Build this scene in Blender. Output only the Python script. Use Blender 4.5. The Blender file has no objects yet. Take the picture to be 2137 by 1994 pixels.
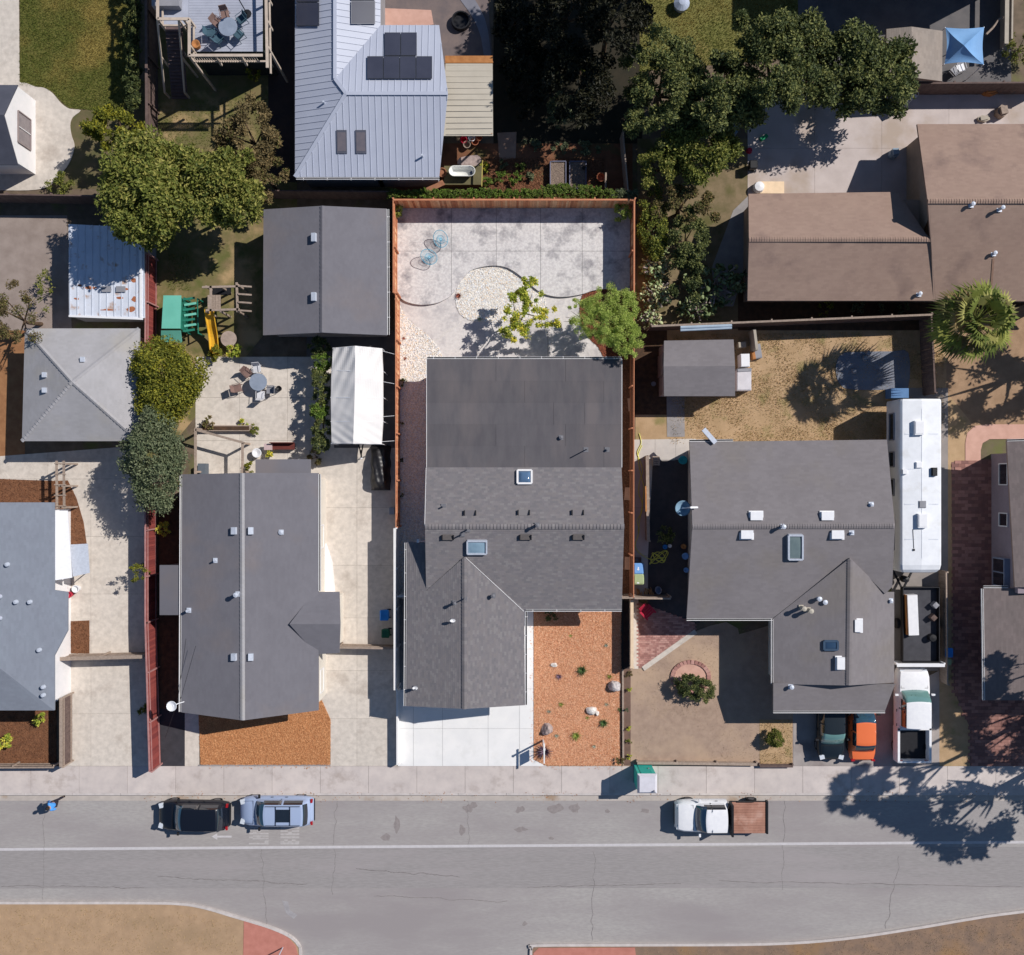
import bpy, math, random
import numpy as np
from mathutils import Vector, Matrix
R = random.Random(7)
rng = np.random.default_rng(5)
sc = bpy.context.scene
# ---------------------------------------------------------------- camera, sky, sun, exposure
H, F, CX, CY = 60.0, 1980.0, 1068.5, 997.0          # a drone 60 m up, looking straight down
cam = bpy.data.cameras.new('camera'); cam.sensor_width = 36.0; cam.lens = 36.0 * F / 2137.0
cam.clip_start = 1.0; cam.clip_end = 2000.0
co = bpy.data.objects.new('camera', cam); co.location = (0, 0, H); sc.collection.objects.link(co); sc.camera = co
SUN = Vector((1.71, 0.90, 1.80)).normalized()
w = bpy.data.worlds.new('World'); sc.world = w; w.use_nodes = True
nt = w.node_tree; bg = nt.nodes['Background']
sk = nt.nodes.new('ShaderNodeTexSky'); sk.sky_type = 'NISHITA'; sk.sun_disc = False
sk.sun_elevation = math.asin(SUN.z); sk.sun_rotation = math.atan2(SUN.x, SUN.y); sk.ozone_density = 4.0; sk.dust_density = 0.0
nt.links.new(sk.outputs[0], bg.inputs[0]); bg.inputs[1].default_value = 0.07
sl = bpy.data.lights.new('sun', 'SUN'); sl.energy = 4.6; sl.angle = math.radians(0.5); sl.color = (1.0, 0.955, 0.90)
so = bpy.data.objects.new('sun', sl); so.rotation_euler = SUN.to_track_quat('Z', 'Y').to_euler()
so.location = (30, 20, 70); sc.collection.objects.link(so)
sc.view_settings.view_transform = 'Standard'; sc.view_settings.look = 'None'
sc.view_settings.exposure = 0.0; sc.view_settings.gamma = 1.0; sc.view_settings.use_curve_mapping = False
# ---------------------------------------------------------------- helpers
def P(px, py, z=0.0):                                # survey point read off the photograph, at its real height
    return Vector(((px - CX) * (H - z) / F, (CY - py) * (H - z) / F, z))
def P2(px, py, z=0.0):
    p = P(px, py, z); return (p.x, p.y)
def PP(lst, z=0.0): return [P2(a, b, z) for a, b in lst]
ORG = {}
MATS = {}
def lin(c):
    return tuple(((v / 255) / 12.92 if v / 255 <= .04045 else ((v / 255 + .055) / 1.055) ** 2.4) for v in c)
def M(name, c1, c2=None, sc_=2.0, rough=.85, bump=0.0, bsc=30.0, metal=0.0, spec=.3, var=0.0, c3=None, sc3=.35,
      lo3=.52, hi3=.66, pal=None, transl=0.0, lo=.35, hi=.65, coat=0.0, alpha=1.0, trans=0.0, stretch=None, det=8, d3=5, r3=.55):
    if name in MATS: return MATS[name]
    m = bpy.data.materials.new(name); m.use_nodes = True; t = m.node_tree; N = t.nodes; L = t.links
    b = N['Principled BSDF']; out = N['Material Output']
    b.inputs['Roughness'].default_value = rough; b.inputs['Metallic'].default_value = metal
    b.inputs['Specular IOR Level'].default_value = spec; b.inputs['Coat Weight'].default_value = coat
    b.inputs['Coat Roughness'].default_value = .05
    if trans: b.inputs['Transmission Weight'].default_value = trans
    g = N.new('ShaderNodeNewGeometry'); pos = g.outputs['Position']
    if stretch:
        mp = N.new('ShaderNodeMapping'); mp.inputs['Scale'].default_value = stretch; L.new(pos, mp.inputs[0]); pos = mp.outputs[0]
    def noise(s, d=det, r=.6):
        n = N.new('ShaderNodeTexNoise'); n.inputs['Scale'].default_value = s; n.inputs['Detail'].default_value = d
        n.inputs['Roughness'].default_value = r; L.new(pos, n.inputs['Vector']); return n.outputs['Fac']
    def mr(v, a, b_, c=0., d=1.):
        n = N.new('ShaderNodeMapRange'); n.inputs[1].default_value = a; n.inputs[2].default_value = b_
        n.inputs[3].default_value = c; n.inputs[4].default_value = d; L.new(v, n.inputs[0]); return n.outputs[0]
    def mix(f, a, b_, bt='MIX'):
        n = N.new('ShaderNodeMix'); n.data_type = 'RGBA'; n.blend_type = bt
        for s, v in ((n.inputs[0], f), (n.inputs[6], a), (n.inputs[7], b_)):
            if isinstance(v, (tuple, list)): s.default_value = (*v[:3], 1)
            elif isinstance(v, float): s.default_value = v
            else: L.new(v, s)
        return n.outputs[2]
    rnd = None
    if var or pal:
        oi = N.new('ShaderNodeObjectInfo'); at = N.new('ShaderNodeAttribute'); at.attribute_name = 'rnd'
        ad = N.new('ShaderNodeMath'); ad.operation = 'ADD'; L.new(oi.outputs['Random'], ad.inputs[0]); L.new(at.outputs['Fac'], ad.inputs[1])
        fr = N.new('ShaderNodeMath'); fr.operation = 'FRACT'; L.new(ad.outputs[0], fr.inputs[0]); rnd = fr.outputs[0]
    if pal:
        cr = N.new('ShaderNodeValToRGB'); cr.color_ramp.interpolation = 'CONSTANT'; e = cr.color_ramp.elements
        e[0].position = 0; e[0].color = (*pal[0], 1); e[1].position = 1 / len(pal); e[1].color = (*pal[1], 1)
        for i in range(2, len(pal)):
            q = e.new(i / len(pal)); q.color = (*pal[i], 1)
        L.new(rnd, cr.inputs[0]); col = cr.outputs[0]
        if c2: col = mix(mr(noise(sc_), lo, hi), col, mix(1.0, col, c2, 'MULTIPLY'))
    else:
        col = mix(mr(noise(sc_), lo, hi), c1, c2 or tuple(v * .85 for v in c1))
    if c3: col = mix(mr(noise(sc3, d3, r3), lo3, hi3), col, c3)
    if var:
        hs = N.new('ShaderNodeHueSaturation'); L.new(mr(rnd, 0, 1, 1 - var, 1 + var), hs.inputs['Value']); L.new(col, hs.inputs['Color']); col = hs.outputs[0]
    L.new(col, b.inputs['Base Color'])
    if bump:
        bp = N.new('ShaderNodeBump'); bp.inputs['Strength'].default_value = min(1, bump); bp.inputs['Distance'].default_value = .03
        L.new(noise(bsc, 4), bp.inputs['Height']); L.new(bp.outputs[0], b.inputs['Normal'])
    if transl:
        tr = N.new('ShaderNodeBsdfTranslucent'); L.new(col, tr.inputs[0]); mx = N.new('ShaderNodeMixShader')
        mx.inputs[0].default_value = transl; L.new(b.outputs[0], mx.inputs[1]); L.new(tr.outputs[0], mx.inputs[2]); L.new(mx.outputs[0], out.inputs[0])
    MATS[name] = m; return m
def props(o, label=None, cat=None, group=None, kind=None):
    for k, v in (('label', label), ('category', cat), ('group', group), ('kind', kind)):
        if v: o[k] = v
    return o
def T(name, label, cat, p, group=None):
    o = bpy.data.objects.new(name, None); o.empty_display_size = .2; o.location = p; sc.collection.objects.link(o)
    ORG[o.name] = Vector(p); return props(o, label, cat, group)
def link(name, me, mat, parent=None, org=None):
    o = bpy.data.objects.new(name, me); sc.collection.objects.link(o)
    for m_ in (mat if isinstance(mat, (list, tuple)) else [mat]): me.materials.append(m_)
    if parent is not None:
        o.parent = parent; ORG[o.name] = ORG[parent.name].copy()
    else:
        o.location = org or (0, 0, 0); ORG[o.name] = Vector(org or (0, 0, 0))
    return o
class MB:
    def __init__(s): s.v = []; s.f = []; s.m = []; s.mi = 0; s.sm = False
    def add(s, vs, fs):
        n = len(s.v); s.v += [tuple(v) for v in vs]
        for f in fs: s.f.append([i + n for i in f]); s.m.append(s.mi)
        return s
    def box(s, x0, y0, z0, x1, y1, z1, mtx=None):
        vs = [Vector(v) for v in ((x0, y0, z0), (x1, y0, z0), (x1, y1, z0), (x0, y1, z0), (x0, y0, z1), (x1, y0, z1), (x1, y1, z1), (x0, y1, z1))]
        if mtx is not None: vs = [mtx @ v for v in vs]
        return s.add(vs, ((0, 3, 2, 1), (4, 5, 6, 7), (0, 1, 5, 4), (1, 2, 6, 5), (2, 3, 7, 6), (3, 0, 4, 7)))
    def cbox(s, c, size, rz=0, rx=0, ry=0):
        m = Matrix.Translation(c) @ Matrix.Rotation(rz, 4, 'Z') @ Matrix.Rotation(ry, 4, 'Y') @ Matrix.Rotation(rx, 4, 'X')
        a, b, c_ = size[0] / 2, size[1] / 2, size[2] / 2
        return s.box(-a, -b, -c_, a, b, c_, m)
    def prism(s, poly, z0, z1):                      # poly: [(x,y)]
        n = len(poly); ar = sum(poly[i][0] * poly[(i + 1) % n][1] - poly[(i + 1) % n][0] * poly[i][1] for i in range(n))
        if ar < 0: poly = poly[::-1]
        vs = [(x, y, z0) for x, y in poly] + [(x, y, z1) for x, y in poly]
        fs = [list(range(n))[::-1], list(range(n, 2 * n))] + [[i, (i + 1) % n, n + (i + 1) % n, n + i] for i in range(n)]
        return s.add(vs, fs)
    def slab(s, pts, th):                            # 3-D polygon, thickened straight down
        n = len(pts); ar = sum(pts[i][0] * pts[(i + 1) % n][1] - pts[(i + 1) % n][0] * pts[i][1] for i in range(n))
        if ar < 0: pts = pts[::-1]
        vs = [tuple(p) for p in pts] + [(p[0], p[1], p[2] - th) for p in pts]
        return s.add(vs, [list(range(n)), list(range(n, 2 * n))[::-1]] + [[(i + 1) % n, i, n + i, n + (i + 1) % n] for i in range(n)])
    def beam(s, a, b, w_, h_, up=Vector((0, 0, 1))):
        a, b = Vector(a), Vector(b); d = (b - a); ln = d.length
        if ln < 1e-6: return s
        d.normalize(); u = up if abs(d.dot(up)) < .99 else Vector((1, 0, 0))
        x = d.cross(u).normalized(); y = x.cross(d).normalized()
        vs = []
        for q in (a, b):
            for sx, sy in ((-1, -1), (1, -1), (1, 1), (-1, 1)): vs.append(q + x * sx * w_ / 2 + y * sy * h_ / 2)
        return s.add(vs, ((0, 1, 2, 3), (7, 6, 5, 4), (0, 4, 5, 1), (1, 5, 6, 2), (2, 6, 7, 3), (3, 7, 4, 0)))
    def tube(s, pts, r, n=6, cap=True):
        pts = [Vector(p) for p in pts]; rs = r if isinstance(r, (list, tuple)) else [r] * len(pts)
        base = len(s.v); rings = []
        for i, p in enumerate(pts):
            d = (pts[min(i + 1, len(pts) - 1)] - pts[max(i - 1, 0)]).normalized()
            u = Vector((0, 0, 1)) if abs(d.z) < .95 else Vector((1, 0, 0))
            x = d.cross(u).normalized(); y = d.cross(x).normalized()
            rings.append([p + (x * math.cos(6.2832 * k / n) + y * math.sin(6.2832 * k / n)) * rs[i] for k in range(n)])
        vs = [v for rg in rings for v in rg]; fs = []
        for i in range(len(pts) - 1):
            for k in range(n): fs.append([i * n + k, i * n + (k + 1) % n, (i + 1) * n + (k + 1) % n, (i + 1) * n + k])
        if cap: fs += [list(range(n))[::-1], list(range((len(pts) - 1) * n, len(pts) * n))]
        return s.add(vs, fs)
    def cyl(s, c, r, h, n=16, r2=None):
        c = Vector(c); return s.lathe(c, [(0, 0), (r, 0), (r if r2 is None else r2, h), (0, h)], n)
    def lathe(s, c, prof, n=16, ry=None):            # prof [(r,z)] ; ry scales y
        vs = []; fs = []
        for r, z in prof:
            for k in range(n):
                a = 6.28318 * k / n; vs.append((c[0] + r * math.cos(a), c[1] + r * math.sin(a) * (ry or 1), c[2] + z))
        for i in range(len(prof) - 1):
            for k in range(n): fs.append([i * n + k, i * n + (k + 1) % n, (i + 1) * n + (k + 1) % n, (i + 1) * n + k])
        return s.add(vs, fs)
    def build(s, name, mat, parent=None, org=None, smooth=False):
        o_ = ORG[parent.name] if parent is not None else Vector(org or (0, 0, 0))
        me = bpy.data.meshes.new(name)
        me.from_pydata([(x - o_.x, y - o_.y, z - o_.z) for x, y, z in s.v], [], s.f)
        o = link(name, me, mat, parent, org)
        if isinstance(mat, (list, tuple)) and len(mat) > 1: me.polygons.foreach_set('material_index', s.m)
        if smooth: me.polygons.foreach_set('use_smooth', [True] * len(s.f))
        me.update(); return o
def npmesh(name, V, Fc, mat, rnd=None, parent=None, org=None, smooth=False):
    V = np.asarray(V, dtype=np.float32); o_ = ORG[parent.name] if parent is not None else Vector(org or (0, 0, 0))
    V = V - np.array(o_, dtype=np.float32); me = bpy.data.meshes.new(name)
    Fc = np.asarray(Fc, dtype=np.int32); nf, k = Fc.shape
    me.vertices.add(len(V)); me.vertices.foreach_set('co', V.ravel()); me.loops.add(nf * k); me.polygons.add(nf)
    me.loops.foreach_set('vertex_index', Fc.ravel()); me.polygons.foreach_set('loop_start', np.arange(0, nf * k, k, dtype=np.int32))
    if rnd is not None:
        a = me.attributes.new('rnd', 'FLOAT', 'FACE'); a.data.foreach_set('value', np.asarray(rnd, dtype=np.float32))
    me.polygons.foreach_set('use_smooth', np.full(nf, bool(smooth)))
    me.update(calc_edges=True); me.validate(); return link(name, me, mat, parent, org)
def rotm(ax, ay, az):
    cx, sx, cy, sy, cz, sz = np.cos(ax), np.sin(ax), np.cos(ay), np.sin(ay), np.cos(az), np.sin(az)
    m = np.empty((len(ax), 3, 3))
    m[:, 0, 0] = cz * cy; m[:, 0, 1] = cz * sy * sx - sz * cx; m[:, 0, 2] = cz * sy * cx + sz * sx
    m[:, 1, 0] = sz * cy; m[:, 1, 1] = sz * sy * sx + cz * cx; m[:, 1, 2] = sz * sy * cx - cz * sx
    m[:, 2, 0] = -sy; m[:, 2, 1] = cy * sx; m[:, 2, 2] = cy * cx
    return m
def scatter(name, tv, tf, pos, scl, rot, mat, rnd=None, parent=None, org=None, kind='stuff'):
    tv = np.array(tv, float); tf = np.array(tf); n = len(pos); k = len(tv)
    if n == 0: return None
    scl = np.asarray(scl, float); scl = scl[:, None] * np.ones(3) if scl.ndim == 1 else scl
    V = tv[None] * scl[:, None, :]; V = np.einsum('nij,nkj->nki', rotm(*rot), V) + np.asarray(pos)[:, None, :]
    Fc = (tf[None] + (np.arange(n) * k)[:, None, None]).reshape(-1, tf.shape[1])
    rn = rng.random(n) if rnd is None else rnd
    o = npmesh(name, V.reshape(-1, 3), Fc, mat, np.repeat(rn, len(tf)), parent, org)
    if kind: o['kind'] = kind
    return o
def inpoly(x, y, poly):
    c = np.zeros(len(x), bool); n = len(poly); j = n - 1
    for i in range(n):
        xi, yi = poly[i]; xj, yj = poly[j]
        c ^= ((yi > y) != (yj > y)) & (x < (xj - xi) * (y - yi) / ((yj - yi) or 1e-9) + xi); j = i
    return c
def fill(poly, dens):
    xs = [p[0] for p in poly]; ys = [p[1] for p in poly]
    n = int((max(xs) - min(xs)) * (max(ys) - min(ys)) * dens)
    x = rng.uniform(min(xs), max(xs), n); y = rng.uniform(min(ys), max(ys), n); k = inpoly(x, y, poly); return x[k], y[k]
def clip(sub, cv):                                   # Sutherland-Hodgman; cv convex CCW
    out = list(sub); n = len(cv)
    for i in range(n):
        ax, ay = cv[i]; bx, by = cv[(i + 1) % n]; inp = out; out = []
        if not inp: return []
        def sd(p): return (bx - ax) * (p[1] - ay) - (by - ay) * (p[0] - ax)
        for j in range(len(inp)):
            p, q = inp[j - 1], inp[j]; sp, sq = sd(p), sd(q)
            if (sp >= 0) != (sq >= 0):
                t_ = sp / (sp - sq); out.append((p[0] + (q[0] - p[0]) * t_, p[1] + (q[1] - p[1]) * t_))
            if sq >= 0: out.append(q)
    return out
def ccw(p):
    n = len(p); a = sum(p[i][0] * p[(i + 1) % n][1] - p[(i + 1) % n][0] * p[i][1] for i in range(n))
    return p if a > 0 else p[::-1]
def smooth(pts, n=6, closed=False):
    out = []; k = len(pts)
    for i in range(k if closed else k - 1):
        p0, p1, p2, p3 = [pts[(i + d) % k] if closed else pts[min(max(i + d, 0), k - 1)] for d in (-1, 0, 1, 2)]
        for j in range(n):
            t_ = j / n; out.append(tuple(.5 * (2 * p1[a] + (p2[a] - p0[a]) * t_ + (2 * p0[a] - 5 * p1[a] + 4 * p2[a] - p3[a]) * t_ ** 2 + (3 * p1[a] - p0[a] - 3 * p2[a] + p3[a]) * t_ ** 3) for a in range(len(p1))))
    if not closed: out.append(tuple(pts[-1]))
    return out
def area(name, pts, mat, z, th=.03, kind='structure', zp=0.0, parent=None):
    b = MB(); b.prism(PP(pts, zp), z - th, z); o = b.build(name, mat, parent)
    if parent is None: o['kind'] = kind
    return o
def slabs(root, poly, xs, ys, z, mat, th=.12, gap=.012, name='slab'):
    k = 0
    for i in range(len(xs) - 1):
        for j in range(len(ys) - 1):
            c = [(xs[i] + gap / 2, ys[j] + gap / 2), (xs[i + 1] - gap / 2, ys[j] + gap / 2), (xs[i + 1] - gap / 2, ys[j + 1] - gap / 2), (xs[i] + gap / 2, ys[j + 1] - gap / 2)]
            q = clip(poly, ccw(c))
            if len(q) < 3: continue
            a = abs(sum(q[m][0] * q[(m + 1) % len(q)][1] - q[(m + 1) % len(q)][0] * q[m][1] for m in range(len(q)))) / 2
            if a < .03: continue
            b = MB(); dz = R.uniform(-.002, .002); b.prism(q, z - th, z + dz); b.build(name, mat, root); k += 1
def struct(name, loc=(0, 0, 0)):
    o = bpy.data.objects.new(name, None); o.location = loc; sc.collection.objects.link(o); ORG[o.name] = Vector(loc); o['kind'] = 'structure'; return o
def copy_tree(o, parent=None):
    c = o.copy(); sc.collection.objects.link(c)
    if parent is not None: c.parent = parent; 
    ORG[c.name] = ORG[o.name]
    for ch in o.children: copy_tree(ch, c)
    return c
class Plane:
    def __init__(s, a, b, c):
        a, b, c = [P(*q) for q in (a, b, c)]; s.n = (b - a).cross(c - a).normalized()
        if s.n.z < 0: s.n = -s.n
        s.o = a; s.u = s.n.cross(Vector((0, 0, 1)))
        s.u = s.u.normalized() if s.u.length > 1e-4 else Vector((1, 0, 0)); s.v = s.n.cross(s.u).normalized()
        if s.v.z < 0: s.v = -s.v
    def pt(s, px, py, off=0.0):
        d = Vector(((px - CX) / F, (CY - py) / F, -1)); C = Vector((0, 0, H)); t_ = (s.n.dot(s.o) - s.n.dot(C)) / s.n.dot(d)
        return C + d * t_ + s.n * off
    def z(s, x, y): return s.o.z - (s.n.x * (x - s.o.x) + s.n.y * (y - s.o.y)) / s.n.z
def tabs_on(acc, pl, pieces, ex, wd, lift):
    jk = .12 if lift > .004 else 0.0
    """overlapping shingle tabs laid course by course on a roof plane"""
    u, v, o = pl.u, pl.v, pl.o; V, Fq, rn = acc
    allp = []
    for pc in pieces:
        q = [pl.pt(*a) for a in pc]; allp.append(ccw([((p - o).dot(u), (p - o).dot(v)) for p in q]))
    vmin = min(p[1] for q in allp for p in q)
    n3 = u.cross(v); sg = 1 if n3.z > 0 else -1; n3 = n3 * sg
    for q in allp:
        u0, u1 = min(p[0] for p in q), max(p[0] for p in q); v0, v1 = min(p[1] for p in q), max(p[1] for p in q)
        r0 = int(math.floor((v0 - vmin) / ex)); r1 = int(math.ceil((v1 - vmin) / ex))
        for r in range(r0, r1):
            va, vb = vmin + r * ex, vmin + (r + 1) * ex; rr = random.Random(r * 91 + 3); off = (r % 2) * wd * .5 + rr.uniform(-.06, .06) * wd; jl = 0.0
            k = int(math.floor((u0 - off) / wd)) - 1; ua = off + k * wd
            while ua < u1:
                jn = (rr.random() - .5) * wd * jk; ub = ua + wd
                ua2, ub2 = ua + jl, ub + jn; jl = jn
                if ub2 > u0:
                    c = clip([(ua2 + .0005, va), (ub2 - .0005, va), (ub2 - .0005, vb), (ua2 + .0005, vb)], q)
                    if len(c) >= 3:
                        l2 = lift; n0 = len(V)
                        for (a, b) in c:
                            h = l2 * (1 - (b - va) / ex) + .003; pnt = o + u * a + v * b; V.append(pnt + n3 * h); V.append(pnt)
                        m = len(c); rv = R.random()
                        top = [n0 + 2 * i for i in range(m)]; top = top if sg > 0 else top[::-1]
                        for i in range(1, m - 1): Fq.append((top[0], top[i], top[i + 1])); rn.append(rv)
                        for i in range(m):
                            a_, b_ = n0 + 2 * i, n0 + 2 * ((i + 1) % m); Fq.append((a_, b_, b_ + 1)); Fq.append((a_, b_ + 1, a_ + 1)); rn.append(rv); rn.append(rv)
                ua += wd
def roof(root, planes, deck, tab, ex=.14, wd=.28, lift=.012, th=.14, name='roof'):
    b = MB(); acc = ([], [], [])
    for pl, pieces in planes:
        for pc in pieces: b.slab([pl.pt(*a) for a in pc], th)
        if tab: tabs_on(acc, pl, pieces, ex, wd, lift)
    ro = b.build(name, deck, root)
    if tab:
        s = npmesh('shingles', np.array([tuple(p) for p in acc[0]]), acc[1], tab, acc[2], ro); s['kind'] = 'stuff'
    return ro
def ridgecaps(root, a, b, mat, step=.15, w_=.3):
    a, b = Vector(a), Vector(b); n = int((b - a).length / step); d = (b - a) / n; s = Vector((-d.y, d.x, 0)).normalized() * w_ / 2; V = []; Fq = []; rn = []
    for i in range(n):
        p = a + d * i; q = p + d * 1.05; k = len(V); r = R.random()
        for c, l in ((p, .042), (q, .004)):
            V += [c - s + Vector((0, 0, l - .05)), c + Vector((0, 0, l)), c + s + Vector((0, 0, l - .05))]
        Fq += [(k, k + 1, k + 4), (k, k + 4, k + 3), (k + 1, k + 2, k + 5), (k + 1, k + 5, k + 4)]; rn += [r] * 4
    o = npmesh('ridge_caps', np.array([tuple(p) for p in V]), Fq, mat, rn, root); o['kind'] = 'stuff'
def walls(root, rects, zt, mat, name='wall', z0=0.0, ins=.45):
    """rects: eave rectangles in photo px at height zt; walls stand inside the overhang"""
    b = MB()
    for x0, y0, x1, y1 in rects:
        a, c = P(x0, y0, zt), P(x1, y1, zt); b.box(min(a.x, c.x) + ins, min(a.y, c.y) + ins, z0, max(a.x, c.x) - ins, max(a.y, c.y) - ins, zt - .12)
    return b.build(name, mat, root)
def pipe(root, p, h, r=.05, mat=None, cap=False, name='vent_pipe', flash=True):
    b = MB(); b.cyl((p[0], p[1], p[2] - .1), r, h + .1, 10)
    if cap: b.lathe((p[0], p[1], p[2] + h - .06), [(r * 1.35, 0), (r * 1.35, .05), (0, .09)], 10)
    if flash: b.cbox((p[0], p[1], p[2] + .02), (.3, .3, .03))
    return b.build(name, mat, root)
def window(root, c, w_, h_, ax, frame, glass, n=(0, 0)):
    """upright window; ax = unit (x,y) along the wall, n = outward normal"""
    ax = Vector((ax[0], ax[1], 0)); nn = Vector((n[0], n[1], 0)); c = Vector(c)
    b = MB()
    for s in (-1, 1):
        b.beam(c + ax * s * w_ / 2 - Vector((0, 0, h_ / 2)) + nn * .03, c + ax * s * w_ / 2 + Vector((0, 0, h_ / 2)) + nn * .03, .07, .07)
        b.beam(c - ax * w_ / 2 + Vector((0, 0, s * h_ / 2)) + nn * .03, c + ax * w_ / 2 + Vector((0, 0, s * h_ / 2)) + nn * .03, .072, .072)
    f = b.build('window', frame, root)
    g = MB(); g.beam(c - ax * w_ / 2 + nn * .01, c + ax * w_ / 2 + nn * .01, .02, h_); g.build('pane', glass, f)
# ---------------------------------------------------------------- materials
def c(r, g, b, k=.97): return tuple(v * k for v in lin((r, g, b)))
mCONC = M('concrete_sidewalk', c(205, 194, 188), c(190, 180, 176), 1.2, bump=.1, c3=c(170, 156, 147), sc3=.6, lo3=.54, hi3=.74, d3=12, r3=.7, var=.045, det=12)
mCONCW = M('concrete_new_white', c(236, 234, 232), c(228, 227, 226), .9, bump=.05, var=.015, c3=c(220, 219, 216), sc3=.6, lo3=.54, hi3=.74, d3=12, r3=.7)
mCONCT = M('concrete_tan', c(214, 204, 193), c(194, 185, 175), 3, bump=.1, var=.05, c3=c(170, 158, 147), sc3=.5, lo3=.54, hi3=.74, d3=12, r3=.68, det=12)
mCONCG = M('concrete_grey', c(160, 154, 152), c(140, 136, 136), 1.5, bump=.1, var=.03)
mPATIO = M('concrete_stamped_patio', c(220, 216, 213), c(200, 195, 194), 7, bump=.25, bsc=14, d3=12, r3=.68, c3=c(132, 129, 134), sc3=.8, lo3=.5, hi3=.68, var=.02, det=14, lo=.4, hi=.6)
mPATIO2 = M('concrete_lower_patio', c(220, 214, 210), c(203, 197, 194), 6, bump=.15, d3=12, r3=.68, c3=c(170, 165, 167), sc3=.6, lo3=.5, hi3=.7, var=.03, det=12)
mASPH = M('asphalt', c(170, 165, 162), c(157, 152, 150), 9, bump=.3, bsc=60, c3=c(150, 143, 143), sc3=.16, lo3=.42, hi3=.62, stretch=(.35, 1.3, 1), det=15, d3=9, r3=.65)
mASPHD = M('asphalt_wheel_path', c(156, 151, 150), c(144, 139, 138), 9, bump=.3, bsc=60, c3=c(160, 153, 153), sc3=.3, lo3=.5, hi3=.7, stretch=(.25, 1.6, 1), det=15, d3=9, r3=.65)
mASPHBLK = M('asphalt_black', c(62, 60, 66), c(52, 51, 56), 2, bump=.2)
mGUT = M('gutter_concrete', c(190, 180, 172), c(174, 165, 158), 1.5, bump=.1, c3=c(160, 138, 118), sc3=.6, lo3=.58, hi3=.7)
mKERB = M('kerb_concrete', c(205, 196, 192), c(186, 178, 174), 2, bump=.1)
mPAINT = M('road_paint', c(200, 196, 198), c(190, 186, 188), 5, bump=.1)
mSTAIN = M('oil_stain', c(150, 142, 140), c(132, 124, 123), 6, det=12, lo=.3, hi=.7)
mSOIL = M('soil', c(120, 104, 88), c(96, 84, 70), 1.5, bump=.4, c3=c(104, 106, 62), sc3=.4)
mSOILD = M('soil_dark', c(92, 68, 50), c(66, 50, 38), 3, bump=.5, bsc=20)
mSOILG = M('soil_grey', c(156, 142, 134), c(140, 126, 118), 1.2, bump=.3)
mDRY = M('dry_ground', c(186, 156, 122), c(168, 140, 106), 1.2, bump=.4, c3=c(140, 128, 84), sc3=.9, lo3=.55, hi3=.72)
mDRYD = M('dry_ground_brown', c(172, 148, 130), c(156, 133, 117), 2.0, bump=.3, det=12, c3=c(184, 158, 134), sc3=.3, lo3=.46, hi3=.66)
mISL = M('island_ground', c(180, 150, 120), c(166, 138, 110), 1.5, bump=.3, c3=c(160, 134, 106), sc3=.3, det=12)
mISLB = M('island_ground_brown', c(144, 118, 98), c(124, 104, 90), 1.5, bump=.4, c3=c(148, 116, 84), sc3=.3, det=12)
mRED = M('red_paving', c(192, 128, 114), c(178, 116, 102), 2, bump=.1)
mLAWN = M('lawn_base', c(92, 96, 42), c(108, 104, 52), .8, bump=.4, c3=c(140, 124, 66), sc3=.25)
mGRASS = M('grass_blades', None, (.8, .9, .7), 1.2, pal=[c(96, 104, 42), c(110, 114, 52), c(84, 92, 36), c(128, 122, 62)], transl=.2, c3=c(142, 126, 66), sc3=.25, lo3=.48, hi3=.62)
mDGRASS = M('dry_grass_blades', None, (.85, .85, .8), 1.2, pal=[c(196, 166, 124), c(180, 150, 108), c(206, 176, 134), c(150, 136, 88)], transl=.1)
mPEB = M('river_pebble', None, (.9, .9, .88), 9, pal=[c(250, 246, 240), c(240, 234, 226), c(224, 217, 209), c(247, 236, 220), c(216, 220, 230), c(236, 212, 186), c(253, 251, 248), c(206, 202, 200), c(244, 240, 236), c(230, 226, 220)], rough=.6)
mPEBBED = M('pebble_bed', c(226, 220, 212), c(210, 204, 198), 8)
mCHIP = M('bark_chip', None, (.8, .75, .7), 12, pal=[c(242, 182, 142), c(228, 162, 120), c(247, 197, 158), c(210, 147, 108), c(243, 187, 146), c(194, 131, 96), c(250, 210, 176)], rough=.8)
mCHIPBED = M('mulch_bed', c(228, 168, 134), c(208, 148, 116), 6, bump=.5)
mCHIPO = M('bark_chip_orange', None, (.85, .8, .75), 12, pal=[c(214, 156, 108), c(200, 140, 94), c(224, 168, 120), c(184, 126, 84)], rough=.85)
mCHIPOB = M('mulch_bed_orange', c(198, 140, 94), c(180, 124, 82), 3, bump=.5)
mCHIPB = M('bark_chip_brown', None, (.85, .8, .75), 12, pal=[c(136, 92, 66), c(118, 78, 54), c(150, 106, 78), c(100, 68, 48)], rough=.85)
mCHIPBB = M('mulch_bed_brown', c(128, 88, 62), c(104, 70, 50), 3, bump=.5)
mTAB = M('shingle_tab', None, (.86, .86, .86), 40, pal=[c(128, 124, 126), c(124, 120, 123), c(132, 127, 129), c(128, 123, 125), c(121, 118, 121), c(130, 125, 126), c(126, 122, 125), c(136, 132, 133)], rough=.95, spec=.1)
mTABD = M('shingle_deck', c(92, 88, 92), c(84, 80, 84), 3, rough=.95)
mTABN = M('shingle_tab_grey', c(120, 118, 124), c(115, 113, 119), .8, var=.03, rough=.95, spec=.1, c3=c(124, 118, 120), sc3=.25)
mTABB = M('shingle_tab_blue', c(132, 138, 149), c(128, 133, 144), .8, var=.045, rough=.95, spec=.1)
mTABBR = M('shingle_tab_brown', c(158, 135, 122), c(152, 129, 117), .8, var=.05, rough=.95, spec=.1, c3=c(132, 112, 104), sc3=.35)
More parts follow.
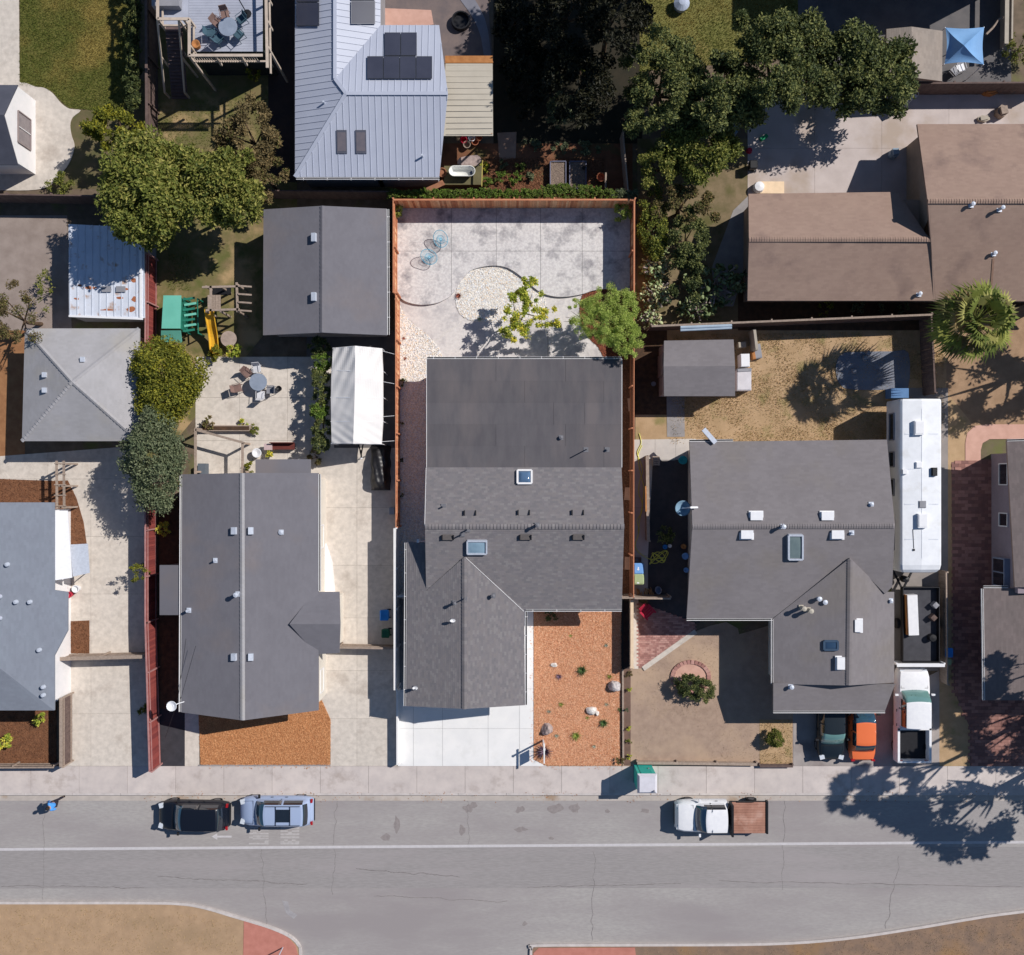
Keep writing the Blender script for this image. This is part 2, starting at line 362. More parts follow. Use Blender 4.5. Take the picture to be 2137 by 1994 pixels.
mTABP = M('shingle_tab_pale', c(170, 168, 171), c(162, 160, 162), .8, var=.035, rough=.95, spec=.1, c3=c(168, 164, 160), sc3=.3)
mTABE = M('shingle_tab_taupe', c(130, 125, 127), c(125, 120, 122), .8, var=.045, rough=.95, spec=.1, c3=c(128, 122, 120), sc3=.25)
mBIT = M('bitumen_roll_roof', c(99, 96, 99), c(92, 89, 93), 1.4, rough=.95, spec=.1, bump=.15, bsc=60, c3=c(109, 103, 104), sc3=.45, lo3=.46, hi3=.68, var=.045, stretch=(1.6, .45, 1), d3=8)
mWALLC = M('wall_cream', c(222, 214, 202), c(214, 206, 194), 2)
mWALLW = M('wall_white', c(236, 232, 232), c(228, 226, 226), 2)
mWALLG = M('wall_grey', c(150, 148, 150), c(140, 138, 142), 2)
mWALLB = M('wall_tan', c(170, 150, 134), c(160, 142, 128), 2)
mWALLM = M('wall_mauve', c(150, 138, 146), c(142, 130, 138), 2)
mWHITE = M('white_metal', c(236, 236, 238), c(228, 228, 232), 4, rough=.5, var=.01)
mTRIM = M('white_trim', c(232, 230, 230), c(222, 220, 220), 4, rough=.6)
mGALV = M('galvanised_metal', c(204, 210, 222), c(188, 194, 206), 8, rough=.5, metal=.1, spec=.5)
mPIPE = M('vent_pipe_grey', c(120, 120, 126), c(104, 104, 110), 8, rough=.6, spec=.3)
mBLK = M('black_metal', c(34, 34, 38), c(28, 28, 32), 4, rough=.5)
mVENT = M('roof_vent_brown', c(98, 92, 90), c(86, 82, 82), 8, rough=.8)
mGLASS = M('skylight_glass', c(70, 96, 128), c(90, 116, 146), .8, rough=.08, spec=.9, coat=1.0)
mGLASS2 = M('skylight_acrylic', c(148, 174, 190), c(128, 154, 172), 1.5, rough=.15, spec=.8, coat=.6)
mGLD = M('dark_glass', c(34, 42, 52), c(28, 36, 46), 2, rough=.06, spec=.8, coat=1.0)
mGLT = M('windscreen_glass', c(50, 84, 104), c(40, 66, 84), 1.5, rough=.06, spec=.8, coat=1.0)
mCEDAR = M('cedar_board', None, (.8, .78, .75), 3, pal=[c(240, 176, 130), c(220, 150, 108), c(240, 180, 136), c(192, 122, 86), c(222, 168, 128), c(198, 132, 96), c(244, 196, 152)], stretch=(3, 3, .4), rough=.8)
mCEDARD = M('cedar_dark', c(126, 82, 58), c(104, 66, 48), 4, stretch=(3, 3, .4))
mCAP = M('cedar_cap', c(206, 140, 104), c(184, 120, 90), 4, stretch=(.5, 4, 1))
mWOODG = M('weathered_wood', c(170, 152, 138), c(146, 130, 118), 4, stretch=(2, 2, .5), var=.08)
mWOODB = M('brown_wood', c(112, 94, 88), c(94, 78, 74), 4, var=.08)
mFRED = M('red_stained_boards', None, (.88, .85, .85), 3, pal=[c(138, 66, 62), c(128, 60, 58), c(150, 74, 68)], stretch=(1, 3, 1))
mFREDC = M('red_fence_cap', c(178, 132, 128), c(160, 112, 110), 4)
mFW = M('white_vinyl', c(240, 238, 236), c(232, 230, 228), 4, rough=.5)
mCREAM = M('cream_panel', c(232, 208, 178), c(222, 196, 166), 3)
mMETAL = M('standing_seam_metal', c(182, 187, 202), c(176, 181, 197), .6, rough=.42, spec=.4, var=.02)
mPANEL = M('solar_cell', c(66, 68, 82), c(60, 62, 76), 1, rough=.25, spec=.6)
mPANELF = M('solar_frame', c(90, 92, 100), None, 1, rough=.4, metal=.5)
mTANM = M('tan_corrugated', c(188, 180, 166), c(180, 172, 158), 1, rough=.6, var=.02)
mORW = M('orange_timber', c(186, 128, 78), c(164, 108, 62), 3)
mCANV = M('white_canvas', c(240, 236, 232), c(232, 228, 226), .8, rough=.8, transl=.08)
mBTARP = M('black_tarp', c(44, 42, 44), c(32, 31, 34), 3, rough=.45, spec=.5)
mTEAL = M('teal_plastic', c(118, 196, 176), c(108, 186, 166), 1, rough=.5)
mTEALD = M('teal_dark', c(44, 128, 108), c(36, 112, 94), 2, rough=.5)
mYEL = M('yellow_plastic', c(236, 184, 60), c(226, 170, 46), 1, rough=.4)
mBLUE = M('blue_plastic', c(40, 128, 206), c(36, 116, 190), 2, rough=.5)
mBLUEL = M('light_blue_lid', c(120, 168, 226), c(108, 156, 214), 2, rough=.5)
mKHAKI = M('khaki_lid', c(170, 184, 140), c(158, 172, 128), 2, rough=.5)
mGREENB = M('green_plastic', c(30, 92, 66), c(26, 80, 58), 2, rough=.5)
mGREYP = M('grey_plastic', c(150, 150, 156), c(136, 136, 142), 2, rough=.5)
mREDP = M('red_plastic', c(196, 44, 72), c(180, 38, 64), 2, rough=.5)
mBRICK = M('red_brick_paver', None, (.85, .85, .85), 3, pal=[c(186, 140, 130), c(172, 126, 118), c(196, 152, 142), c(160, 116, 108)])
mBRICKB = M('brick_joint_sand', c(160, 132, 122), c(146, 120, 112), 4)
mPINK = M('pink_paving', c(208, 166, 150), c(196, 154, 138), 2, bump=.1)
mDPAV = M('dark_red_paver', None, (.85, .85, .85), 3, pal=[c(158, 116, 106), c(144, 104, 96), c(170, 126, 116), c(134, 98, 92)])
mDPAVB = M('dark_paver_bed', c(136, 104, 96), c(124, 94, 88), 3)
mROCKG = M('rock_grey', c(204, 196, 194), c(164, 158, 158), 4, bump=.5, bsc=12, rough=.9)
mROCKW = M('rock_white', c(240, 234, 226), c(196, 188, 182), 5, bump=.5, bsc=12, rough=.9)
mROCKB = M('rock_brown', c(184, 166, 160), c(146, 130, 126), 4, bump=.5, bsc=12, rough=.9)
mBARK = M('bark', c(104, 84, 66), c(78, 62, 50), 8, bump=.6)
def leafm(n, *pal, tr=.3, k=1.55): return M(n, None, (.9, .9, .85), 1.5, pal=[tuple(v * k for v in q) for q in pal], transl=tr, rough=.6, spec=.25)
lGREEN = leafm('leaf_green', c(112, 118, 56), c(94, 102, 46), c(130, 132, 66), c(80, 90, 42), c(106, 110, 52), c(146, 142, 76), k=1.35)
lDARK = leafm('leaf_dark', c(74, 84, 50), c(60, 70, 42), c(90, 98, 58), c(50, 60, 36), c(104, 110, 66), c(120, 122, 72), k=1.5)
lOLIVE = leafm('leaf_olive', c(98, 106, 80), c(84, 94, 70), c(114, 120, 92), c(74, 82, 60))
lYEL = leafm('leaf_yellow_green', c(150, 158, 62), c(132, 146, 54), c(176, 178, 78), c(112, 128, 48), c(190, 186, 92), c(206, 190, 70))
lFERN = leafm('leaf_fern', c(136, 150, 78), c(122, 138, 66), c(156, 166, 92), c(104, 122, 58), c(168, 176, 104), k=1.9, tr=.4)
lBUSH = leafm('leaf_bush', c(118, 120, 44), c(100, 104, 38), c(136, 134, 52), c(86, 92, 34), c(150, 144, 48), k=1.3)
lBRN = leafm('leaf_brown', c(110, 96, 66), c(92, 82, 56), c(128, 110, 76), c(96, 96, 54), c(78, 68, 46))
lCYP = leafm('leaf_cypress', c(44, 44, 26), c(36, 38, 24), c(54, 52, 30), c(30, 32, 20), tr=.1, k=.8)
lIVY = leafm('leaf_ivy', c(94, 116, 46), c(78, 100, 38), c(112, 134, 56), c(64, 84, 32), c(128, 140, 70), c(88, 92, 54))
lVAR = leafm('leaf_glossy_mix', c(104, 110, 46), c(74, 84, 36), c(134, 136, 60), c(54, 62, 28), c(160, 150, 74))
mCACT = leafm('cactus_pad', c(156, 168, 122), c(136, 150, 104), c(182, 188, 146), c(118, 134, 92), c(186, 172, 132), tr=.0, k=1.15)
mCACT2 = leafm('cactus_pad_dark', c(122, 134, 96), c(102, 116, 78), c(146, 154, 112), c(88, 102, 68), tr=.0, k=1.15)
mAGG = leafm('agave_green', c(64, 84, 50), c(78, 98, 56), tr=.0)
mAGP = leafm('agave_purple', c(104, 84, 104), c(86, 70, 92), c(122, 102, 118), tr=.0)
mAGY = leafm('agave_light', c(136, 146, 74), c(118, 130, 62), tr=.0)
mAGB = leafm('succulent_grey', c(140, 148, 138), c(118, 128, 116), c(158, 160, 140), tr=.0)
mAGR = leafm('bromeliad_red', c(138, 74, 62), c(160, 92, 70), c(104, 60, 54), tr=.0)
# ---------------------------------------------------------------- terrain and street
zS = -0.14
b = MB(); b.box(-300, -300, -.5, 300, 300, -.2); g = b.build('ground', mSOIL); g['kind'] = 'structure'
YK = 1660                                              # kerb line in photo px
b = MB(); b.box(-300, P(0, 1657).y, -.21, 300, 300, 0.0); o = b.build('block_terrain', mSOIL); o['kind'] = 'structure'
b = MB(); b.prism([(-300, -300), (300, -300), (300, P(0, 1661).y), (-300, P(0, 1661).y)], -.2, zS); o = b.build('street', mASPH); o['kind'] = 'structure'
b = MB(); b.prism([(-300, P(0, 1779).y), (300, P(0, 1762).y), (300, P(0, 1850).y), (-300, P(0, 1862).y)], zS, zS + .004); o = b.build('road_lane', mASPHD); o['kind'] = 'structure'
b = MB(); b.box(-300, P(0, 1673).y, -.19, 300, P(0, 1660).y, zS + .012); o = b.build('gutter', mGUT); o['kind'] = 'structure'
kb = struct('kerb'); x = -40.0
while x < 40:
    b = MB(); b.box(x + .01, P(0, 1660).y, -.2, x + 3.04, P(0, 1655.5).y, .012); b.build('kerb_stone', mKERB, kb); x += 3.05
sw = struct('sidewalk'); y1, y0 = P(0, 1599).y, P(0, 1655.5).y; x = P(870, 0).x - 3.05 * 14
while x < 40:
    b = MB(); b.box(x + .008, y0 + .006, -.1, x + 3.042, y1 - .006, .03 + R.uniform(-.003, .003)); b.build('slab', mCONC, sw); x += 3.05
b = MB(); b.prism([P2(-800, 1776, zS), P2(3000, 1749, zS), P2(3000, 1754.5, zS), P2(-800, 1781.5, zS)], zS, zS + .009); o = b.build('lane_line', mPAINT); o['kind'] = 'structure'
# southern islands
def island(name, edge, inner, mat, redpoly=None, red=None):
    k = struct(name)
    b = MB(); b.prism(PP(edge + inner), -.2, -.02); b.build('planting_ground', mat, k)
    e = smooth(PP(edge), 4); 
    b = MB()
    for i in range(len(e) - 1): b.beam((*e[i], -.10), (*e[i + 1], -.10), .16, .22)
    b.build('kerb', mKERB, k)
    if redpoly: b = MB(); b.prism(PP(redpoly), -.03, .0); b.build('red_paving', mRED, k)
island('traffic_island', [(-900, 1884), (0, 1885), (250, 1885), (330, 1885.5), (365, 1886.5), (400, 1890), (440, 1899), (486, 1913), (556, 1934), (601, 1953), (622, 1972), (627, 1994), (628, 2100)], [(628, 2500), (-900, 2500)], mISL,
       [(509, 1921), (550, 1934), (598, 1954), (617, 1974), (622, 1994), (622, 2100), (505, 2100)])
island('median_island', [(1108, 2100), (1108, 1994), (1111, 1981), (1122, 1974), (1325, 1973), (1600, 1971), (1761, 1960), (1911, 1938), (2023, 1919), (2137, 1903), (2600, 1850)], [(2600, 2500), (1108, 2500)], mISLB,
       [(1113, 2100), (1113, 1990), (1124, 1979), (1325, 1978), (1340, 2100)])
# thin road paint: bike lane text and arrow (LANE over BIKE reads from the west), give way ticks
FONT = {'B': ['110', '101', '110', '101', '110'], 'I': ['1', '1', '1', '1', '1'], 'K': ['101', '101', '110', '101', '101'], 'E': ['111', '100', '110', '100', '111'],
        'L': ['100', '100', '100', '100', '111'], 'A': ['010', '101', '111', '101', '101'], 'N': ['1001', '1101', '1011', '1001', '1001']}
def roadtext(word, px, py0, py1, L_):
    """letters lie across the lane, their tops point west (travel direction)"""
    a, e = P(px, py0), P(px, py1); cols = sum(len(FONT[ch][0]) for ch in word) + len(word) - 1; cw = (a.y - e.y) / cols; ch_ = L_ / 5; y = a.y; b = MB()
    yy = e.y
    for ch in word:
        g_ = FONT[ch]
        for r in range(5):
            for q in range(len(g_[0])):
                if g_[r][q] == '1': b.box(a.x + r * ch_, yy + q * cw - cw * .12, zS + .004, a.x + r * ch_ + ch_ * .995, yy + q * cw + cw * 1.12, zS + .009 + .0003 * ((q + r) % 4))
        yy += (len(g_[0]) + 1) * cw
    o = b.build('road_lettering', M('worn_lettering', c(184, 179, 178), c(170, 165, 164), 6, det=12)); o['kind'] = 'structure'
roadtext('LANE', 518, 1722, 1764, 1.25); roadtext('BIKE', 584, 1722, 1764, 1.2)
b = MB(); q = zS + .009
b.prism([P2(440, 1748), P2(452, 1741), P2(452, 1746), P2(482, 1746), P2(482, 1750), P2(452, 1750), P2(452, 1755)], zS + .004, q); o = b.build('road_arrow', mPAINT); o['kind'] = 'structure'
b = MB(); b.prism([P2(588, 1882), P2(600, 1884), P2(604, 1902), P2(620, 1912), P2(612, 1920), P2(596, 1908)], zS, zS + .003); o = b.build('worn_paint_patch', M('worn_paint', c(168, 164, 166), c(150, 146, 148), 3)); o['kind'] = 'structure'
for i, (px, py, rx, ry) in enumerate([(828, 1724, 7, 22), (806, 1750, 12, 8), (978, 1690, 14, 9), (990, 1682, 8, 7), (965, 1735, 9, 12), (1085, 1692, 10, 8), (1160, 1690, 16, 12), (1200, 1688, 12, 11), (1087, 1733, 14, 6), (1150, 1752, 7, 4), (1268, 1695, 6, 4), (1348, 1694, 12, 5), (1095, 1930, 6, 5)]):
    pts = [(px + rx * math.cos(a) * R.uniform(.55, 1.15), py + ry * math.sin(a) * R.uniform(.55, 1.15)) for a in [k * .5236 for k in range(12)]]
    b = MB(); b.prism(smooth(PP(pts), 3, True), zS, zS + .0045 + .0002 * i); o = b.build('road_stain', mSTAIN); o['kind'] = 'structure'
# road cracks; the crosswise lines are cable shadows painted as dark strips
def crack_cable_shadow(pts, w_, z, n=5):
    q = smooth(PP([(x + R.uniform(-3, 3), y + R.uniform(-2, 2)) for x, y in pts]), n); b = MB(); L = []; Rr = []
    for i, p in enumerate(q):
        d = Vector(q[min(i + 1, len(q) - 1)]) - Vector(q[max(i - 1, 0)]); d.normalize(); w2 = w_ * R.uniform(.4, 1.2) / 2; k = R.uniform(-.02, .02)
        L.append((p[0] - d.y * w2 - d.y * k, p[1] + d.x * w2 + d.x * k, z)); Rr.append((p[0] + d.y * w2 - d.y * k, p[1] - d.x * w2 + d.x * k, z))
    m = len(q); b.add(L + Rr, [(i, i + 1, m + i + 1, m + i) for i in range(m - 1)]); o = b.build('road_crack', M('crack', c(132, 126, 125), c(114, 108, 108), 3)); o['kind'] = 'structure'
def ln(a, d, n=14): return [(a[0] + (d[0] - a[0]) * i / n, a[1] + (d[1] - a[1]) * i / n) for i in range(n + 1)]
for i, (a, d, w_) in enumerate((((545, 1775), (560, 1990), .03), ((700, 1672), (694, 1870), .025), ((975, 1672), (978, 1770), .02), ((1240, 1780), (1236, 1965), .03), ((1640, 1672), (1632, 1860), .025), ((1880, 1790), (1850, 1940), .03), ((740, 1815), (960, 1832), .05), ((330, 1832), (640, 1848), .05), ((780, 1872), (1060, 1884), .03), ((1500, 1842), (2137, 1852), .04), ((90, 1672), (86, 1880), .02), ((0, 1850), (300, 1856), .04), ((1100, 1855), (1420, 1845), .04))): crack_cable_shadow(ln(a, d), w_, zS + .006 + .0004 * i)
# fallen leaves along the gutter
xx, yy = fill(PP([(300, 1652), (2137, 1650), (2137, 1676), (300, 1676)]), 14); kk = rng.random(len(xx)) < (.25 + .75 * (np.sin(xx * .9) > .3)); xx, yy = xx[kk], yy[kk]
LEAF = [(0, 0, 0), (.5, .28, .12), (1, 0, 0), (.5, -.28, .12)]; LF = [(0, 1, 2, 3)]
scatter('fallen_leaves', LEAF, LF, np.c_[xx, yy, np.full(len(xx), -.12) + .15 * (yy > P(0, 1660).y)], rng.uniform(.05, .1, len(xx)), (rng.uniform(-.3, .3, len(xx)), rng.uniform(-.3, .3, len(xx)), rng.uniform(0, 6.3, len(xx))), M('fallen_leaf', None, None, 1, pal=[c(170, 112, 70), c(140, 94, 62), c(186, 136, 86)]))
# ---------------------------------------------------------------- ground covers of the lots
CHIP = [(-.5, -.16, 0), (.5, -.12, 0), (.45, .15, 0), (-.48, .17, 0), (-.5, -.14, .18), (.5, -.1, .2), (.44, .13, .16), (-.46, .15, .2)]
CHF = [(4, 5, 6, 7), (0, 1, 5, 4), (1, 2, 6, 5), (2, 3, 7, 6), (3, 0, 4, 7)]
def chips(name, poly, dens, mat, z=.03, s=(.05, .1), tilt=.3):
    x, y = fill(PP(poly), dens); n = len(x)
    return scatter(name, CHIP, CHF, np.c_[x, y, rng.uniform(z, z + .025, n)], rng.uniform(*s, n), (rng.uniform(-tilt, tilt, n), rng.uniform(-tilt, tilt, n), rng.uniform(0, 6.3, n)), mat)
ph = (1 + 5 ** .5) / 2
OCT = [(1, 0, 0), (0, 1, 0), (-1, 0, 0), (0, -1, 0), (.6, .6, .62), (-.6, .6, .62), (-.6, -.6, .62), (.6, -.6, .62)]
OCF = [(4, 5, 6, 7), (0, 1, 5, 4), (1, 2, 6, 5), (2, 3, 7, 6), (3, 0, 4, 7)]
def pebbles(name, poly, dens, mat, z=.02, s=(.022, .05)):
    x, y = fill(PP(poly), dens); n = len(x); sc3 = rng.uniform(*s, n)[:, None] * np.c_[rng.uniform(.8, 1.3, n), rng.uniform(.7, 1.1, n), rng.uniform(.6, .9, n)]
    return scatter(name, OCT, OCF, np.c_[x, y, rng.uniform(z, z + .015, n)], sc3, (rng.uniform(-.3, .3, n), rng.uniform(-.3, .3, n), rng.uniform(0, 6.3, n)), mat)
BL = [(-.12, 0, 0), (.12, 0, 0), (.05, .35, 1), (-.05, .35, 1)]
def grass(name, poly, dens, mat, z=.01, s=(.05, .11), jit=None):
    x, y = fill(PP(poly), dens)
    if jit is not None: k = rng.random(len(x)) < jit(x, y); x, y = x[k], y[k]
    n = len(x); s3 = rng.uniform(*s, n)
    return scatter(name, BL, LF, np.c_[x, y, np.full(n, z)], np.c_[s3 * 1.4, s3 * 2.2, s3 * .7], (rng.uniform(-.4, .8, n), np.zeros(n), rng.uniform(0, 6.3, n)), mat)
area('front_soil', [(1300, 1395), (1660, 1290), (1880, 1290), (1880, 1599), (1300, 1599)], mDRYD, .012)
# top-left lawn lot
LAWN = [(42, -200), (290, -200), (290, 226), (200, 232), (168, 228), (145, 226), (130, 214), (110, 192), (90, 182), (42, 178)]
area('lawn', LAWN, mLAWN, .015); grass('grass', LAWN, 520, mGRASS, .015)
area('yard_ground', [(-300, 395), (310, 395), (310, 170), (-300, 170)], M('yard_soil', c(110, 96, 72), c(90, 88, 56), 1.5, bump=.4), .006)
pth = smooth([(-60, 172), (40, 172), (75, 182), (92, 184), (110, 195), (128, 216), (146, 228), (169, 231), (152, 246), (147, 262), (150, 284), (156, 304), (150, 330), (138, 352), (118, 374), (98, 392), (60, 398), (0, 398), (-60, 398)], 3)
area('garden_path', pth, mCONCT, .04)
area('side_path', [(-60, -120), (39, -120), (41, 172), (-60, 172)], mCONCT, .036)
# left-centre yard (behind the low left house)
area('play_yard', [(330, 60), (620, 60), (620, 440), (560, 440), (550, 700), (300, 1000), (300, 380), (330, 380)], M('play_soil', c(128, 112, 80), c(98, 100, 54), 1.1, bump=.4, c3=c(172, 146, 108), sc3=.5), .01)
grass('grass', [(330, 215), (560, 200), (560, 430), (330, 430)], 90, mGRASS, .01)
grass('grass', [(350, 530), (398, 530), (398, 606), (350, 606)], 160, mGRASS, .01)
area('side_ground', [(-60, 450), (140, 450), (150, 690), (-60, 690)], mSOILG, .01)
area('side_yard', [(-100, 690), (52, 690), (52, 960), (-100, 960)], M('orange_soil', c(160, 116, 80), c(140, 98, 66), 2, bump=.4), .01)
dw = struct('left_driveway'); slabs(dw, ccw(PP([(-100, 960), (300, 930), (312, 1100), (312, 1599), (135, 1599), (135, 1400), (120, 1300), (-100, 1300)])), [P(a, 0).x for a in (-100, 0, 100, 190, 312)], [P(0, a).y for a in (1599, 1490, 1380, 1240, 1120, 1000, 920)], .02, mCONCT)
MB1 = [(-60, 998), (112, 1004), (142, 1003), (160, 1040), (175, 1090), (182, 1140), (-60, 1140)]
area('mulch_bed', MB1, mCHIPBB, .03); chips('bark_mulch', MB1, 160, mCHIPB, .03)
MB2 = [(142, 1297), (187, 1295), (187, 1364), (142, 1364)]
area('mulch_bed', MB2, mCHIPBB, .03); chips('bark_mulch', MB2, 200, mCHIPB, .03)
MB3 = [(-60, 1470), (118, 1470), (118, 1597), (-60, 1597)]
area('mulch_bed', MB3, mCHIPBB, .03); chips('bark_mulch', MB3, 160, mCHIPB, .03)
area('side_strip', [(329, 1480), (386, 1480), (386, 1599), (329, 1599)], mASPHBLK, .02)
area('side_strip', [(329, 1040), (380, 1040), (380, 1480), (329, 1480)], mSOILD, .012)
area('front_walk', [(386, 1480), (416, 1480), (416, 1599), (386, 1599)], mCONCT, .024)
MB4 = [(414, 1470), (650, 1470), (672, 1462), (690, 1502), (689, 1596), (419, 1596)]
area('mulch_bed', MB4, mCHIPOB, .03); chips('bark_mulch', MB4, 700, mCHIPO, .03)
area('planting_edge', [(414, 1596), (690, 1596), (690, 1599), (414, 1599)], mCONCG, .05)
# patio of the left house
pl_ = struct('back_patio'); slabs(pl_, ccw(PP([(408, 745), (690, 745), (700, 1000), (408, 1000)])), [P(a, 0).x for a in (408, 500, 600, 700)], [P(0, a).y for a in (1000, 920, 830, 745)], .02, mCONCT)
dw2 = struct('shared_driveway'); slabs(dw2, ccw(PP([(655, 935), (828, 935), (828, 1599), (690, 1599), (690, 1502), (655, 1440)])), [P(a, 0).x for a in (655, 745, 828)], [P(0, a).y for a in (1599, 1500, 1400, 1290, 1180, 1060, 935)], .02, mCONCT)
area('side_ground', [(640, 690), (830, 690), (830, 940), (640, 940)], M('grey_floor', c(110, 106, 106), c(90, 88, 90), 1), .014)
# strip north: alley, metal house yard
area('alley', [(560, -200), (620, -200), (620, 380), (560, 380)], M('alley_soil', c(78, 62, 56), c(62, 52, 50), 1), .014)
area('garden_soil', [(880, 300), (1320, 300), (1320, 432), (820, 432), (820, 380)], M('garden_mulch', c(128, 86, 62), c(108, 72, 52), 2, bump=.5, c3=c(92, 84, 52), sc3=.6), .02)
chips('bark_mulch', [(1000, 330), (1262, 330), (1262, 400), (1000, 400)], 300, mCHIPB, .02, (.05, .11))
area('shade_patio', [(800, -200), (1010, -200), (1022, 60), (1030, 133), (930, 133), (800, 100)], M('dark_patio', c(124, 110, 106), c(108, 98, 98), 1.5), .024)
area('sand_patch', [(800, 18), (900, 22), (905, 52), (860, 60), (800, 55)], mPINK, .04)
area('garden_path', smooth([(950, -60), (985, -10), (1012, 40), (1022, 90), (1024, 130), (1012, 130), (1004, 80), (988, 40), (960, 0), (930, -40)], 2), M('bluish_path', c(132, 132, 142), c(120, 120, 130), 1), .045)
area('garden_path', [(1038, 278), (1078, 276), (1076, 332), (1042, 334)], M('pink_soil', c(166, 138, 120), c(150, 124, 108), 2), .03)
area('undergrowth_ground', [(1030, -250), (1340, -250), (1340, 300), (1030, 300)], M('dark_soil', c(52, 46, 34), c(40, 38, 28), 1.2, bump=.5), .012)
# top-right
LAWN2 = [(1335, -250), (1665, -250), (1665, 120), (1335, 150)]
area('lawn', LAWN2, M('lawn_base_olive', c(112, 112, 58), c(126, 120, 66), .8, c3=c(140, 122, 74), sc3=.3), .015); grass('grass', LAWN2, 380, mGRASS, .015)
area('dark_yard', [(1665, -250), (2110, -250), (2110, 176), (1665, 176)], M('grey_yard', c(112, 108, 108), c(96, 94, 96), 1), .014)
area('weedy_ground', [(1330, 290), (1570, 290), (1570, 680), (1330, 680)], M('weed_soil', c(136, 118, 92), c(112, 100, 72), 1.5, bump=.5, c3=c(96, 92, 54), sc3=.6), .014)
cy = struct('concrete_yard'); slabs(cy, ccw(PP([(1560, 200), (2200, 180), (2200, 420), (1560, 420)])), [P(a, 0).x for a in (1560, 1700, 1840, 1980, 2200)], [P(0, a).y for a in (420, 310, 180)], .02, M('concrete_pinkish', c(200, 188, 184), c(188, 176, 172), 1, c3=c(176, 160, 148), sc3=.3))
area('side_path', [(1485, 560), (1530, 440), (1566, 405), (1566, 520), (1530, 640), (1495, 640)], mCONCG, .03)
area('back_strip', [(1540, 600), (2200, 600), (2200, 690), (1540, 690)], mSOILD, .016)
# right of the centre lot
area('back_lawn_ground', [(1326, 690), (1975, 680), (1975, 930), (1326, 925)], mDRY, .012)
grass('dry_grass', [(1400, 700), (1970, 690), (1970, 925), (1400, 925)], 420, mDGRASS, .012, jit=lambda x, y: .5 + .5 * np.sin(x * 1.3) * np.cos(y * 1.7 + x))
area('brown_soil', [(1324, 690), (1392, 690), (1392, 866), (1324, 866)], mSOILD, .018)
area('garden_path', [(1391, 826), (1428, 826), (1429, 912), (1392, 912)], mCONCG, .03)
cp = struct('side_pavement'); slabs(cp, ccw(PP([(1322, 918), (1452, 916), (1452, 960), (1362, 962), (1352, 1160), (1352, 1250), (1322, 1250)])), [P(a, 0).x for a in (1322, 1367, 1410, 1452)], [P(0, a).y for a in (1250, 1160, 1060, 960, 916)], .03, M('concrete_path_grey', c(204, 196, 188), c(190, 182, 176), 1))
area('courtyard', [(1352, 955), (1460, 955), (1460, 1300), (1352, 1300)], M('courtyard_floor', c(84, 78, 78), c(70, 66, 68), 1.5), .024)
def pavers(name, poly, mat, bed, sx, sy, z=.03, limit=280, herr=False, skip=0):
    P_ = PP(poly); o = area(name, poly, bed, z); xs = [p[0] for p in P_]; ys = [p[1] for p in P_]; cand = []
    j = 0; y = min(ys)
    while y < max(ys):
        x = min(xs) - (sx / 2 if j % 2 else 0)
        while x < max(xs): cand.append((x + sx / 2, y + sy / 2)); x += sx
        y += sy; j += 1
    k = inpoly(np.array([q[0] for q in cand]), np.array([q[1] for q in cand]), P_); cand = [q for q, t_ in zip(cand, k) if t_]
    cand.sort(key=lambda q: q[0] ** 2 + q[1] ** 2); b = MB(); b.box(-sx / 2 + .006, -sy / 2 + .006, z, sx / 2 - .006, sy / 2 - .006, z + .03); me = None
    for q in cand[:limit]:
        if me is None:
            r_ = b.build('brick', mat, o); me = r_.data
        else:
            r_ = bpy.data.objects.new('brick', me); sc.collection.objects.link(r_); r_.parent = o
        r_.location = (q[0], q[1], R.uniform(-.003, .003))
    if cand[limit:]:
        n = len(cand) - limit; arr = np.array(cand[limit:]); tv = [(-.5, -.5, 0), (.5, -.5, 0), (.5, .5, 0), (-.5, .5, 0), (-.5, -.5, 1), (.5, -.5, 1), (.5, .5, 1), (-.5, .5, 1)]
        scatter('bricks', tv, OCF, np.c_[arr, np.full(n, z)], np.tile([sx - .012, sy - .012, .03], (n, 1)), (np.zeros(n),) * 3, mat, parent=o)
    return o
mDULL = M('dull_grass_blades', None, (.85, .85, .8), 1.2, pal=[c(176, 154, 130), c(164, 142, 118), c(186, 164, 138), c(150, 136, 108)], transl=.1)
for isl in ([(-30, 1896), (340, 1897), (480, 1925), (500, 1990), (-30, 1990)], [(1340, 1982), (1600, 1980), (1900, 1948), (2137, 1916), (2137, 1994), (1340, 1994)]): grass('verge_grass', isl, 120, mDGRASS if isl[0][0] < 0 else mDULL, -.02, (.03, .08), jit=lambda x, y: .35 + .65 * (np.sin(x * 2.1 + y) * np.cos(y * 2.7 - x) > 0))
pavers('brick_walk', [(1332, 1256), (1450, 1300), (1452, 1318), (1340, 1394), (1332, 1394)], mBRICK, mBRICKB, .23, .12)
area('walk_edging', [(1322, 1250), (1332, 1250), (1332, 1396), (1322, 1396)], mCONCT, .05)
b = MB(); b.beam(P(1452, 1318, .03), P(1342, 1396, .03), .3, .1); o = b.build('walk_edging', mCONCT); o['kind'] = 'structure'
area('front_lawn_ground', smooth([(1345, 1400), (1400, 1356), (1452, 1318), (1540, 1312), (1545, 1500), (1480, 1520), (1410, 1495), (1370, 1450)], 3, True), mDRYD, .016)
grass('dry_grass', [(1325, 1400), (1452, 1318), (1610, 1312), (1610, 1590), (1325, 1590)], 150, mDULL, .018, (.03, .06), jit=lambda x, y: np.clip(.25 + .5 * np.sin(x * .9 + 1.5) * np.cos(y * .7) + .35 * (y > P(0, 1500).y), 0, 1))
area('front_lawn_ground', [(1585, 1502), (1653, 1502), (1653, 1594), (1585, 1594)], mDRY, .022)
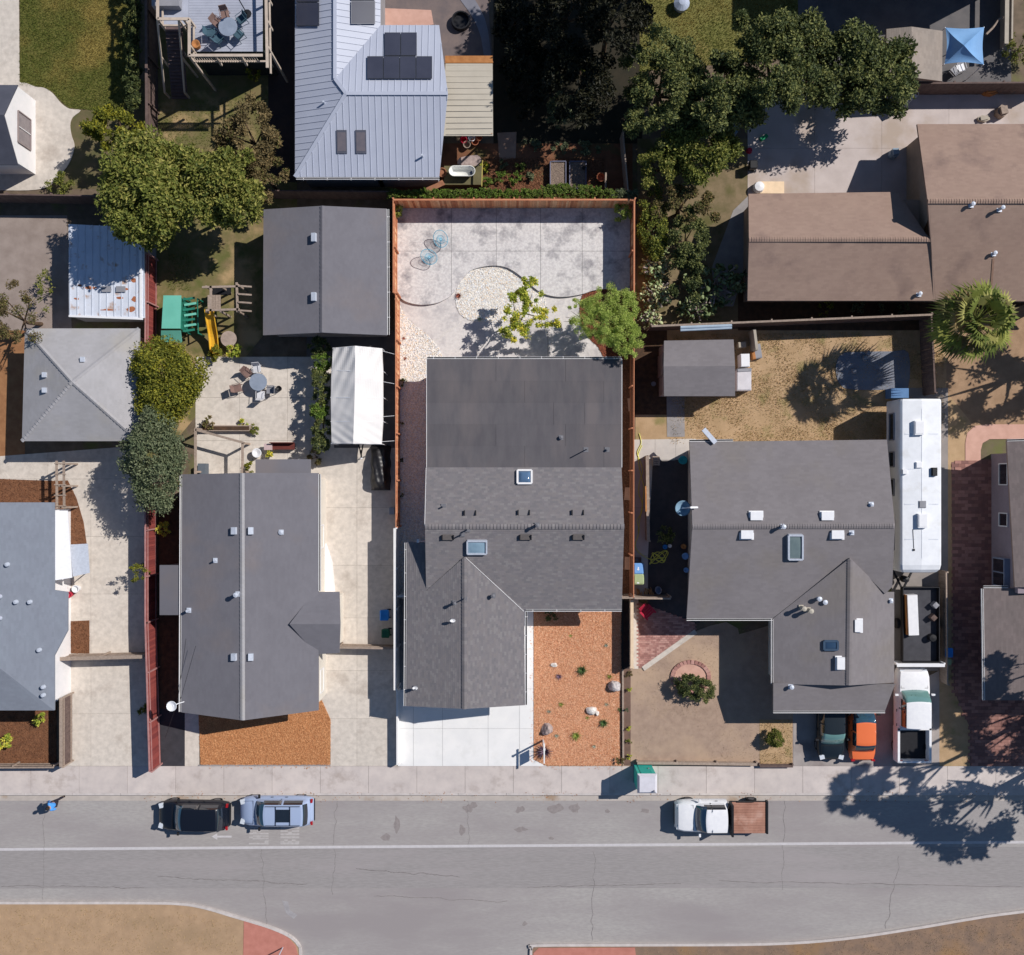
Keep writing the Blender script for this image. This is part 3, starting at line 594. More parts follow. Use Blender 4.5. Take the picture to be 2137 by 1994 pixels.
grass('dry_grass', [(1585, 1502), (1653, 1502), (1653, 1594), (1585, 1594)], 120, mDGRASS, .02)
area('front_driveway', [(1655, 1440), (1880, 1440), (1960, 1400), (1960, 1599), (1655, 1599)], M('driveway_grey', c(170, 160, 156), c(156, 148, 144), 1, c3=c(130, 120, 118), sc3=.4), .028)
area('trailer_pad', [(1860, 810), (1978, 810), (1978, 1400), (1860, 1400)], M('pad_grey', c(150, 142, 138), c(136, 130, 126), 1), .03)
area('side_ground', [(1960, 800), (2025, 880), (2025, 1599), (1955, 1599)], mDRY, .02)
area('side_ground', [(1975, 680), (2200, 620), (2200, 900), (1975, 900)], M('light_brown_soil', c(168, 138, 110), c(148, 120, 94), 1.5, bump=.4), .017)
pavers('dark_brick_yard', [(1985, 965), (2110, 955), (2110, 1430), (2137, 1430), (2200, 1599), (2024, 1599), (2024, 1520), (1990, 1440)], mDPAV, mDPAVB, .42, .21, .032, 290)
area('pink_path', smooth([(2200, 886), (2060, 886), (2034, 889), (2018, 904), (2014, 925), (2014, 968), (2046, 968), (2046, 940), (2050, 925), (2064, 917), (2200, 916)], 1), mPINK, .05)
# ---------------------------------------------------------------- the centre lot
dr = struct('driveway')
DRV = [(830, 1440), (1084, 1440), (1084, 1272), (1113, 1272), (1113, 1586), (1140, 1599), (830, 1599)]
slabs(dr, ccw(PP(DRV, .03)), [P(a, 0, .03).x for a in (829, 862.7, 923.6, 1018.6, 1084, 1142)], [P(0, a, .03).y for a in (1600, 1520.7, 1438, 1355, 1271)], .045, mCONCW, gap=.016)
area('driveway_base', DRV, M('joint_grey', c(170, 168, 168), None, 2), .02)
MUL = [(1114, 1268), (1296, 1268), (1296, 1598), (1141, 1598), (1114, 1585)]
area('mulch_bed', MUL, mCHIPBED, .02); chips('bark_mulch', MUL, 1500, mCHIP, .02, (.035, .08)); chips('loose_chips', [(1106, 1300), (1114, 1300), (1114, 1585), (1141, 1599), (1300, 1599), (1300, 1606), (1130, 1606), (1106, 1590)], 40, mCHIP, .035, (.04, .08)); chips('loose_chips', [(414, 1598), (692, 1598), (692, 1604), (414, 1604)], 30, mCHIPO, .035)
area('narrow_bed', [(1300, 1255), (1314, 1255), (1314, 1396), (1300, 1396)], M('narrow_soil', c(70, 58, 56), c(54, 46, 46), 3), .02)
area('flower_strip', [(1302, 1396), (1316, 1396), (1316, 1598), (1302, 1598)], M('strip_soil', c(122, 96, 84), c(104, 84, 74), 3, bump=.5), .016)
SW = [(831, 800), (891, 745), (891, 1135), (880, 1500), (831, 1500)]
area('side_gravel_bed', [(830, 620), (925, 700), (925, 760), (892, 760), (892, 1250), (830, 1250)], mPEBBED, .01)
area('side_floor', [(832, 1245), (872, 1245), (872, 1474), (832, 1474)], M('side_concrete', c(150, 150, 150), c(136, 136, 138), 2), .03)
GS = [(830, 628), (838, 645), (847, 661), (860, 675), (877, 688), (892, 700), (904.5, 712.6), (913, 722), (918, 730.7), (922, 740), (924, 752), (890, 752)]
pebbles('gravel', GS + [(890, 1250), (831, 1250)], 750, mPEB, .015)
CURVE = smooth([(828, 618), (836, 622.5), (847, 629.6), (866, 635), (886, 636.5), (902, 634.5), (916.5, 631), (934.6, 622), (945, 612), (952.7, 601), (961, 588), (970.8, 576.8), (983, 564.7), (1007, 557), (1037, 554.6), (1062, 560.5), (1084.5, 575), (1102.6, 590), (1120.7, 605.4), (1138.8, 614.5), (1163, 619.6), (1187, 619), (1217, 613.6), (1235, 607.5), (1259.5, 603.3), (1283.7, 605.4), (1317, 614.5)], 4)
up = struct('upper_patio')
UP = ccw([P2(828, 432, .2), P2(1318, 432, .2)] + [P2(a, b_, .2) for a, b_ in CURVE[::-1]])
slabs(up, UP, [P(a, 0, .2).x for a in (826, 942, 1035.7, 1128, 1215, 1320)], [P(0, a, .2).y for a in (640, 524.5, 430)], .2, mPATIO, th=.2, gap=.022)
b = MB(); ins = ccw([P2(828, 432, .2), P2(1318, 432, .2)] + [P2(a, b_ - 1.2, .2) for a, b_ in CURVE[::-1]]); b.prism(ins, 0, .185); b.build('patio_base', M('joint_dark', c(120, 116, 116), None, 2), up)
# lower patio: concrete round the gravel circle, its own joints
CIRC = smooth([(975, 572), (960, 590), (952, 612), (951, 630), (954, 645), (963, 659), (980, 669), (1004, 672), (1030, 673), (1058, 672), (1088, 670), (1112, 665), (1130, 656), (1138, 640), (1136, 622), (1124, 607), (1104, 590), (1084, 575), (1062, 560), (1037, 556), (1007, 558), (988, 563)], 3, True)
area('gravel_bed', CIRC, mPEBBED, .036)
pebbles('gravel', CIRC, 900, mPEB, .036)
lp = struct('lower_patio')
area('joint_filling', [(905, 713), (925, 750), (1143, 750), (1143, 645), (1000, 672), (962, 657), (920, 695)], M('joint_sand', c(226, 220, 214), c(196, 190, 184), 14), .02)
def under(poly_px):                                   # concrete pieces of the lower patio
    return ccw(PP(poly_px))
wedge = smooth([(904.5, 712.6), (913.5, 707), (935, 690), (955, 679), (966, 665)], 3)
pcs = [under([(829, 600)] + [(832, 628), (847, 661), (877, 688), (892, 700), (904.5, 711)] + wedge[1:] + [(953, 645), (950, 620), (962, 590), (980, 560), (950, 590), (930, 620), (886, 630), (850, 625)]),
       under([(904.5, 714), (918, 731), (925, 752), (996, 752), (996, 672), (980, 670), (969, 667)] + [(a + 1.2, b_ + 1.6) for a, b_ in wedge[::-1][1:]]),
       under([(997, 672), (1058, 673), (1112, 667), (1131, 658), (1138, 645), (1143, 643), (1143, 752), (997, 752)]),
       under([(1139, 612), (1217, 610), (1210, 635), (1212, 670), (1228, 705), (1248, 725), (1262, 752), (1144, 752), (1143.6, 643), (1138, 640), (1132, 612)])]
for q in pcs:
    b = MB(); b.prism(q, -.05, .03 + R.uniform(-.002, .002)); b.build('slab', mPATIO2, lp)
PLN = smooth([(1217, 612), (1210, 635), (1212, 670), (1228, 705), (1248, 725), (1262, 752)], 3) + [(1318, 752), (1318, 606), (1283, 606), (1259, 604), (1235, 608)]
area('planter_bed', PLN, M('brick_mulch_bed', c(132, 76, 58), c(108, 62, 50), 3, bump=.5), .05)
chips('bark_mulch', PLN, 420, M('bark_chip_red', None, (.85, .8, .8), 10, pal=[c(160, 96, 70), c(140, 80, 60), c(176, 110, 82), c(120, 70, 54)]), .05)
area('side_soil', [(1292, 745), (1320, 745), (1320, 1250), (1292, 1250)], M('shaded_soil', c(122, 84, 62), c(98, 66, 50), 2.5, bump=.5), .012)
chips('bark_mulch', [(1296, 760), (1318, 760), (1318, 1248), (1296, 1248)], 260, mCHIPB, .012)
for i, (a, d) in enumerate([((1304, 1016), (1317, 1046)), ((1304, 1162), (1317, 1190)), ((1311, 833), (1317, 857))]):  # flat panels in a paler brown stand in for sunlit patches
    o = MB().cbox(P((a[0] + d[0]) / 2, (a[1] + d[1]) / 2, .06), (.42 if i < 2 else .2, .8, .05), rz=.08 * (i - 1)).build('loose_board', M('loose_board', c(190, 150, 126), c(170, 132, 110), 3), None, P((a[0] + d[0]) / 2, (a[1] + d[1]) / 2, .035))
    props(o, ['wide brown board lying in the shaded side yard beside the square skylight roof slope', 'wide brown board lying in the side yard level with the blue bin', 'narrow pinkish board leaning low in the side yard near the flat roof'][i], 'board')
# ---------------------------------------------------------------- fences
def fence(name, label, a, b_, h, zb=0.0, mat=None, cap=None, capw=.1, thick=.03, bw=.14, single=False, post=2.4, side=1, postmat=None, postw=.09, group=None, cat='fence', toph=None, boardz=0):
    """a,b_: photo px of the top edge"""
    zt = zb + h; A, B = P(*a, zt), P(*b_, zt); A.z = B.z = zb; d = (B - A); L_ = d.length; d.normalize(); nrm = Vector((-d.y, d.x, 0)) * side
    root = T(name, label, cat, A, group); n = max(1, int(round(L_ / bw))); st = L_ / n; ang = math.atan2(d.y, d.x)
    if single:
        bb = MB(); bb.box(.004, -thick / 2, 0, st - .004, thick / 2, h - .04); me = None
        for i in range(n):
            if me is None: o = bb.build('board', mat, None); me = o.data; bpy.data.objects.remove(o); ORG.pop('board', None)
            o = bpy.data.objects.new('board', me); sc.collection.objects.link(o); o.parent = root
            o.location = d * (i * st) + nrm * R.uniform(-.006, .006); o.rotation_euler = (R.uniform(-.006, .006), 0, ang); o.scale = (1, 1, R.uniform(.985, 1.0))
    else:
        V = []; Fq = []; rn = []
        for i in range(n):
            p = A + d * (i * st + .004); q = A + d * ((i + 1) * st - .004); o_ = nrm * R.uniform(-.005, .005); k = len(V); hh = h - .04 - R.random() * .03
            for z in (0, hh):
                for s_, e_ in ((p, -1), (q, -1), (q, 1), (p, 1)): V.append(s_ + o_ + nrm * e_ * thick / 2 + Vector((0, 0, z)))
            Fq += [(k + 4, k + 5, k + 6, k + 7), (k, k + 1, k + 5, k + 4), (k + 1, k + 2, k + 6, k + 5), (k + 2, k + 3, k + 7, k + 6), (k + 3, k, k + 4, k + 7)]; rn += [R.random()] * 5
        o = npmesh('boards', np.array([tuple(v) for v in V]), Fq, mat, rn, root); o['kind'] = 'stuff'
    if cap:
        bb = MB(); bb.beam(A + Vector((0, 0, h - .02)), B + Vector((0, 0, h - .02)), capw, .04); bb.build('cap', cap, root)
    bb = MB()
    for z in (.25, h - .3): bb.beam(A + nrm * .05 + Vector((0, 0, z)), B + nrm * .05 + Vector((0, 0, z)), .04, .09)
    bb.build('rail', postmat or cap or mat, root)
    k = max(1, int(L_ / post))
    for i in range(k + 1):
        p = A + d * (L_ * i / k) + nrm * .1; bb = MB(); bb.box(p.x - postw / 2, p.y - postw / 2, zb, p.x + postw / 2, p.y + postw / 2, zb + h - .02); bb.build('post', postmat or cap or mat, root)
    return root
fence('board_fence', 'tall orange cedar fence along the back of the grey concrete patio', (820, 417), (1326, 417), 1.8, .2, mCEDAR, mCAP, .1, single=True, side=1)
fence('board_fence', 'orange cedar fence on the left edge of the patio beside the blue chairs', (820.5, 418), (820.5, 611), 1.8, .2, mCEDAR, mCAP, .06, single=True, side=1)
fence('board_fence', 'long orange cedar fence between the white canopy and the gravel side yard', (825.5, 611), (826, 1101), 1.85, 0, mCEDAR, mCAP, .05, single=True, side=1)
fence('board_fence', 'cedar fence on the right edge of the patio beside the cactus bed', (1324, 418), (1323.5, 628), 1.8, .2, mCEDAR, mCAP, .09, single=True, side=-1)
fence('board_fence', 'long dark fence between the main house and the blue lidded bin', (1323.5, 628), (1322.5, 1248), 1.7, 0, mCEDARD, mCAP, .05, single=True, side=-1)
fence('vinyl_fence', 'tall white fence beside the left wing roof of the main house', (823.5, 1103), (824, 1441), 2.0, 0, mFW, mFW, .15, bw=.2)
fence('vinyl_fence', 'low white fence running down to the sidewalk beside the white driveway', (828.5, 1443), (829, 1597), .72, 0, mFW, mFW, .1, bw=.2)
fence('panel_fence', 'cream topped low fence beside the brick walk of the right house', (1319, 1253), (1319, 1395), 1.15, 0, mCREAM, mCREAM, .19, bw=.3, thick=.08)
fence('edging_rail', 'thin black rail at the right edge of the orange mulch bed', (1298.5, 1250), (1298.5, 1396), .22, 0, mBLK, mBLK, .06, bw=.3)
b = MB(); b.beam(P(1299.5, 1397, .1), P(1300.5, 1592, .1), .11, .2); props(b.build('garden_edging', mWOODG, None, P(1299.5, 1397, 0)), 'pale low timber edging between the orange mulch and the flower strip', 'edging')
fence('gate', 'narrow wooden gate closing the shaded side yard right of the main house', (1298, 1248.5), (1322, 1248.5), 1.7, 0, mWOODG, mWOODG, .09, bw=.14, single=True, cat='gate', post=9)
fence('gate', 'narrow white gate between the white fence and the left wing of the main house', (827, 1246), (847, 1244), 1.6, 0, mFW, mFW, .1, bw=.14, single=True, cat='gate', post=9)
fence('board_fence', 'short weathered fence in front of the firewood between the two houses', (1324, 1249), (1400, 1250), 1.7, 0, mWOODG, mWOODG, .1, bw=.14, side=1)
fence('red_fence', 'long red stained fence at the left driveway, lower stretch to the sidewalk', (303, 1300), (312, 1612), 1.85, 0, mFRED, mFREDC, .1, side=1)
fence('red_fence', 'red stained fence beside the pale driveway, middle stretch with an overhanging bush', (303, 1010), (303, 1300), 1.85, 0, mFRED, mFREDC, .1, side=1)
fence('red_fence', 'red stained fence between the rusty metal shed and the teal playhouse', (304, 530), (303, 730), 1.85, 0, mFRED, mFREDC, .1, side=1)
fence('board_fence', 'weathered brown fence between the green lawn and the raised deck', (304, -80), (306, 312), 1.85, 0, mWOODB, mWOODB, .16, side=1)
fence('board_fence', 'brown fence behind the rusty metal shed under the big tree', (-80, 405), (290, 410), 1.8, 0, mWOODB, mWOODB, .08)
fence('board_fence', 'dark fence between the light metal roof house and the dark garage roof', (560, 398), (820, 400), 1.7, 0, mWOODB, mWOODB, .08)
fence('board_fence', 'weathered fence above the right back lawn behind the small shed', (1360, 681), (1946, 657), 1.9, 0, mWOODB, mWOODG, .12, side=1)
fence('board_fence', 'fence at the far right with the fan palm above it', (1944, 655), (1952, 820), 1.8, 0, mWOODB, mWOODB, .1)
fence('board_fence', 'brown fence below the blue canopy at the top right', (1890, 174), (2200, 172), 1.8, 0, mWOODB, mWOODB, .1)
fence('board_fence', 'pale fence behind the raised garden beds leading to the dark trees', (1300, 270), (1311, 400), 1.7, 0, mWOODG, mWOODG, .07)
fence('board_fence', 'weathered side fence between the white trailer and the brick yard', (1975, 1195), (1978, 1430), 1.1, 0, mWOODG, mWOODG, .08)
fence('driveway_gate', 'grey slatted gate across the pale driveway at the left', (118, 1376), (300, 1371), 1.5, 0, mWOODG, mWOODG, .22, bw=.18, cat='gate')
fence('driveway_gate', 'low weathered gate across the shared driveway beside the left house', (708, 1352), (822, 1354), 1.2, 0, mWOODG, mWOODG, .12, bw=.16, cat='gate')
fence('trailer_gate', 'white gate in front of the utility trailer beside the parked white pickup', (1872, 1389), (1972, 1389), 1.4, 0, mWHITE, mWHITE, .2, bw=.2, cat='gate')
fence('board_fence', 'brown fence beside the brown mulch garden at the lower left', (127, 1457), (127, 1602), 1.5, 0, mWOODB, mWOODG, .2)
fence('board_fence', 'low dark fence along the sidewalk at the lower left corner', (-60, 1603), (112, 1602), .9, 0, mWOODB, mWOODG, .1)
fence('beam_fence', 'weathered beam fence beside the yellow hose and the dark courtyard', (1351, 952), (1353, 1130), 1.2, 0, mWOODG, mWOODG, .2, bw=.2)
b = MB(); b.beam(P(1347.5, 1015, 1.3), P(1348.5, 1068, 1.3), .09, .05); props(b.build('timber', mORW, None, P(1347.5, 1015, 0)), 'orange timber resting on the beam fence beside the yellow hose', 'plank')
fence('low_wall', 'low wall at the sidewalk in front of the dry right front yard', (1330, 1593), (1580, 1596), .4, 0, mWOODG, mWOODG, .16, bw=.3, cat='wall')
fence('low_wall', 'low brown border round the small plot with the round bush', (1586, 1600), (1655, 1600), .35, 0, mWOODB, mWOODB, .14, bw=.3, cat='wall')
# ---------------------------------------------------------------- the main house
hs = T('house', 'main grey shingled house in the centre with a white driveway and two skylights', 'house', P(1068, 1100, 0))
SL = .266
pN = Plane((889, 976, 3.02), (1297, 976, 3.02), (1297, 1099, 3.95))       # north slope
pS = Plane((890, 1271.8, 2.6), (1297, 1271.8, 2.6), (1100, 1099, 3.95))   # south slope
pF = Plane((891, 749.7, 2.6), (1297.3, 749.7, 2.6), (1297, 976, 3.0))     # low slope rear roof
pW = Plane((847, 1132, 2.6), (847, 1474, 2.6), (969.3, 1300, 3.56))       # wing, west slope
pE = Plane((1095.4, 1279, 2.6), (1095.4, 1472, 2.6), (969.3, 1300, 3.56))
roof(hs, [(pF, [[(891, 749.7), (1297.3, 749.7), (1297, 976.5), (890.5, 976.5)]])], mBIT, None, name='flat_roof')
# rolled roofing sheets with laps, each its own strip
x = 891.0; k = 0
rb = [o for o in hs.children if o.name.startswith('flat_roof')][0]
for i in range(5):
    ya, yb = 750 + i * 45.2, 750 + (i + 1) * 45.2
    cuts = [891, 1035 + 60 * (i % 3), 1180 + 40 * ((i * 2) % 3), 1297.2]
    for j in range(3):
        b = MB(); b.slab([pF.pt(cuts[j] + .2, ya + .3, .011), pF.pt(cuts[j + 1] - .2, ya + .3, .011), pF.pt(cuts[j + 1] - .2, yb + .4, .016), pF.pt(cuts[j] + .2, yb + .4, .016)], .012); b.build('roofing_sheet', mBIT, rb)
roof(hs, [(pN, [[(889.3, 976), (1297, 976), (1302.5, 1099.3), (887, 1099.3)]]),
          (pS, [[(887, 1099), (969.5, 1099), (969.5, 1162), (889.5, 1233)], [(969.5, 1099), (1302.5, 1099), (1297.5, 1271.8), (1094, 1271.8), (969.5, 1162)]]),
          (pW, [[(849, 1132), (889.5, 1132), (889.5, 1233.5), (847.8, 1233.5)], [(889.5, 1233.5), (969.3, 1162.5), (969.3, 1233.5)], [(847.8, 1233.5), (969.3, 1233.5), (969.3, 1480), (847, 1474)]]),
          (pE, [[(969.3, 1162.5), (1094, 1272), (1095.6, 1472), (969.3, 1480)]])], mTABD, mTAB, ex=.13, wd=.24, lift=.011)
up3 = Vector((0, 0, .045))
ridgecaps(hs, pS.pt(887, 1099) + up3, pS.pt(1302.5, 1099) + up3, mTAB, .2, .3)
ridgecaps(hs, pW.pt(969.3, 1166) + up3, pW.pt(969.3, 1480) + up3, mTAB, .2, .3)
b = MB()
for px0, py0, px1, py1 in ((893, 751, 1295, 976), (890, 976, 1297, 1271), (848, 1134, 969, 1472), (969, 1272, 1095, 1471)):
    a, d = P(px0, py0, 2.6), P(px1, py1, 2.6); b.box(a.x + .42, d.y + (.42 if py1 > 1000 else 0), 0, d.x - .42, a.y - (.42 if py0 < 800 else 0), 2.44)
b.build('wall', mWALLW, hs)
b = MB()                                                  # gable infill
for (xw, y0, y1, yr) in ((P(1297, 0, 2.6).x - .45, P(0, 976, 3).y, P(0, 1268, 2.6).y, P(0, 1099, 3.95).y), (P(890, 0, 2.6).x + .45, P(0, 976, 3).y, P(0, 1230, 2.9).y, P(0, 1099, 3.95).y)):
    b.add([(xw, y0, 2.4), (xw, y1, 2.4), (xw, y1, 2.5), (xw, yr, 3.8), (xw, y0, 2.9)], [(0, 1, 2, 3, 4)])
ys = P(0, 1472, 2.6).y + .45; b.add([(P(850, 0, 2.6).x + .4, ys, 2.4), (P(1093, 0, 2.6).x - .4, ys, 2.4), (P(969, 0, 3.5).x, ys, 3.4)], [(0, 1, 2)])
b.build('gable', mWALLW, hs)
def gutter(root, pl, a, d, off, mat=mTRIM, tick=None, dz=-.03):
    p, q = pl.pt(*a) if pl else a, pl.pt(*d) if pl else d; o = Vector((off[0], off[1], dz)); b = MB(); p, q = p + o, q + o
    n = Vector((-(q - p).y, (q - p).x, 0)).normalized()
    b.beam(p + n * .055, q + n * .055, .016, .1); b.beam(p - n * .05, q - n * .05, .03, .1); b.beam(p - Vector((0, 0, .055)), q - Vector((0, 0, .055)), .13, .012)
    g = b.build('gutter', mat, root)
    b = MB(); b.beam(p - Vector((0, 0, .046)), q - Vector((0, 0, .046)), .085, .004); b.build('gutter_channel', mBLK, g)
    if tick:
        L_ = (q - p).length; k = max(1, int(L_ / tick))
        for i in range(k):
            c_ = p + (q - p) * ((i + .3) / k); b = MB(); b.beam(c_ - n * .1, c_ + n * .1, .035, .02); b2 = b.build('gutter_bracket', mat, g)
gutter(hs, pF, (891, 749.7), (1297.3, 749.7), (0, .07), tick=1.25)
gutter(hs, pS, (1097, 1271.8), (1297.5, 1271.8), (0, -.07), tick=1.2)
gutter(hs, pE, (1095.5, 1276), (1095.6, 1472), (.07, 0), tick=1.0)
gutter(hs, pW, (849, 1133), (847, 1474), (-.07, 0), tick=1.3)
b = MB(); b.beam(pS.pt(887, 1099) + Vector((-.02, 0, -.06)), pN.pt(890, 977) + Vector((-.02, 0, -.06)), .03, .14); b.beam(pN.pt(891, 976) + Vector((-.02, 0, -.06)), pF.pt(891, 750) + Vector((-.02, 0, -.06)), .03, .14); b.beam(pF.pt(1297.2, 750) + Vector((.02, 0, -.05)), pF.pt(1297.1, 976) + Vector((.02, 0, -.05)), .03, .12)
b.build('rake_trim', mTRIM, hs)
b = MB(); b.beam(pE.pt(972, 1164) + Vector((0, 0, .03)), pE.pt(1093, 1276) + Vector((0, 0, .03)), .03, .02); b.build('valley_flashing', mTRIM, hs)
def skylight(root, pl, x0, y0, x1, y1, fmat, gmat, fw=.11, h=.16, dome=.14):
    q = [pl.pt(*a) for a in ((x0, y0), (x1, y0), (x1, y1), (x0, y1))]; n = pl.n; b = MB()
    qq = [p + n * h / 2 for p in q]; cen = sum(q, Vector()) / 4
    for i in range(4): b.beam(qq[i], qq[(i + 1) % 4], fw, h + .02 + .003 * (i % 2), n)
    f = b.build('skylight', fmat, root)
    NX = 10; vs = []; fs = []                              # bulged dome pane
    for i in range(NX + 1):
        for j in range(NX + 1):
            s, t_ = i / NX, j / NX; p = q[0].lerp(q[1], s).lerp(q[3].lerp(q[2], s), t_); p = cen + (p - cen) * .9
            vs.append(p + n * (h * .7 + dome * (1 - (2 * s - 1) ** 4) * (1 - (2 * t_ - 1) ** 4) ** 1.0))
    for i in range(NX):
        for j in range(NX): a = i * (NX + 1) + j; fs.append((a, a + 1, a + NX + 2, a + NX + 1))
    b = MB(); b.add(vs, fs); b.build('pane', gmat, f, smooth=True)
    return f
skylight(hs, pN, 1080, 983, 1109.5, 1010.5, mTRIM, mGLASS)
skylight(hs, pS, 975.5, 1128, 1015.5, 1154.5, mGALV, mGLASS2, fw=.09, h=.22, dome=.05)
def lowvent(root, pl, x, y, up):                          # small shingle covered ridge vent with open cheeks
    b = MB(); c_ = pl.pt(x, y); u, v, n = pl.u, pl.v, pl.n
    w2, l2 = .3, .16
    a = [c_ - u * w2 - v * l2, c_ + u * w2 - v * l2, c_ + u * w2 + v * l2, c_ - u * w2 + v * l2]
    vs = [p for p in a] + [a[0] + n * .13, a[1] + n * .13, a[2] + n * .02, a[3] + n * .02]
    b.add(vs, ((4, 5, 6, 7), (0, 1, 5, 4), (1, 2, 6, 5), (3, 0, 4, 7))); o = b.build('roof_vent', mTAB if up else mVENT, root)
    b = MB()
    for s in (-1, 1): b.beam(c_ + u * s * (w2 + .035) - v * l2 + n * .07, c_ + u * s * (w2 + .035) + v * l2 * .8 + n * .07, .07, .16, n)
    if not up: b.beam(c_ - u * w2 - v * (l2 + .02) + n * .05, c_ + u * w2 - v * (l2 + .02) + n * .05, .03, .07, n)
    b.build('louvre', mBLK, o)
for x, y in ((981, 1072), (1093, 1071), (1205.5, 1071)): lowvent(hs, pN, x, y, True)
for x, y in ((934.5, 1121), (1096.5, 1120.5), (1206.5, 1120.5)): lowvent(hs, pS, x, y, False)
for pl, x, y, h, r in ((pN, 925.5, 1057, .35, .05), (pS, 976.5, 1105, .42, .045), (pS, 965, 1115, .45, .045), (pS, 1121, 1096, .6, .09), (pE, 1029, 1243, .38, .1), (pW, 949.5, 1258, .5, .08), (pW, 970, 1249, .4, .04),
                       (pF, 1170.5, 913.6, .2, .09), (pF, 1222.7, 939, 1.05, .035), (pF, 1267, 939, .22, .07), (pW, 868, 1436, .5, .04), (pW, 946.5, 1296, .32, .04)):
    pipe(hs, pl.pt(x, y), h, r, mPIPE, cap=r > .07)
# little dish-like white vents on the wing
for x, y in ((948, 1294), (870, 1434)):
    p = pW.pt(x, y, .3); b = MB(); b.lathe(p, [(0, .02), (.1, .03), (.16, .09), (.17, .08), (.1, -.01), (0, -.02)], 12, .6); b.build('vent_hood', mWHITE, hs, smooth=True)
b = MB(); p = pW.pt(873, 1129, .05); b.cbox((p.x, p.y, p.z), (.14, .2, .2)); b.build('vent_box', mWHITE, hs)
# garage door and front door on the walls (seen from the side only)
b = MB(); y = P(0, 1471, 2.6).y + .4; x0, x1 = P(860, 0, 2.6).x + .3, P(1085, 0, 2.6).x - .5
for i in range(4): b.box(x0, y - .03, .05 + i * .53, x1, y + .03, .56 + i * .53)
b.build('garage_door', mTRIM, hs)
window(hs, (P(1190, 0, 2.6).x, P(0, 1271, 2.6).y + .4, 1.5), 1.8, 1.1, (1, 0), mTRIM, mGLD, (0, -1))
window(hs, (P(1000, 0, 2.6).x, P(0, 751, 2.6).y - .4, 1.3), 2.2, 1.9, (1, 0), mTRIM, mGLD, (0, 1))
window(hs, (P(1150, 0, 2.6).x, P(0, 751, 2.6).y - .4, 1.5), 1.4, 1.0, (1, 0), mTRIM, mGLD, (0, 1))
# ---------------------------------------------------------------- low house on the left
h2 = T('house', 'grey gabled house left of the shared driveway with an orange mulch bed below it', 'house', P(505, 1245, 0))
qW = Plane((380, 990, 2.8), (378, 1487, 2.8), (505.8, 1240, 3.75)); qE = Plane((664.5, 987.5, 2.8), (664.6, 1483, 2.8), (505.8, 1240, 3.75))
roof(h2, [(qW, [[(380, 990.5), (505.5, 987.5), (506.7, 1504), (378, 1487)]]), (qE, [[(505.5, 987.5), (664.5, 987.5), (664.6, 1483), (506.7, 1504)]])], mTABN, mTABN, .14, .32, .0022)
ridgecaps(h2, qW.pt(505.6, 988) + up3, qW.pt(506.6, 1503) + up3, mTABP, .25, .28)
b = MB(); a, d = P(380, 990, 2.8), P(664.5, 1483, 2.8); b.box(a.x + .4, d.y + .4, 0, d.x - .06, a.y - .3, 2.6); b.build('wall', mWALLC, h2)
b = MB(); b.slab([P(533, 959, 2.75), P(648, 959, 2.75), P(648, 990, 2.78), P(533, 990, 2.78)], .15); b.build('porch_roof', mTABN, h2)
b = MB(); b.slab([P(333, 1180, 2.5), P(392, 1180, 2.85), P(392, 1284, 2.85), P(333, 1284, 2.5)], .14); b.build('side_roof', mTABN, h2)
b = MB(); a, d = P(336, 1184, 2.5), P(384, 1280, 2.5); b.box(a.x, d.y, 0, d.x, a.y, 2.4); b.build('side_wall', mWALLG, h2)
qa, qb = Plane((640, 1236, 2.75), (708, 1236, 2.75), (640, 1303, 3.35)), Plane((640, 1362, 2.75), (708, 1362, 2.75), (640, 1303, 3.35))
roof(h2, [(qa, [[(604, 1303), (655, 1236), (708, 1236), (710, 1303)]]), (qb, [[(604, 1303), (710, 1303), (708, 1363), (660, 1366)]])], mTABN, mTABN, .14, .32, .0035, name='dormer_roof')
b = MB(); a, d = P(655, 1240, 2.7), P(704, 1360, 2.7); b.box(a.x - .8, d.y + .25, 0, d.x - .1, a.y - .25, 2.6); b.build('side_wall', mWALLC, h2)
b = MB(); b.prism([P2(676, 1118), P2(694, 1172), P2(700, 1236), P2(676, 1236)], 0, .5); b.build('step', mWALLW, h2)
gutter(h2, qE, (664.5, 990), (664.6, 1234), (.07, 0)); gutter(h2, qW, (380, 991), (378, 1486), (-.07, 0))
for x, y, m_ in ((490, 1108, mGALV), (523.6, 1108, mGALV), (490, 1371, mGALV), (523.6, 1371, mGALV)):
    pl = qW if x < 506 else qE; p = pl.pt(x, y, .1); b = MB(); b.cbox(p, (.3, .42, .2), ry=-.2 if x < 506 else .2); b.build('roof_vent', m_, h2)
for x, y, h, r in ((587, 1111, .12, .12), (497, 1240, .55, .11), (395, 1274, .4, .09), (450, 1170, .3, .06)): pipe(h2, (qW if x < 506 else qE).pt(x, y), h, r, mGALV, cap=r > .1)
p = qW.pt(384, 1465); b = MB(); b.tube([p, p + Vector((-.2, 0, .5)), p + Vector((-.45, -.1, .62))], .03, 6); b.lathe(p + Vector((-.5, -.1, .6)), [(0, 0), (.15, .03), (.3, .12), (.31, .1), (.15, 0), (0, -.03)], 14); b.build('dish', mWHITE, h2)
for yy in (1120, 1300, 1420): window(h2, (P(664, 0, 2.8).x - .07, P(0, yy, 1.5).y, 1.5), 1.4, 1.0, (0, 1), mTRIM, mGLD, (1, 0))
b = MB(); b.tube([qW.pt(400, 1330, .6), qW.pt(380, 1460, .45), P(345, 1540, 1.0)], .012, 4); b.tube([qW.pt(420, 1345, .6), qW.pt(384, 1462, .45)], .012, 4); b.build('service_wire', mBLK, h2)
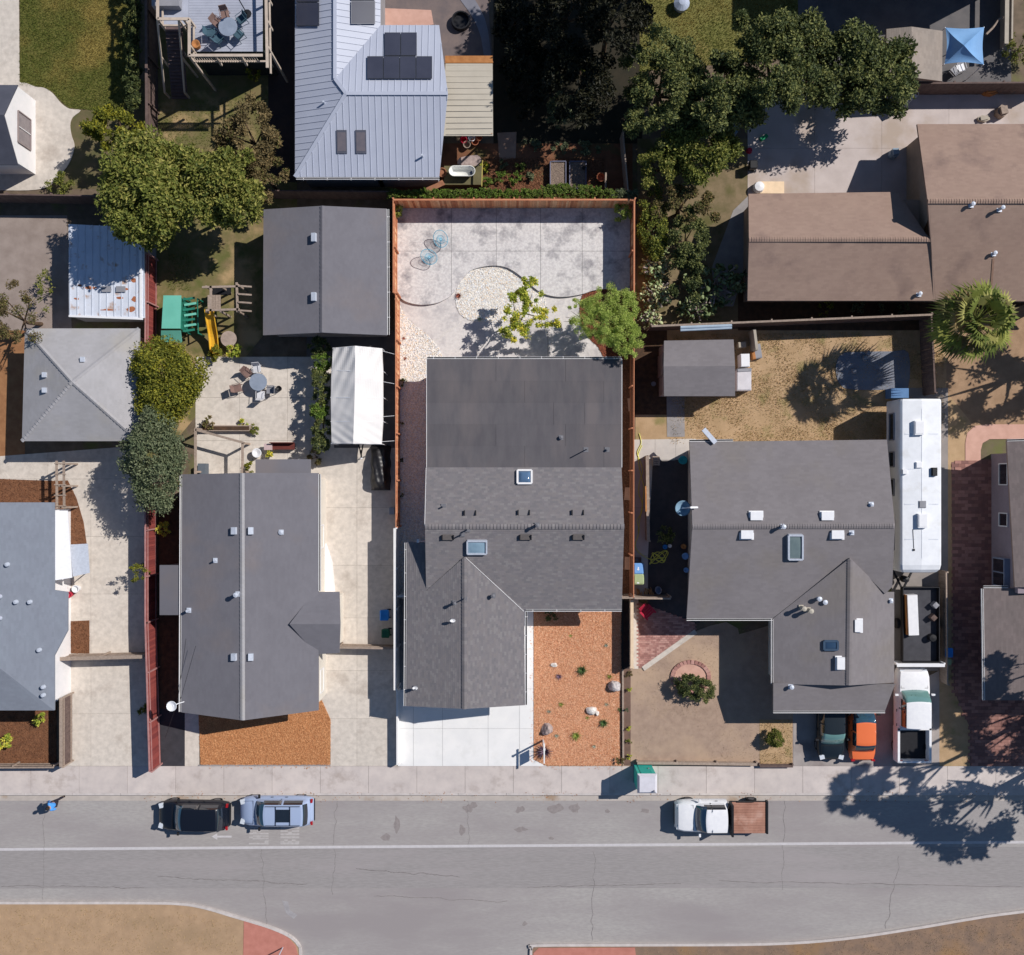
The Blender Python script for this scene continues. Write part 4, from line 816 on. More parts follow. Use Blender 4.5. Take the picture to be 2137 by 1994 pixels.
# ---------------------------------------------------------------- dark garage roof
h3 = T('garage', 'plain dark grey gabled garage left of the patio with two small roof vents', 'garage', P(678, 565, 0))
gW = Plane((549.5, 437.5, 2.7), (549, 700, 2.7), (672.5, 560, 3.6)); gE = Plane((807, 436, 2.7), (808, 700, 2.7), (672.5, 560, 3.6))
roof(h3, [(gW, [[(550, 437.5), (673, 430), (672.5, 694.5), (549, 700)]]), (gE, [[(673, 430), (807, 436), (808, 700), (672.5, 694.5)]])], mTABN, mTABN, .14, .24, .0022)
ridgecaps(h3, gW.pt(673, 430.5) + up3, gW.pt(672.5, 694) + up3, mTABN, .25, .25)
walls(h3, [(550, 437, 807, 700)], 2.7, mWALLG, ins=.3)
b = MB(); y0, y1 = P(0, 437, 2.7).y - .3, P(0, 700, 2.7).y + .3; xa, xb, xm = P(552, 0, 2.7).x + .3, P(805, 0, 2.7).x - .3, P(672.5, 0, 3.5).x
for y in (y0, y1): b.add([(xa, y, 2.5), (xb, y, 2.5), (xm, y, 3.45)], [(0, 1, 2)])
b.build('gable', mWALLG, h3)
gutter(h3, gE, (807, 437), (808, 699), (.07, 0), tick=1.3)
for x, y in ((657, 497), (657, 620.5)): p = gW.pt(x, y, .12); b = MB(); b.cbox(p, (.26, .5, .24), ry=-.2); b.build('roof_vent', mGALV, h3)
# ---------------------------------------------------------------- pyramid roof garage
h4 = T('garage', 'pale square garage with a pyramid roof at the left edge', 'garage', P(165, 800, 0))
ap = (151, 797, 3.9); c1, c2, c3_, c4 = (52, 686, 2.5), (291, 686, 2.5), (291, 921, 2.5), (46, 921, 2.5)
tri = lambda a, b_: (Plane(a, b_, ap), [[a[:2], b_[:2], ap[:2]]])
roof(h4, [tri(c1, c2), tri(c2, c3_), tri(c3_, c4), tri(c4, c1)], mTABP, mTABP, .14, .3, .0022)
for q in (c1, c2, c3_, c4): ridgecaps(h4, P(*q) + up3, P(*ap) + up3, mTABP, .25, .24)
walls(h4, [(50, 686, 290, 921)], 2.5, mWALLW, ins=.35)
for x, y, hh in ((173.5, 752, 0), (95, 783, 0), (95, 815, 0)):
    pl = Plane(c1, c2, ap) if y < 760 else Plane(c4, c1, ap); p = pl.pt(x, y, .08); b = MB(); b.cbox(p, (.25, .3, .16)); b.build('roof_vent', mGALV, h4)
# ---------------------------------------------------------------- far left house
h5 = T('house', 'blue grey roofed house cut off by the left edge with a white awning', 'house', P(0, 1260, 0))
rE = Plane((113, 1049, 2.9), (113, 1483, 2.9), (-60, 1260, 3.9))
roof(h5, [(rE, [[(113, 1049), (113, 1483), (0, 1395), (-60, 1330), (-60, 1049)]]), (rE, [[(112.5, 1232), (141, 1236), (141, 1316), (112.5, 1370)]]), (Plane((113, 1483, 2.9), (-250, 1483, 2.9), (0, 1395, 3.6)), [[(113, 1483), (0, 1395), (-60, 1340), (-250, 1340), (-250, 1483)]])], mTABB, mTABB, .14, .3, .0022)
b = MB(); b.slab([P(-60, 1049, 3.9), P(-60, 1335, 3.9), P(-350, 1335, 2.9), P(-350, 1049, 2.9)], .14); b.build('roof', mTABB, h5)
b = MB(); a, d = P(-340, 1052, 2.7), P(110, 1480, 2.7); b.box(a.x, d.y + .4, 0, d.x - .15, a.y - .4, 2.7); b.build('wall', mWALLW, h5)
b = MB(); b.slab([P(112, 1066, 2.7), P(141, 1066, 2.45), P(150, 1206, 2.45), P(112, 1212, 2.7)], .06)
for s in (1068, 1205): b.beam(P(140, s, 2.4), P(140, s, 0), .06, .06)
b.build('awning', mWHITE, h5)
b = MB(); b.slab([P(146, 1137, 2.1), P(183, 1135, 2.0), P(187, 1196, 2.0), P(152, 1204, 2.1)], .05)
for s in (1138, 1196): b.beam(P(180, s, 2.0), P(180, s, 0), .05, .05)
b.build('awning', mGALV, h5)
b = MB(); a, d = P(112, 1318, 0), P(138, 1368, 0); b.box(a.x - .5, d.y, 0, d.x, a.y, 1.0); a, d = P(112, 1380, 0), P(136, 1456, 0); b.box(a.x - .5, d.y, 0, d.x, a.y, 1.0); b.build('bay', mWALLW, h5)
for x, y in ((18, 1178), (36, 1256), (65, 1256), (2, 1245), (2, 1290), (84.5, 1356), (93, 1433), (93, 1450)):
    p = rE.pt(x, min(y, 1440)) if y < 1400 else P(x, y, 3.1); b = MB(); b.lathe(p, [(0, .28), (.12, .26), (.14, .1), (.1, 0)], 10); b.build('roof_vent', mGALV, h5)
b = MB(); b.cbox(P(118, 1232, 1.0), (.5, .4, .4)); props(b.build('white_box', mWHITE, None, P(118, 1232, 0)), 'small white box at the wall below the white awning', 'box')
# top-left white gable end house
h6 = T('house', 'white gable end of a dark roofed cottage at the left edge beside the curved path', 'house', P(40, 290, 0))
xw = P(75, 0, 0).x; ya, yb, ym = P(0, 211, 0).y, P(0, 365, 0).y, P(0, 288, 0).y
b = MB(); b.add([(xw, ya, 0), (xw, yb, 0), (xw, yb, 2.2), (xw, ym, 3.7), (xw, ya, 2.2), (xw - 9, ya, 0), (xw - 9, yb, 0), (xw - 9, yb, 2.2), (xw - 9, ym, 3.7), (xw - 9, ya, 2.2)], [(0, 1, 2, 3, 4), (5, 9, 8, 7, 6), (0, 4, 9, 5), (1, 6, 7, 2)]); b.build('wall', mWALLW, h6)
b = MB(); b.slab([(xw, ya + .1, 2.2), (xw, ym, 3.8), (xw - 9, ym, 3.8), (xw - 9, ya + .1, 2.2)], .08); b.slab([(xw, yb - .1, 2.2), (xw, ym, 3.8), (xw - 9, ym, 3.8), (xw - 9, yb - .1, 2.2)], .08); b.build('roof', M('dark_slate_roof', c(84, 86, 98), c(74, 76, 88), 1), h6)
window(h6, (xw + .02, ym - .1, 1.5), 1.9, 1.5, (0, 1), M('window_brown', c(150, 136, 134), None, 2), M('pane_grey', c(120, 112, 116), c(140, 130, 132), 3, rough=.2, spec=.8), (1, 0))
b = MB(); b.beam((xw + .06, ym - .1, .8), (xw + .06, ym - .1, 2.2), .05, .05); b.build('mullion', mTRIM, h6)
# ---------------------------------------------------------------- white rusty metal shed
h7 = T('shed', 'flat white metal shed with rust stains at the left under the big tree', 'shed', P(222, 565, 0))
zt = 2.2; b = MB()
b.slab([P(143, 468, zt), P(300, 476, zt), P(302, 664, zt), P(144, 660, zt)], .08)
rf = b.build('roof', M('rusty_white_sheet', c(214, 218, 228), c(200, 206, 218), 1.2, rough=.5, c3=c(178, 150, 132), sc3=1.5, lo3=.58, hi3=.7), h7)
for i in range(11):
    x = 146 + i * 15.4; b = MB(); b.beam(P(x, 470, zt + .02), P(x, 660, zt + .02), .05, .03); b.build('rib', M('shed_rib', c(206, 212, 224), None, 2, rough=.5), rf)
b = MB(); b.beam(P(294, 476, zt + .05), P(294, 664, zt + .05), .14, .1); b.beam(P(144, 660, zt + .04), P(298, 666, zt + .04), .12, .09); b.build('edge_trim', mWHITE, h7)
for i, (x, y, w_, hh) in enumerate([(280, 586, .3, .3), (280, 625, .35, .3), (274, 646, .5, .3), (250, 622, .4, .15), (188, 601, .7, .18), (166, 596, .35, .12), (160, 624, .3, .15), (220, 604, .5, .16), (262, 604, .4, .14), (225, 647, .8, .1)]):
    pts = [P2(x + w_ * 20 * math.cos(a) * R.uniform(.6, 1.1), y + hh * 20 * math.sin(a) * R.uniform(.6, 1.1), zt) for a in [k * .628 for k in range(10)]]
    b = MB(); b.prism(smooth(pts, 3, True), zt + .003, zt + .006 + .0003 * i); b.build('rust_patch', M('rust', c(178, 112, 78), c(152, 92, 64), 5), rf)
for x in (222, 252): b = MB(); b.cbox(P(x, 604, zt + .06), (.55, .35, .1)); b.build('roof_box', mGREYP, h7)
b = MB(); a, d = P(146, 472, zt), P(298, 660, zt); b.box(a.x, d.y, 0, d.x, a.y, zt - .08); b.build('wall', mWALLG, h7)
# ---------------------------------------------------------------- light metal roof house
h8 = T('house', 'light grey standing seam metal roof house with solar panels above the patio', 'house', P(760, 180, 0))
ze, zr = 3.0, 4.6
mS = Plane((615.6, 369.7, ze), (916.5, 369.7, ze), (830, 196, zr)); mN = Plane((794, 52.8, ze), (916.5, 52.8, ze), (830, 196, zr))
mWs = Plane((615.6, 0, ze), (615.6, 369.7, ze), (699, 100, 4.9)); mEs = Plane((794, -60, ze), (794, 52.8, ze), (699, 100, 4.9))
polyS = [(620.5, 369.7), (916.5, 369.7), (934.6, 196), (722, 196)]; polyN = [(722, 196), (934.6, 196), (916.5, 52.8), (797, 52.8), (706, 160)]
polyW = [(615.6, -80), (615.6, 369.7), (620.5, 369.7), (722, 196), (699, 160), (699, -80)]; polyE = [(699, -80), (699, 160), (706, 160), (797, 52.8), (794, -80)]
def hard(pts, z):
    return [P(x, y, z) for x, y in pts]
xW_, xE_, yS_, yN_ = P(615.6, 0, ze).x, P(794, 0, ze).x, P(0, 369.7, ze).y, P(0, 52.8, ze).y
yR_ = (yS_ + yN_) / 2; zR_ = 4.1; kS_ = (zR_ - ze) / (yN_ - yR_); xP_ = P(722, 0, zR_).x; kW_ = (zR_ - ze) / (xP_ - xW_); xM_ = (xW_ + xE_) / 2; zM_ = ze + kW_ * (xM_ - xW_); yM_ = yN_ - (zM_ - ze) / kS_
pk_, mr_, far_ = Vector((xP_, yR_, zR_)), Vector((xM_, yM_, zM_)), P(0, -140, ze).y
faces = [[Vector((xW_, yS_, ze)), Vector((P(916.5, 0, ze).x, yS_, ze)), Vector((P(934.6, 0, zR_).x, yR_, zR_)), pk_],
         [pk_, Vector((P(934.6, 0, zR_).x, yR_, zR_)), Vector((P(916.5, 0, ze).x, yN_, ze)), Vector((xE_, yN_, ze)), mr_],
         [Vector((xW_, far_, ze)), Vector((xW_, yS_, ze)), pk_, mr_, Vector((xM_, far_, zM_))],
         [mr_, Vector((xE_, yN_, ze)), Vector((xE_, far_, ze)), Vector((xM_, far_, zM_))]]
def fplane(f, i0=0, i1=1, i2=2):
    pl = Plane.__new__(Plane); pl.o = f[i0].copy(); pl.n = (f[i1] - f[i0]).cross(f[i2] - f[i0]).normalized()
    if pl.n.z < 0: pl.n = -pl.n
    pl.u = pl.n.cross(Vector((0, 0, 1))).normalized(); pl.v = pl.n.cross(pl.u).normalized(); return pl
b = MB()
for f in faces: b.slab(f, .1)
rf = b.build('roof', mMETAL, h8)
def seams(root, face, dirx, step, mat=mMETAL, h=.028, w_=.035):
    """standing seams run down the slope; dirx=True: seams spaced along x"""
    fx = [(p.x, p.y) for p in face]; n = (face[1] - face[0]).cross(face[2] - face[0]).normalized()
    if n.z < 0: n = -n
    o = face[0]; Z = lambda x, y: o.z - (n.x * (x - o.x) + n.y * (y - o.y)) / n.z
    k = 0 if dirx else 1; lo, hi = min(p[k] for p in fx), max(p[k] for p in fx); t_ = math.ceil(lo / step) * step + .02
    while t_ < hi:
        cr = []
        for i in range(len(fx)):
            p, q = fx[i], fx[(i + 1) % len(fx)]
            if (p[k] - t_) * (q[k] - t_) < 0: s = (t_ - p[k]) / (q[k] - p[k]); cr.append(p[1 - k] + (q[1 - k] - p[1 - k]) * s)
        if len(cr) >= 2:
            a, b_ = min(cr), max(cr)
            if b_ - a > .15:
                A, B = ((t_, a), (t_, b_)) if dirx else ((a, t_), (b_, t_))
                bb = MB(); bb.beam((A[0], A[1], Z(*A) + h / 2), (B[0], B[1], Z(*B) + h / 2), w_, h); bb.build('seam', mat, root)
        t_ += step
seams(rf, faces[0], True, .385); seams(rf, faces[1], True, .385); seams(rf, faces[2], False, .385); seams(rf, faces[3], False, .385)
b = MB()
for a, d in ((faces[0][0], pk_), (pk_, faces[0][2]), (pk_, mr_), (mr_, faces[2][4])): b.beam(a + Vector((0, 0, .04)), d + Vector((0, 0, .04)), .2, .05)
b.build('ridge_cap', mMETAL, rf)
for x0, y0, x1, y1, f in ((0, 0, 0, 0, 0),): pass
a, d = P(620, -120, ze), P(915, 366, ze); b = MB(); b.box(a.x + .15, d.y + .2, 0, P(790, 0, ze).x, a.y, ze - .15); a2 = P(780, 58, ze); b.box(a2.x, d.y + .2, 0, P(910, 0, ze).x, a2.y - .2, ze - .15); b.build('wall', mWALLG, h8)
gutter(h8, None, P(618, 371, ze), P(917, 371, ze), (0, -.05), tick=1.3)
def plane_of(face):
    pl = Plane.__new__(Plane); pl.o = face[0]; pl.n = (face[1] - face[0]).cross(face[-1] - face[0]).normalized()
    if pl.n.z < 0: pl.n = -pl.n
    pl.u = pl.n.cross(Vector((0, 0, 1))).normalized(); pl.v = pl.n.cross(pl.u).normalized(); return pl
def solar(root, pl, x0, y0, x1, y1, n=1):
    q = [pl.pt(*a, .12) for a in ((x0, y0), (x1, y0), (x1, y1), (x0, y1))]; m = MB(); m.slab(q, .04); o = m.build('solar_panel', mPANELF, root)
    cen = sum(q, Vector()) / 4; m = MB(); m.slab([cen + (p - cen) * .955 + pl.n * .004 for p in q], .006); m.build('cells', mPANEL, o)
fN, fS = fplane(faces[1], 0, 1, 2), fplane(faces[0]); wpl, epl = fplane(faces[2]), fplane(faces[3])
for i in range(2): solar(h8, fN, 803 + i * 34, 71, 836 + i * 34, 119)
for i in range(4): solar(h8, fN, 767 + i * 34, 120.5, 800 + i * 34, 167)
for j in range(2): solar(h8, wpl, 621, 8 - j * 50, 668, 56 - j * 50); solar(h8, epl, 732, 4 - j * 50, 782, 52 - j * 50)
for x0, x1 in ((702, 723.5), (741.5, 764)):
    q = [fS.pt(*a, .06) for a in ((x0, 272), (x1, 272), (x1 + 1, 321), (x0 + 1, 321))]; m = MB(); m.slab(q, .1); o = m.build('skylight', M('skylight_frame_dark', c(92, 94, 106), None, 2, rough=.4), h8)
    cen = sum(q, Vector()) / 4; m = MB(); m.slab([cen + (p - cen) * .8 + Vector((0, 0, .008)) for p in q], .006); m.build('pane', M('skylight_dark_pane', c(120, 112, 116), c(104, 100, 108), 2, rough=.12, spec=.8), o)
pipe(h8, fS.pt(882, 328), .4, .06, mGALV, flash=False); pipe(h8, wpl.pt(676.6, 216), .3, .06, mGALV, flash=False)
# patio cover
h9 = T('patio_cover', 'flat beige corrugated patio cover on the right side of the metal roof house', 'patio cover', P(980, 210, 0))
b = MB(); b.slab([P(930, 133, 2.7), P(1028, 133, 2.55), P(1029, 284, 2.5), P(918, 284, 2.65)], .05); rf = b.build('roof', mTANM, h9)
for i in range(13):
    y = 136 + i * 12; b = MB(); b.beam(P(932, y, 2.70), P(1028.5, y, 2.545), .03, .012); b.build('rib', mTANM, rf)
b = MB(); b.beam(P(929, 125, 2.5), P(1028, 125, 2.5), .45, .08); b.beam(P(930, 130, 2.45), P(1029, 131, 2.45), .1, .2); b.build('beam', mORW, h9)
for x, y in ((1026, 136), (1026, 280), (975, 280)): b = MB(); b.beam(P(x, y, 0), (P(x, y, 2.5).x, P(x, y, 2.5).y, 2.5), .1, .1); b.build('post', mORW, h9)
# ---------------------------------------------------------------- brown roof house at right
h10 = T('house', 'brown shingled house at the right edge above the fan palm', 'house', P(1900, 450, 0))
a1 = Plane((1562, 405, 2.7), (1872, 401, 2.7), (1700, 500, 4.0)); a2 = Plane((1560, 628, 2.7), (1960, 628, 2.7), (1700, 500, 4.0))
e1 = Plane((1914, 259.6, 2.7), (2137, 259, 2.7), (2000, 420, 5.0)); e2 = Plane((1950, 628, 2.7), (2137, 628, 2.7), (2000, 420, 5.0))
roof(h10, [(a1, [[(1562, 405), (1873, 401), (1932, 488), (1944, 500), (1563, 500)]]), (a2, [[(1563, 500), (1944, 500), (1950, 628), (1560, 628)]]),
           (e1, [[(1914, 259.6), (2260, 259), (2260, 420), (1936, 420)]]), (e2, [[(1936, 420), (2260, 420), (2260, 629), (1948, 629), (1944, 520)]])], mTABBR, mTABBR, .14, .32, .0022)
ridgecaps(h10, a1.pt(1563, 500) + up3, a1.pt(1944, 500) + up3, mTABBR); ridgecaps(h10, e1.pt(1936, 420) + up3, e1.pt(2260, 420) + up3, mTABBR)
walls(h10, [(1562, 404, 1945, 626), (1918, 262, 2260, 626)], 2.7, mWALLB, ins=.35)
b = MB(); xg = P(1925, 0, 3).x; b.add([(xg, P(0, 262, 2.7).y - .3, 2.5), (xg, P(0, 500, 3).y, 2.5), (xg, P(0, 420, 4.8).y, 4.8)], [(0, 1, 2)]); b.build('gable', mWALLB, h10)
for pl, x, y, h in ((e2, 2026, 428.6, .35), (e2, 2085, 437.6, .5), (e2, 2072.8, 530, .3), (a2, 1917, 614.5, .3)): pipe(h10, pl.pt(x, y), h, .09, mGALV, cap=True)
for x, y in ((2072.8, 576),): b = MB(); b.beam(e2.pt(x, 540, .02), e2.pt(x - 6, 620, .02), .12, .015); b.build('rust_streak', M('streak', c(142, 114, 98), None, 3), h10)
# ---------------------------------------------------------------- grey L-shaped house at right
h11 = T('house', 'taupe grey house right of the yellow hose with white roof vents and a porch', 'house', P(1640, 1180, 0))
zE, zR = 2.7, 3.95
b1 = Plane((1439, 922, zE), (1851, 918, zE), (1650, 1099, zR)); b2 = Plane((1433, 1291, zE), (1614, 1291, zE), (1650, 1099, zR))
w1 = Plane((1614, 1291, zE), (1613.7, 1440, zE), (1774, 1300, 3.7)); w2 = Plane((1866, 1230, zE), (1866, 1440, zE), (1774, 1300, 3.7))
p1 = Plane((1613.7, 1484, 2.55), (1847, 1484, 2.55), (1740, 1425, 2.95))
roof(h11, [(b1, [[(1439, 922.6), (1851, 918), (1867.5, 1098), (1445, 1099)]]), (b2, [[(1445, 1099), (1774, 1098.5), (1774, 1165), (1612, 1291), (1433, 1291)], [(1774, 1098.5), (1867.5, 1098), (1862, 1225), (1847, 1240), (1774, 1165)]]),
           (w1, [[(1774, 1165), (1771, 1431), (1613.8, 1428), (1613.8, 1291)]]), (w2, [[(1774, 1165), (1846, 1236), (1773.5, 1236)], [(1773.5, 1236), (1866, 1236), (1866, 1425), (1771, 1431)]]),
           (p1, [[(1613.7, 1484), (1847, 1484), (1868, 1428), (1613.8, 1426)]])], mTABE, mTABE, .14, .3, .0022)
ridgecaps(h11, b2.pt(1445, 1099) + up3, b2.pt(1867, 1098) + up3, mTABE); ridgecaps(h11, w1.pt(1774, 1168) + up3, w1.pt(1771, 1430) + up3, mTABE)
walls(h11, [(1439, 924, 1851, 1289), (1615, 1250, 1864, 1440)], zE, mWALLC, ins=.4)
gutter(h11, b2, (1433, 1291), (1612, 1291), (0, -.07)); gutter(h11, w1, (1613.8, 1292), (1613.8, 1428), (-.07, 0)); gutter(h11, p1, (1613.7, 1484), (1847, 1484), (0, -.07)); gutter(h11, b1, (1439, 922.6), (1530, 921.5), (0, .07))
b = MB()
for x in (1640, 1700, 1790, 1835): b.beam(P(x, 1478, 0), (P(x, 1478, 2.5).x, P(x, 1478, 2.5).y, 2.5), .1, .1)
b.build('porch_post', mTRIM, h11)
for pl, x, y, w_ in ((b1, 1577.7, 1078, 1), (b1, 1725.6, 1078, 1), (b2, 1558, 1115, 1), (b2, 1746.8, 1115, 1), (w2, 1789, 1306, 0), (w1, 1754, 1384, 0)):
    p = pl.pt(x, y, .1); b = MB(); b.cbox(p, (.72, .5, .18) if w_ else (.46, .72, .18)); b.cbox(p - Vector((0, 0, .09)), (.86, .62, .03) if w_ else (.6, .86, .03)); b.build('roof_vent', mWHITE, h11)
skylight(h11, b2, 1644, 1116, 1673, 1166, mGALV, M('skylight_green', c(104, 120, 122), c(120, 134, 134), 1, rough=.2, spec=.7), fw=.1, h=.24, dome=.03)
skylight(h11, w1, 1720, 1338, 1748, 1356, M('skylight_frame_blue', c(70, 92, 116), None, 2), M('skylight_blue', c(52, 76, 104), c(60, 84, 110), 1, rough=.15, spec=.8), fw=.12, h=.12, dome=.03)
for pl, x, y, h, r in ((b2, 1631, 1099, .55, .1), (b1, 1817.7, 1053, .2, .08), (p1, 1650, 1433, .3, .1), (w2, 1858, 1254, .2, .08), (b2, 1777, 1112, .2, .06)): pipe(h11, pl.pt(x, y), h, r, mGALV, cap=True)
for x, y, hh in ((1704, 1248, .8), (1716, 1255, .75), (1672, 1268, .85), (1687, 1273, .8)): pipe(h11, b2.pt(x, y) if y < 1262 else w1.pt(x, y), hh * .8, .11, mGALV if x > 1700 else mTANM, cap=True)
b = MB(); a = b1.pt(1443, 1060, .1); d = P(1424, 1061, 3.0); b.tube([a, a + Vector((.3, 0, .12)), a + Vector((-.1, 0, .3)), d], .06, 8); b.build('dish_arm', mWHITE, h11)
b = MB(); b.lathe(d, [(0, 0), (.2, .03), (.38, .12), (.46, .22), (.47, .2), (.38, .08), (.2, -.01), (0, -.04)], 20); b.build('dish', M('dish_blue_grey', c(130, 160, 180), c(110, 142, 166), 2), h11, smooth=True)
b = MB(); b.beam(P(1468, 896, 2.9), b1.pt(1492, 926, .15), .28, .14); props(b.build('downpipe_elbow', mGALV, None, P(1470, 900, 0)), 'pale metal chute leaning over the back eave of the taupe house', 'chute')
for x in (1482, 1560): window(h11, (P(x, 0, 2.7).x, P(0, 1291, 2.7).y + .4, 1.5), 1.4, 1.0, (1, 0), mTRIM, mGLD, (0, -1))
# ---------------------------------------------------------------- far right house
h12 = T('house', 'brownish grey roofed house with mauve walls cut off by the right edge', 'house', P(2120, 1150, 0))
b = MB(); a = P(2068, 948, 0); d = P(2070, 1226, 0); b.box(a.x, d.y, 0, a.x + 9, a.y, 3.2); b.build('wall', mWALLM, h12)
b = MB(); b.box(P(2050, 0, 0).x, P(0, 1430, 0).y, 0, P(2050, 0, 0).x + 6, P(0, 1236, 0).y, 2.4); b.build('side_wall', mWALLM, h12)
pr = Plane((2101, 920, 3.3), (2118, 1230, 3.3), (2300, 1100, 4.3)); ps = Plane((2053, 1227, 2.6), (2053, 1462, 2.6), (2250, 1330, 3.4))
roof(h12, [(pr, [[(2101, 920), (2118, 1226), (2400, 1226), (2400, 915)]]), (ps, [[(2053, 1228), (2110, 1228), (2400, 1228), (2400, 1462), (2056, 1462)]])], mTABBR, M('shingle_tab_taupe2', c(128, 116, 114), c(118, 108, 106), .8, var=.08, rough=.95), .14, .3, .0022)
gutter(h12, ps, (2053, 1229), (2056, 1462), (-.08, 0)); gutter(h12, ps, (2053, 1228), (2104, 1228), (0, .08)); gutter(h12, pr, (2102, 922), (2140, 921), (0, .08))
for y in (990, 1085): window(h12, (P(2068, 0, 0).x - .02, P(0, y, 1.6).y, 1.6), 1.3 if y < 1000 else .8, 1.0, (0, 1), mTRIM, mGLD, (-1, 0))
b = MB(); x = P(2068, 0, 0).x; y0, y1 = P(0, 1160, 0).y, P(0, 1218, 0).y; b.box(x - .35, y1, .9, x, y0, 2.3); bw_ = b.build('bay_window', M('bay_frame', c(140, 150, 170), None, 2), h12)
b = MB(); ym_ = (y0 + y1) / 2; b.box(x - .37, y1 + .08, 1.0, x - .3, ym_ - .04, 2.2); b.box(x - .37, ym_ + .04, 1.0, x - .3, y0 - .08, 2.2); b.build('pane', mGLD, bw_)
# small roofs
h13 = T('shed', 'small grey gabled garden shed in the dry back lawn right of the patio tree', 'shed', P(1460, 770, 0))
s1 = Plane((1386, 711, 2.3), (1531, 709, 2.3), (1460, 765, 2.8)); s2 = Plane((1386, 827, 2.3), (1534, 827, 2.3), (1460, 765, 2.8))
roof(h13, [(s1, [[(1386, 711.5), (1531, 709), (1534, 765), (1385, 765)]]), (s2, [[(1385, 765), (1534, 765), (1534, 827), (1386, 827)]])], mTABE, mTABE, .14, .3, .0022)
a, d = P(1386, 713, 2.3), P(1531, 825, 2.3); b = MB(); b.box(a.x + .03, d.y + .1, 0, d.x - .1, a.y - .1, 2.2); ymm = P(0, 765, 2.8).y
b.add([(a.x + .03, a.y - .1, 2.2), (a.x + .03, d.y + .1, 2.2), (a.x + .03, ymm, 2.66)], [(0, 1, 2)]); b.build('wall', M('shed_pinkish', c(176, 160, 158), c(166, 150, 148), 2), h13)
b = MB(); a = P(1385, 765, 2.4); b.box(a.x + .0, P(0, 790, 0).y, .05, a.x + .03, P(0, 745, 0).y, 2.0); b.build('door', M('shed_door', c(150, 132, 130), None, 2), h13)
h14 = T('shed', 'tan gabled shed at the top right beside the blue canopy', 'shed', P(1905, 115, 0))
t1 = Plane((1849, 60, 2.4), (1849, 165, 2.4), (1902, 110, 2.8)); t2 = Plane((1967, 64, 2.4), (1966, 169, 2.4), (1902, 110, 2.8))
roof(h14, [(t1, [[(1850, 61), (1902, 56), (1904, 162), (1850, 168)]]), (t2, [[(1902, 56), (1967, 65), (1966, 170), (1904, 162)]])], mTABBR, M('shingle_tab_tan', c(160, 148, 138), c(148, 138, 130), .8, var=.07, rough=.95), .14, .3, .0022)
walls(h14, [(1852, 62, 1964, 165)], 2.4, mWALLB, ins=.1)
h15 = T('house', 'shaded house just beyond the top right corner of the picture', 'house', P(1850, -150, 0))  # house out of view, placed here to shade the dark yard
a, d = P(1690, -330, 0), P(2080, -20, 0); b = MB(); b.box(a.x, d.y, 0, d.x, a.y, 5.0); b.build('wall', mWALLG, h15)
b = MB(); xm = (a.x + d.x) / 2; 
for s in ((a.x - .3, xm), (d.x + .3, xm)): b.slab([Vector((s[0], a.y + .3, 4.9)), Vector((s[1], a.y + .3, 6.6)), Vector((s[1], d.y - .1, 6.6)), Vector((s[0], d.y - .1, 4.9))], .12)
b.build('roof', mTABE, h15)
# raised deck
dk = T('deck', 'raised grey deck with pale timber railings and stairs at the top left', 'deck', P(440, 60, 0))
zd = 4.0
b = MB()
xs = [395 + i * 15.3 for i in range(11)]
a, d = P(330, -120, zd), P(548, 108, zd)
n = 40
for i in range(30):
    y0 = d.y + i * .16
    if y0 > a.y: break
    m = MB(); m.box(P(394, 0, zd).x, y0 + .004, zd - .04, d.x, y0 + .155, zd); m.build('deck_board', M('deck_board', c(172, 176, 190), c(160, 164, 178), 1.2, var=.04), dk)
b.box(P(394, 0, zd).x, d.y + 4.8, zd - .05, d.x, a.y, zd - .001); b.box(a.x, P(0, 52, zd).y, zd - .05, P(394, 0, zd).x - .01, a.y, zd - .003); b.build('floor', M('deck_board'  , (0, 0, 0)), dk)
m = MB(); qa_, qb_ = P(392, 112, zd - .1), P(546, 112, zd - .1); m.box(qa_.x, qa_.y + .35, 0, qb_.x, qa_.y + .45, zd - .2); m.build('under_wall', M('dark_siding', c(52, 58, 58), c(42, 48, 50), 2), dk)  # dark panel added under the deck; its colour stands in for shade
mRAIL = M('railing_wood', c(200, 184, 168), c(182, 166, 152), 3)
b = MB(); zr_ = zd + 1.0
for (q, r) in (((394, 116), (548, 116)), ((553, -120), (558, 142)), ((329, -120), (329, 40)), ((329, 40), (395, 40)), ((395, 40), (395, 116))):
    A, B = P(*q, zr_), P(*r, zr_); b.beam(A, B, .16, .06); b.beam(A - Vector((0, 0, .8)), B - Vector((0, 0, .8)), .09, .09); L_ = (B - A).length
    for i in range(int(L_ / 1.5) + 1): p = A + (B - A) * min(1, i * 1.5 / L_); b.beam(p, (p.x, p.y, 0 if i % 4 == 0 else zd - .3), .12, .12)
b.build('railing', mRAIL, dk)
m = MB()
A = P(402, 118, zr_); B = P(540, 118, zr_)
for i in range(int((B - A).length / .14)):
    p = A + (B - A).normalized() * i * .14; m.beam(p - Vector((0, 0, .05)), p - Vector((0, 0, .8)), .05, .03)
o = m.build('balusters', mRAIL, dk); o['kind'] = 'stuff'
topc, botc = P(362, 56, zd), P(375, 205, 0)
for i in range(20):
    t_ = (i + .5) / 20; p = topc.lerp(botc, t_); m = MB(); m.box(p.x - .5, p.y - .15, p.z - .05, p.x + .5, p.y + .14, p.z); m.build('stair_tread', M('stair_tread', c(110, 92, 90), c(96, 80, 80), 3), dk)
m = MB()
for s in (-.62, .62):
    q = Vector((s, 0, .9)); m.beam(topc + q, botc + q, .1, .08)
    for t_ in (0, .5, 1): p = topc.lerp(botc, t_) + Vector((s, 0, 0)); m.beam((p.x, p.y, 0), (p.x, p.y, p.z + .9), .1, .1)
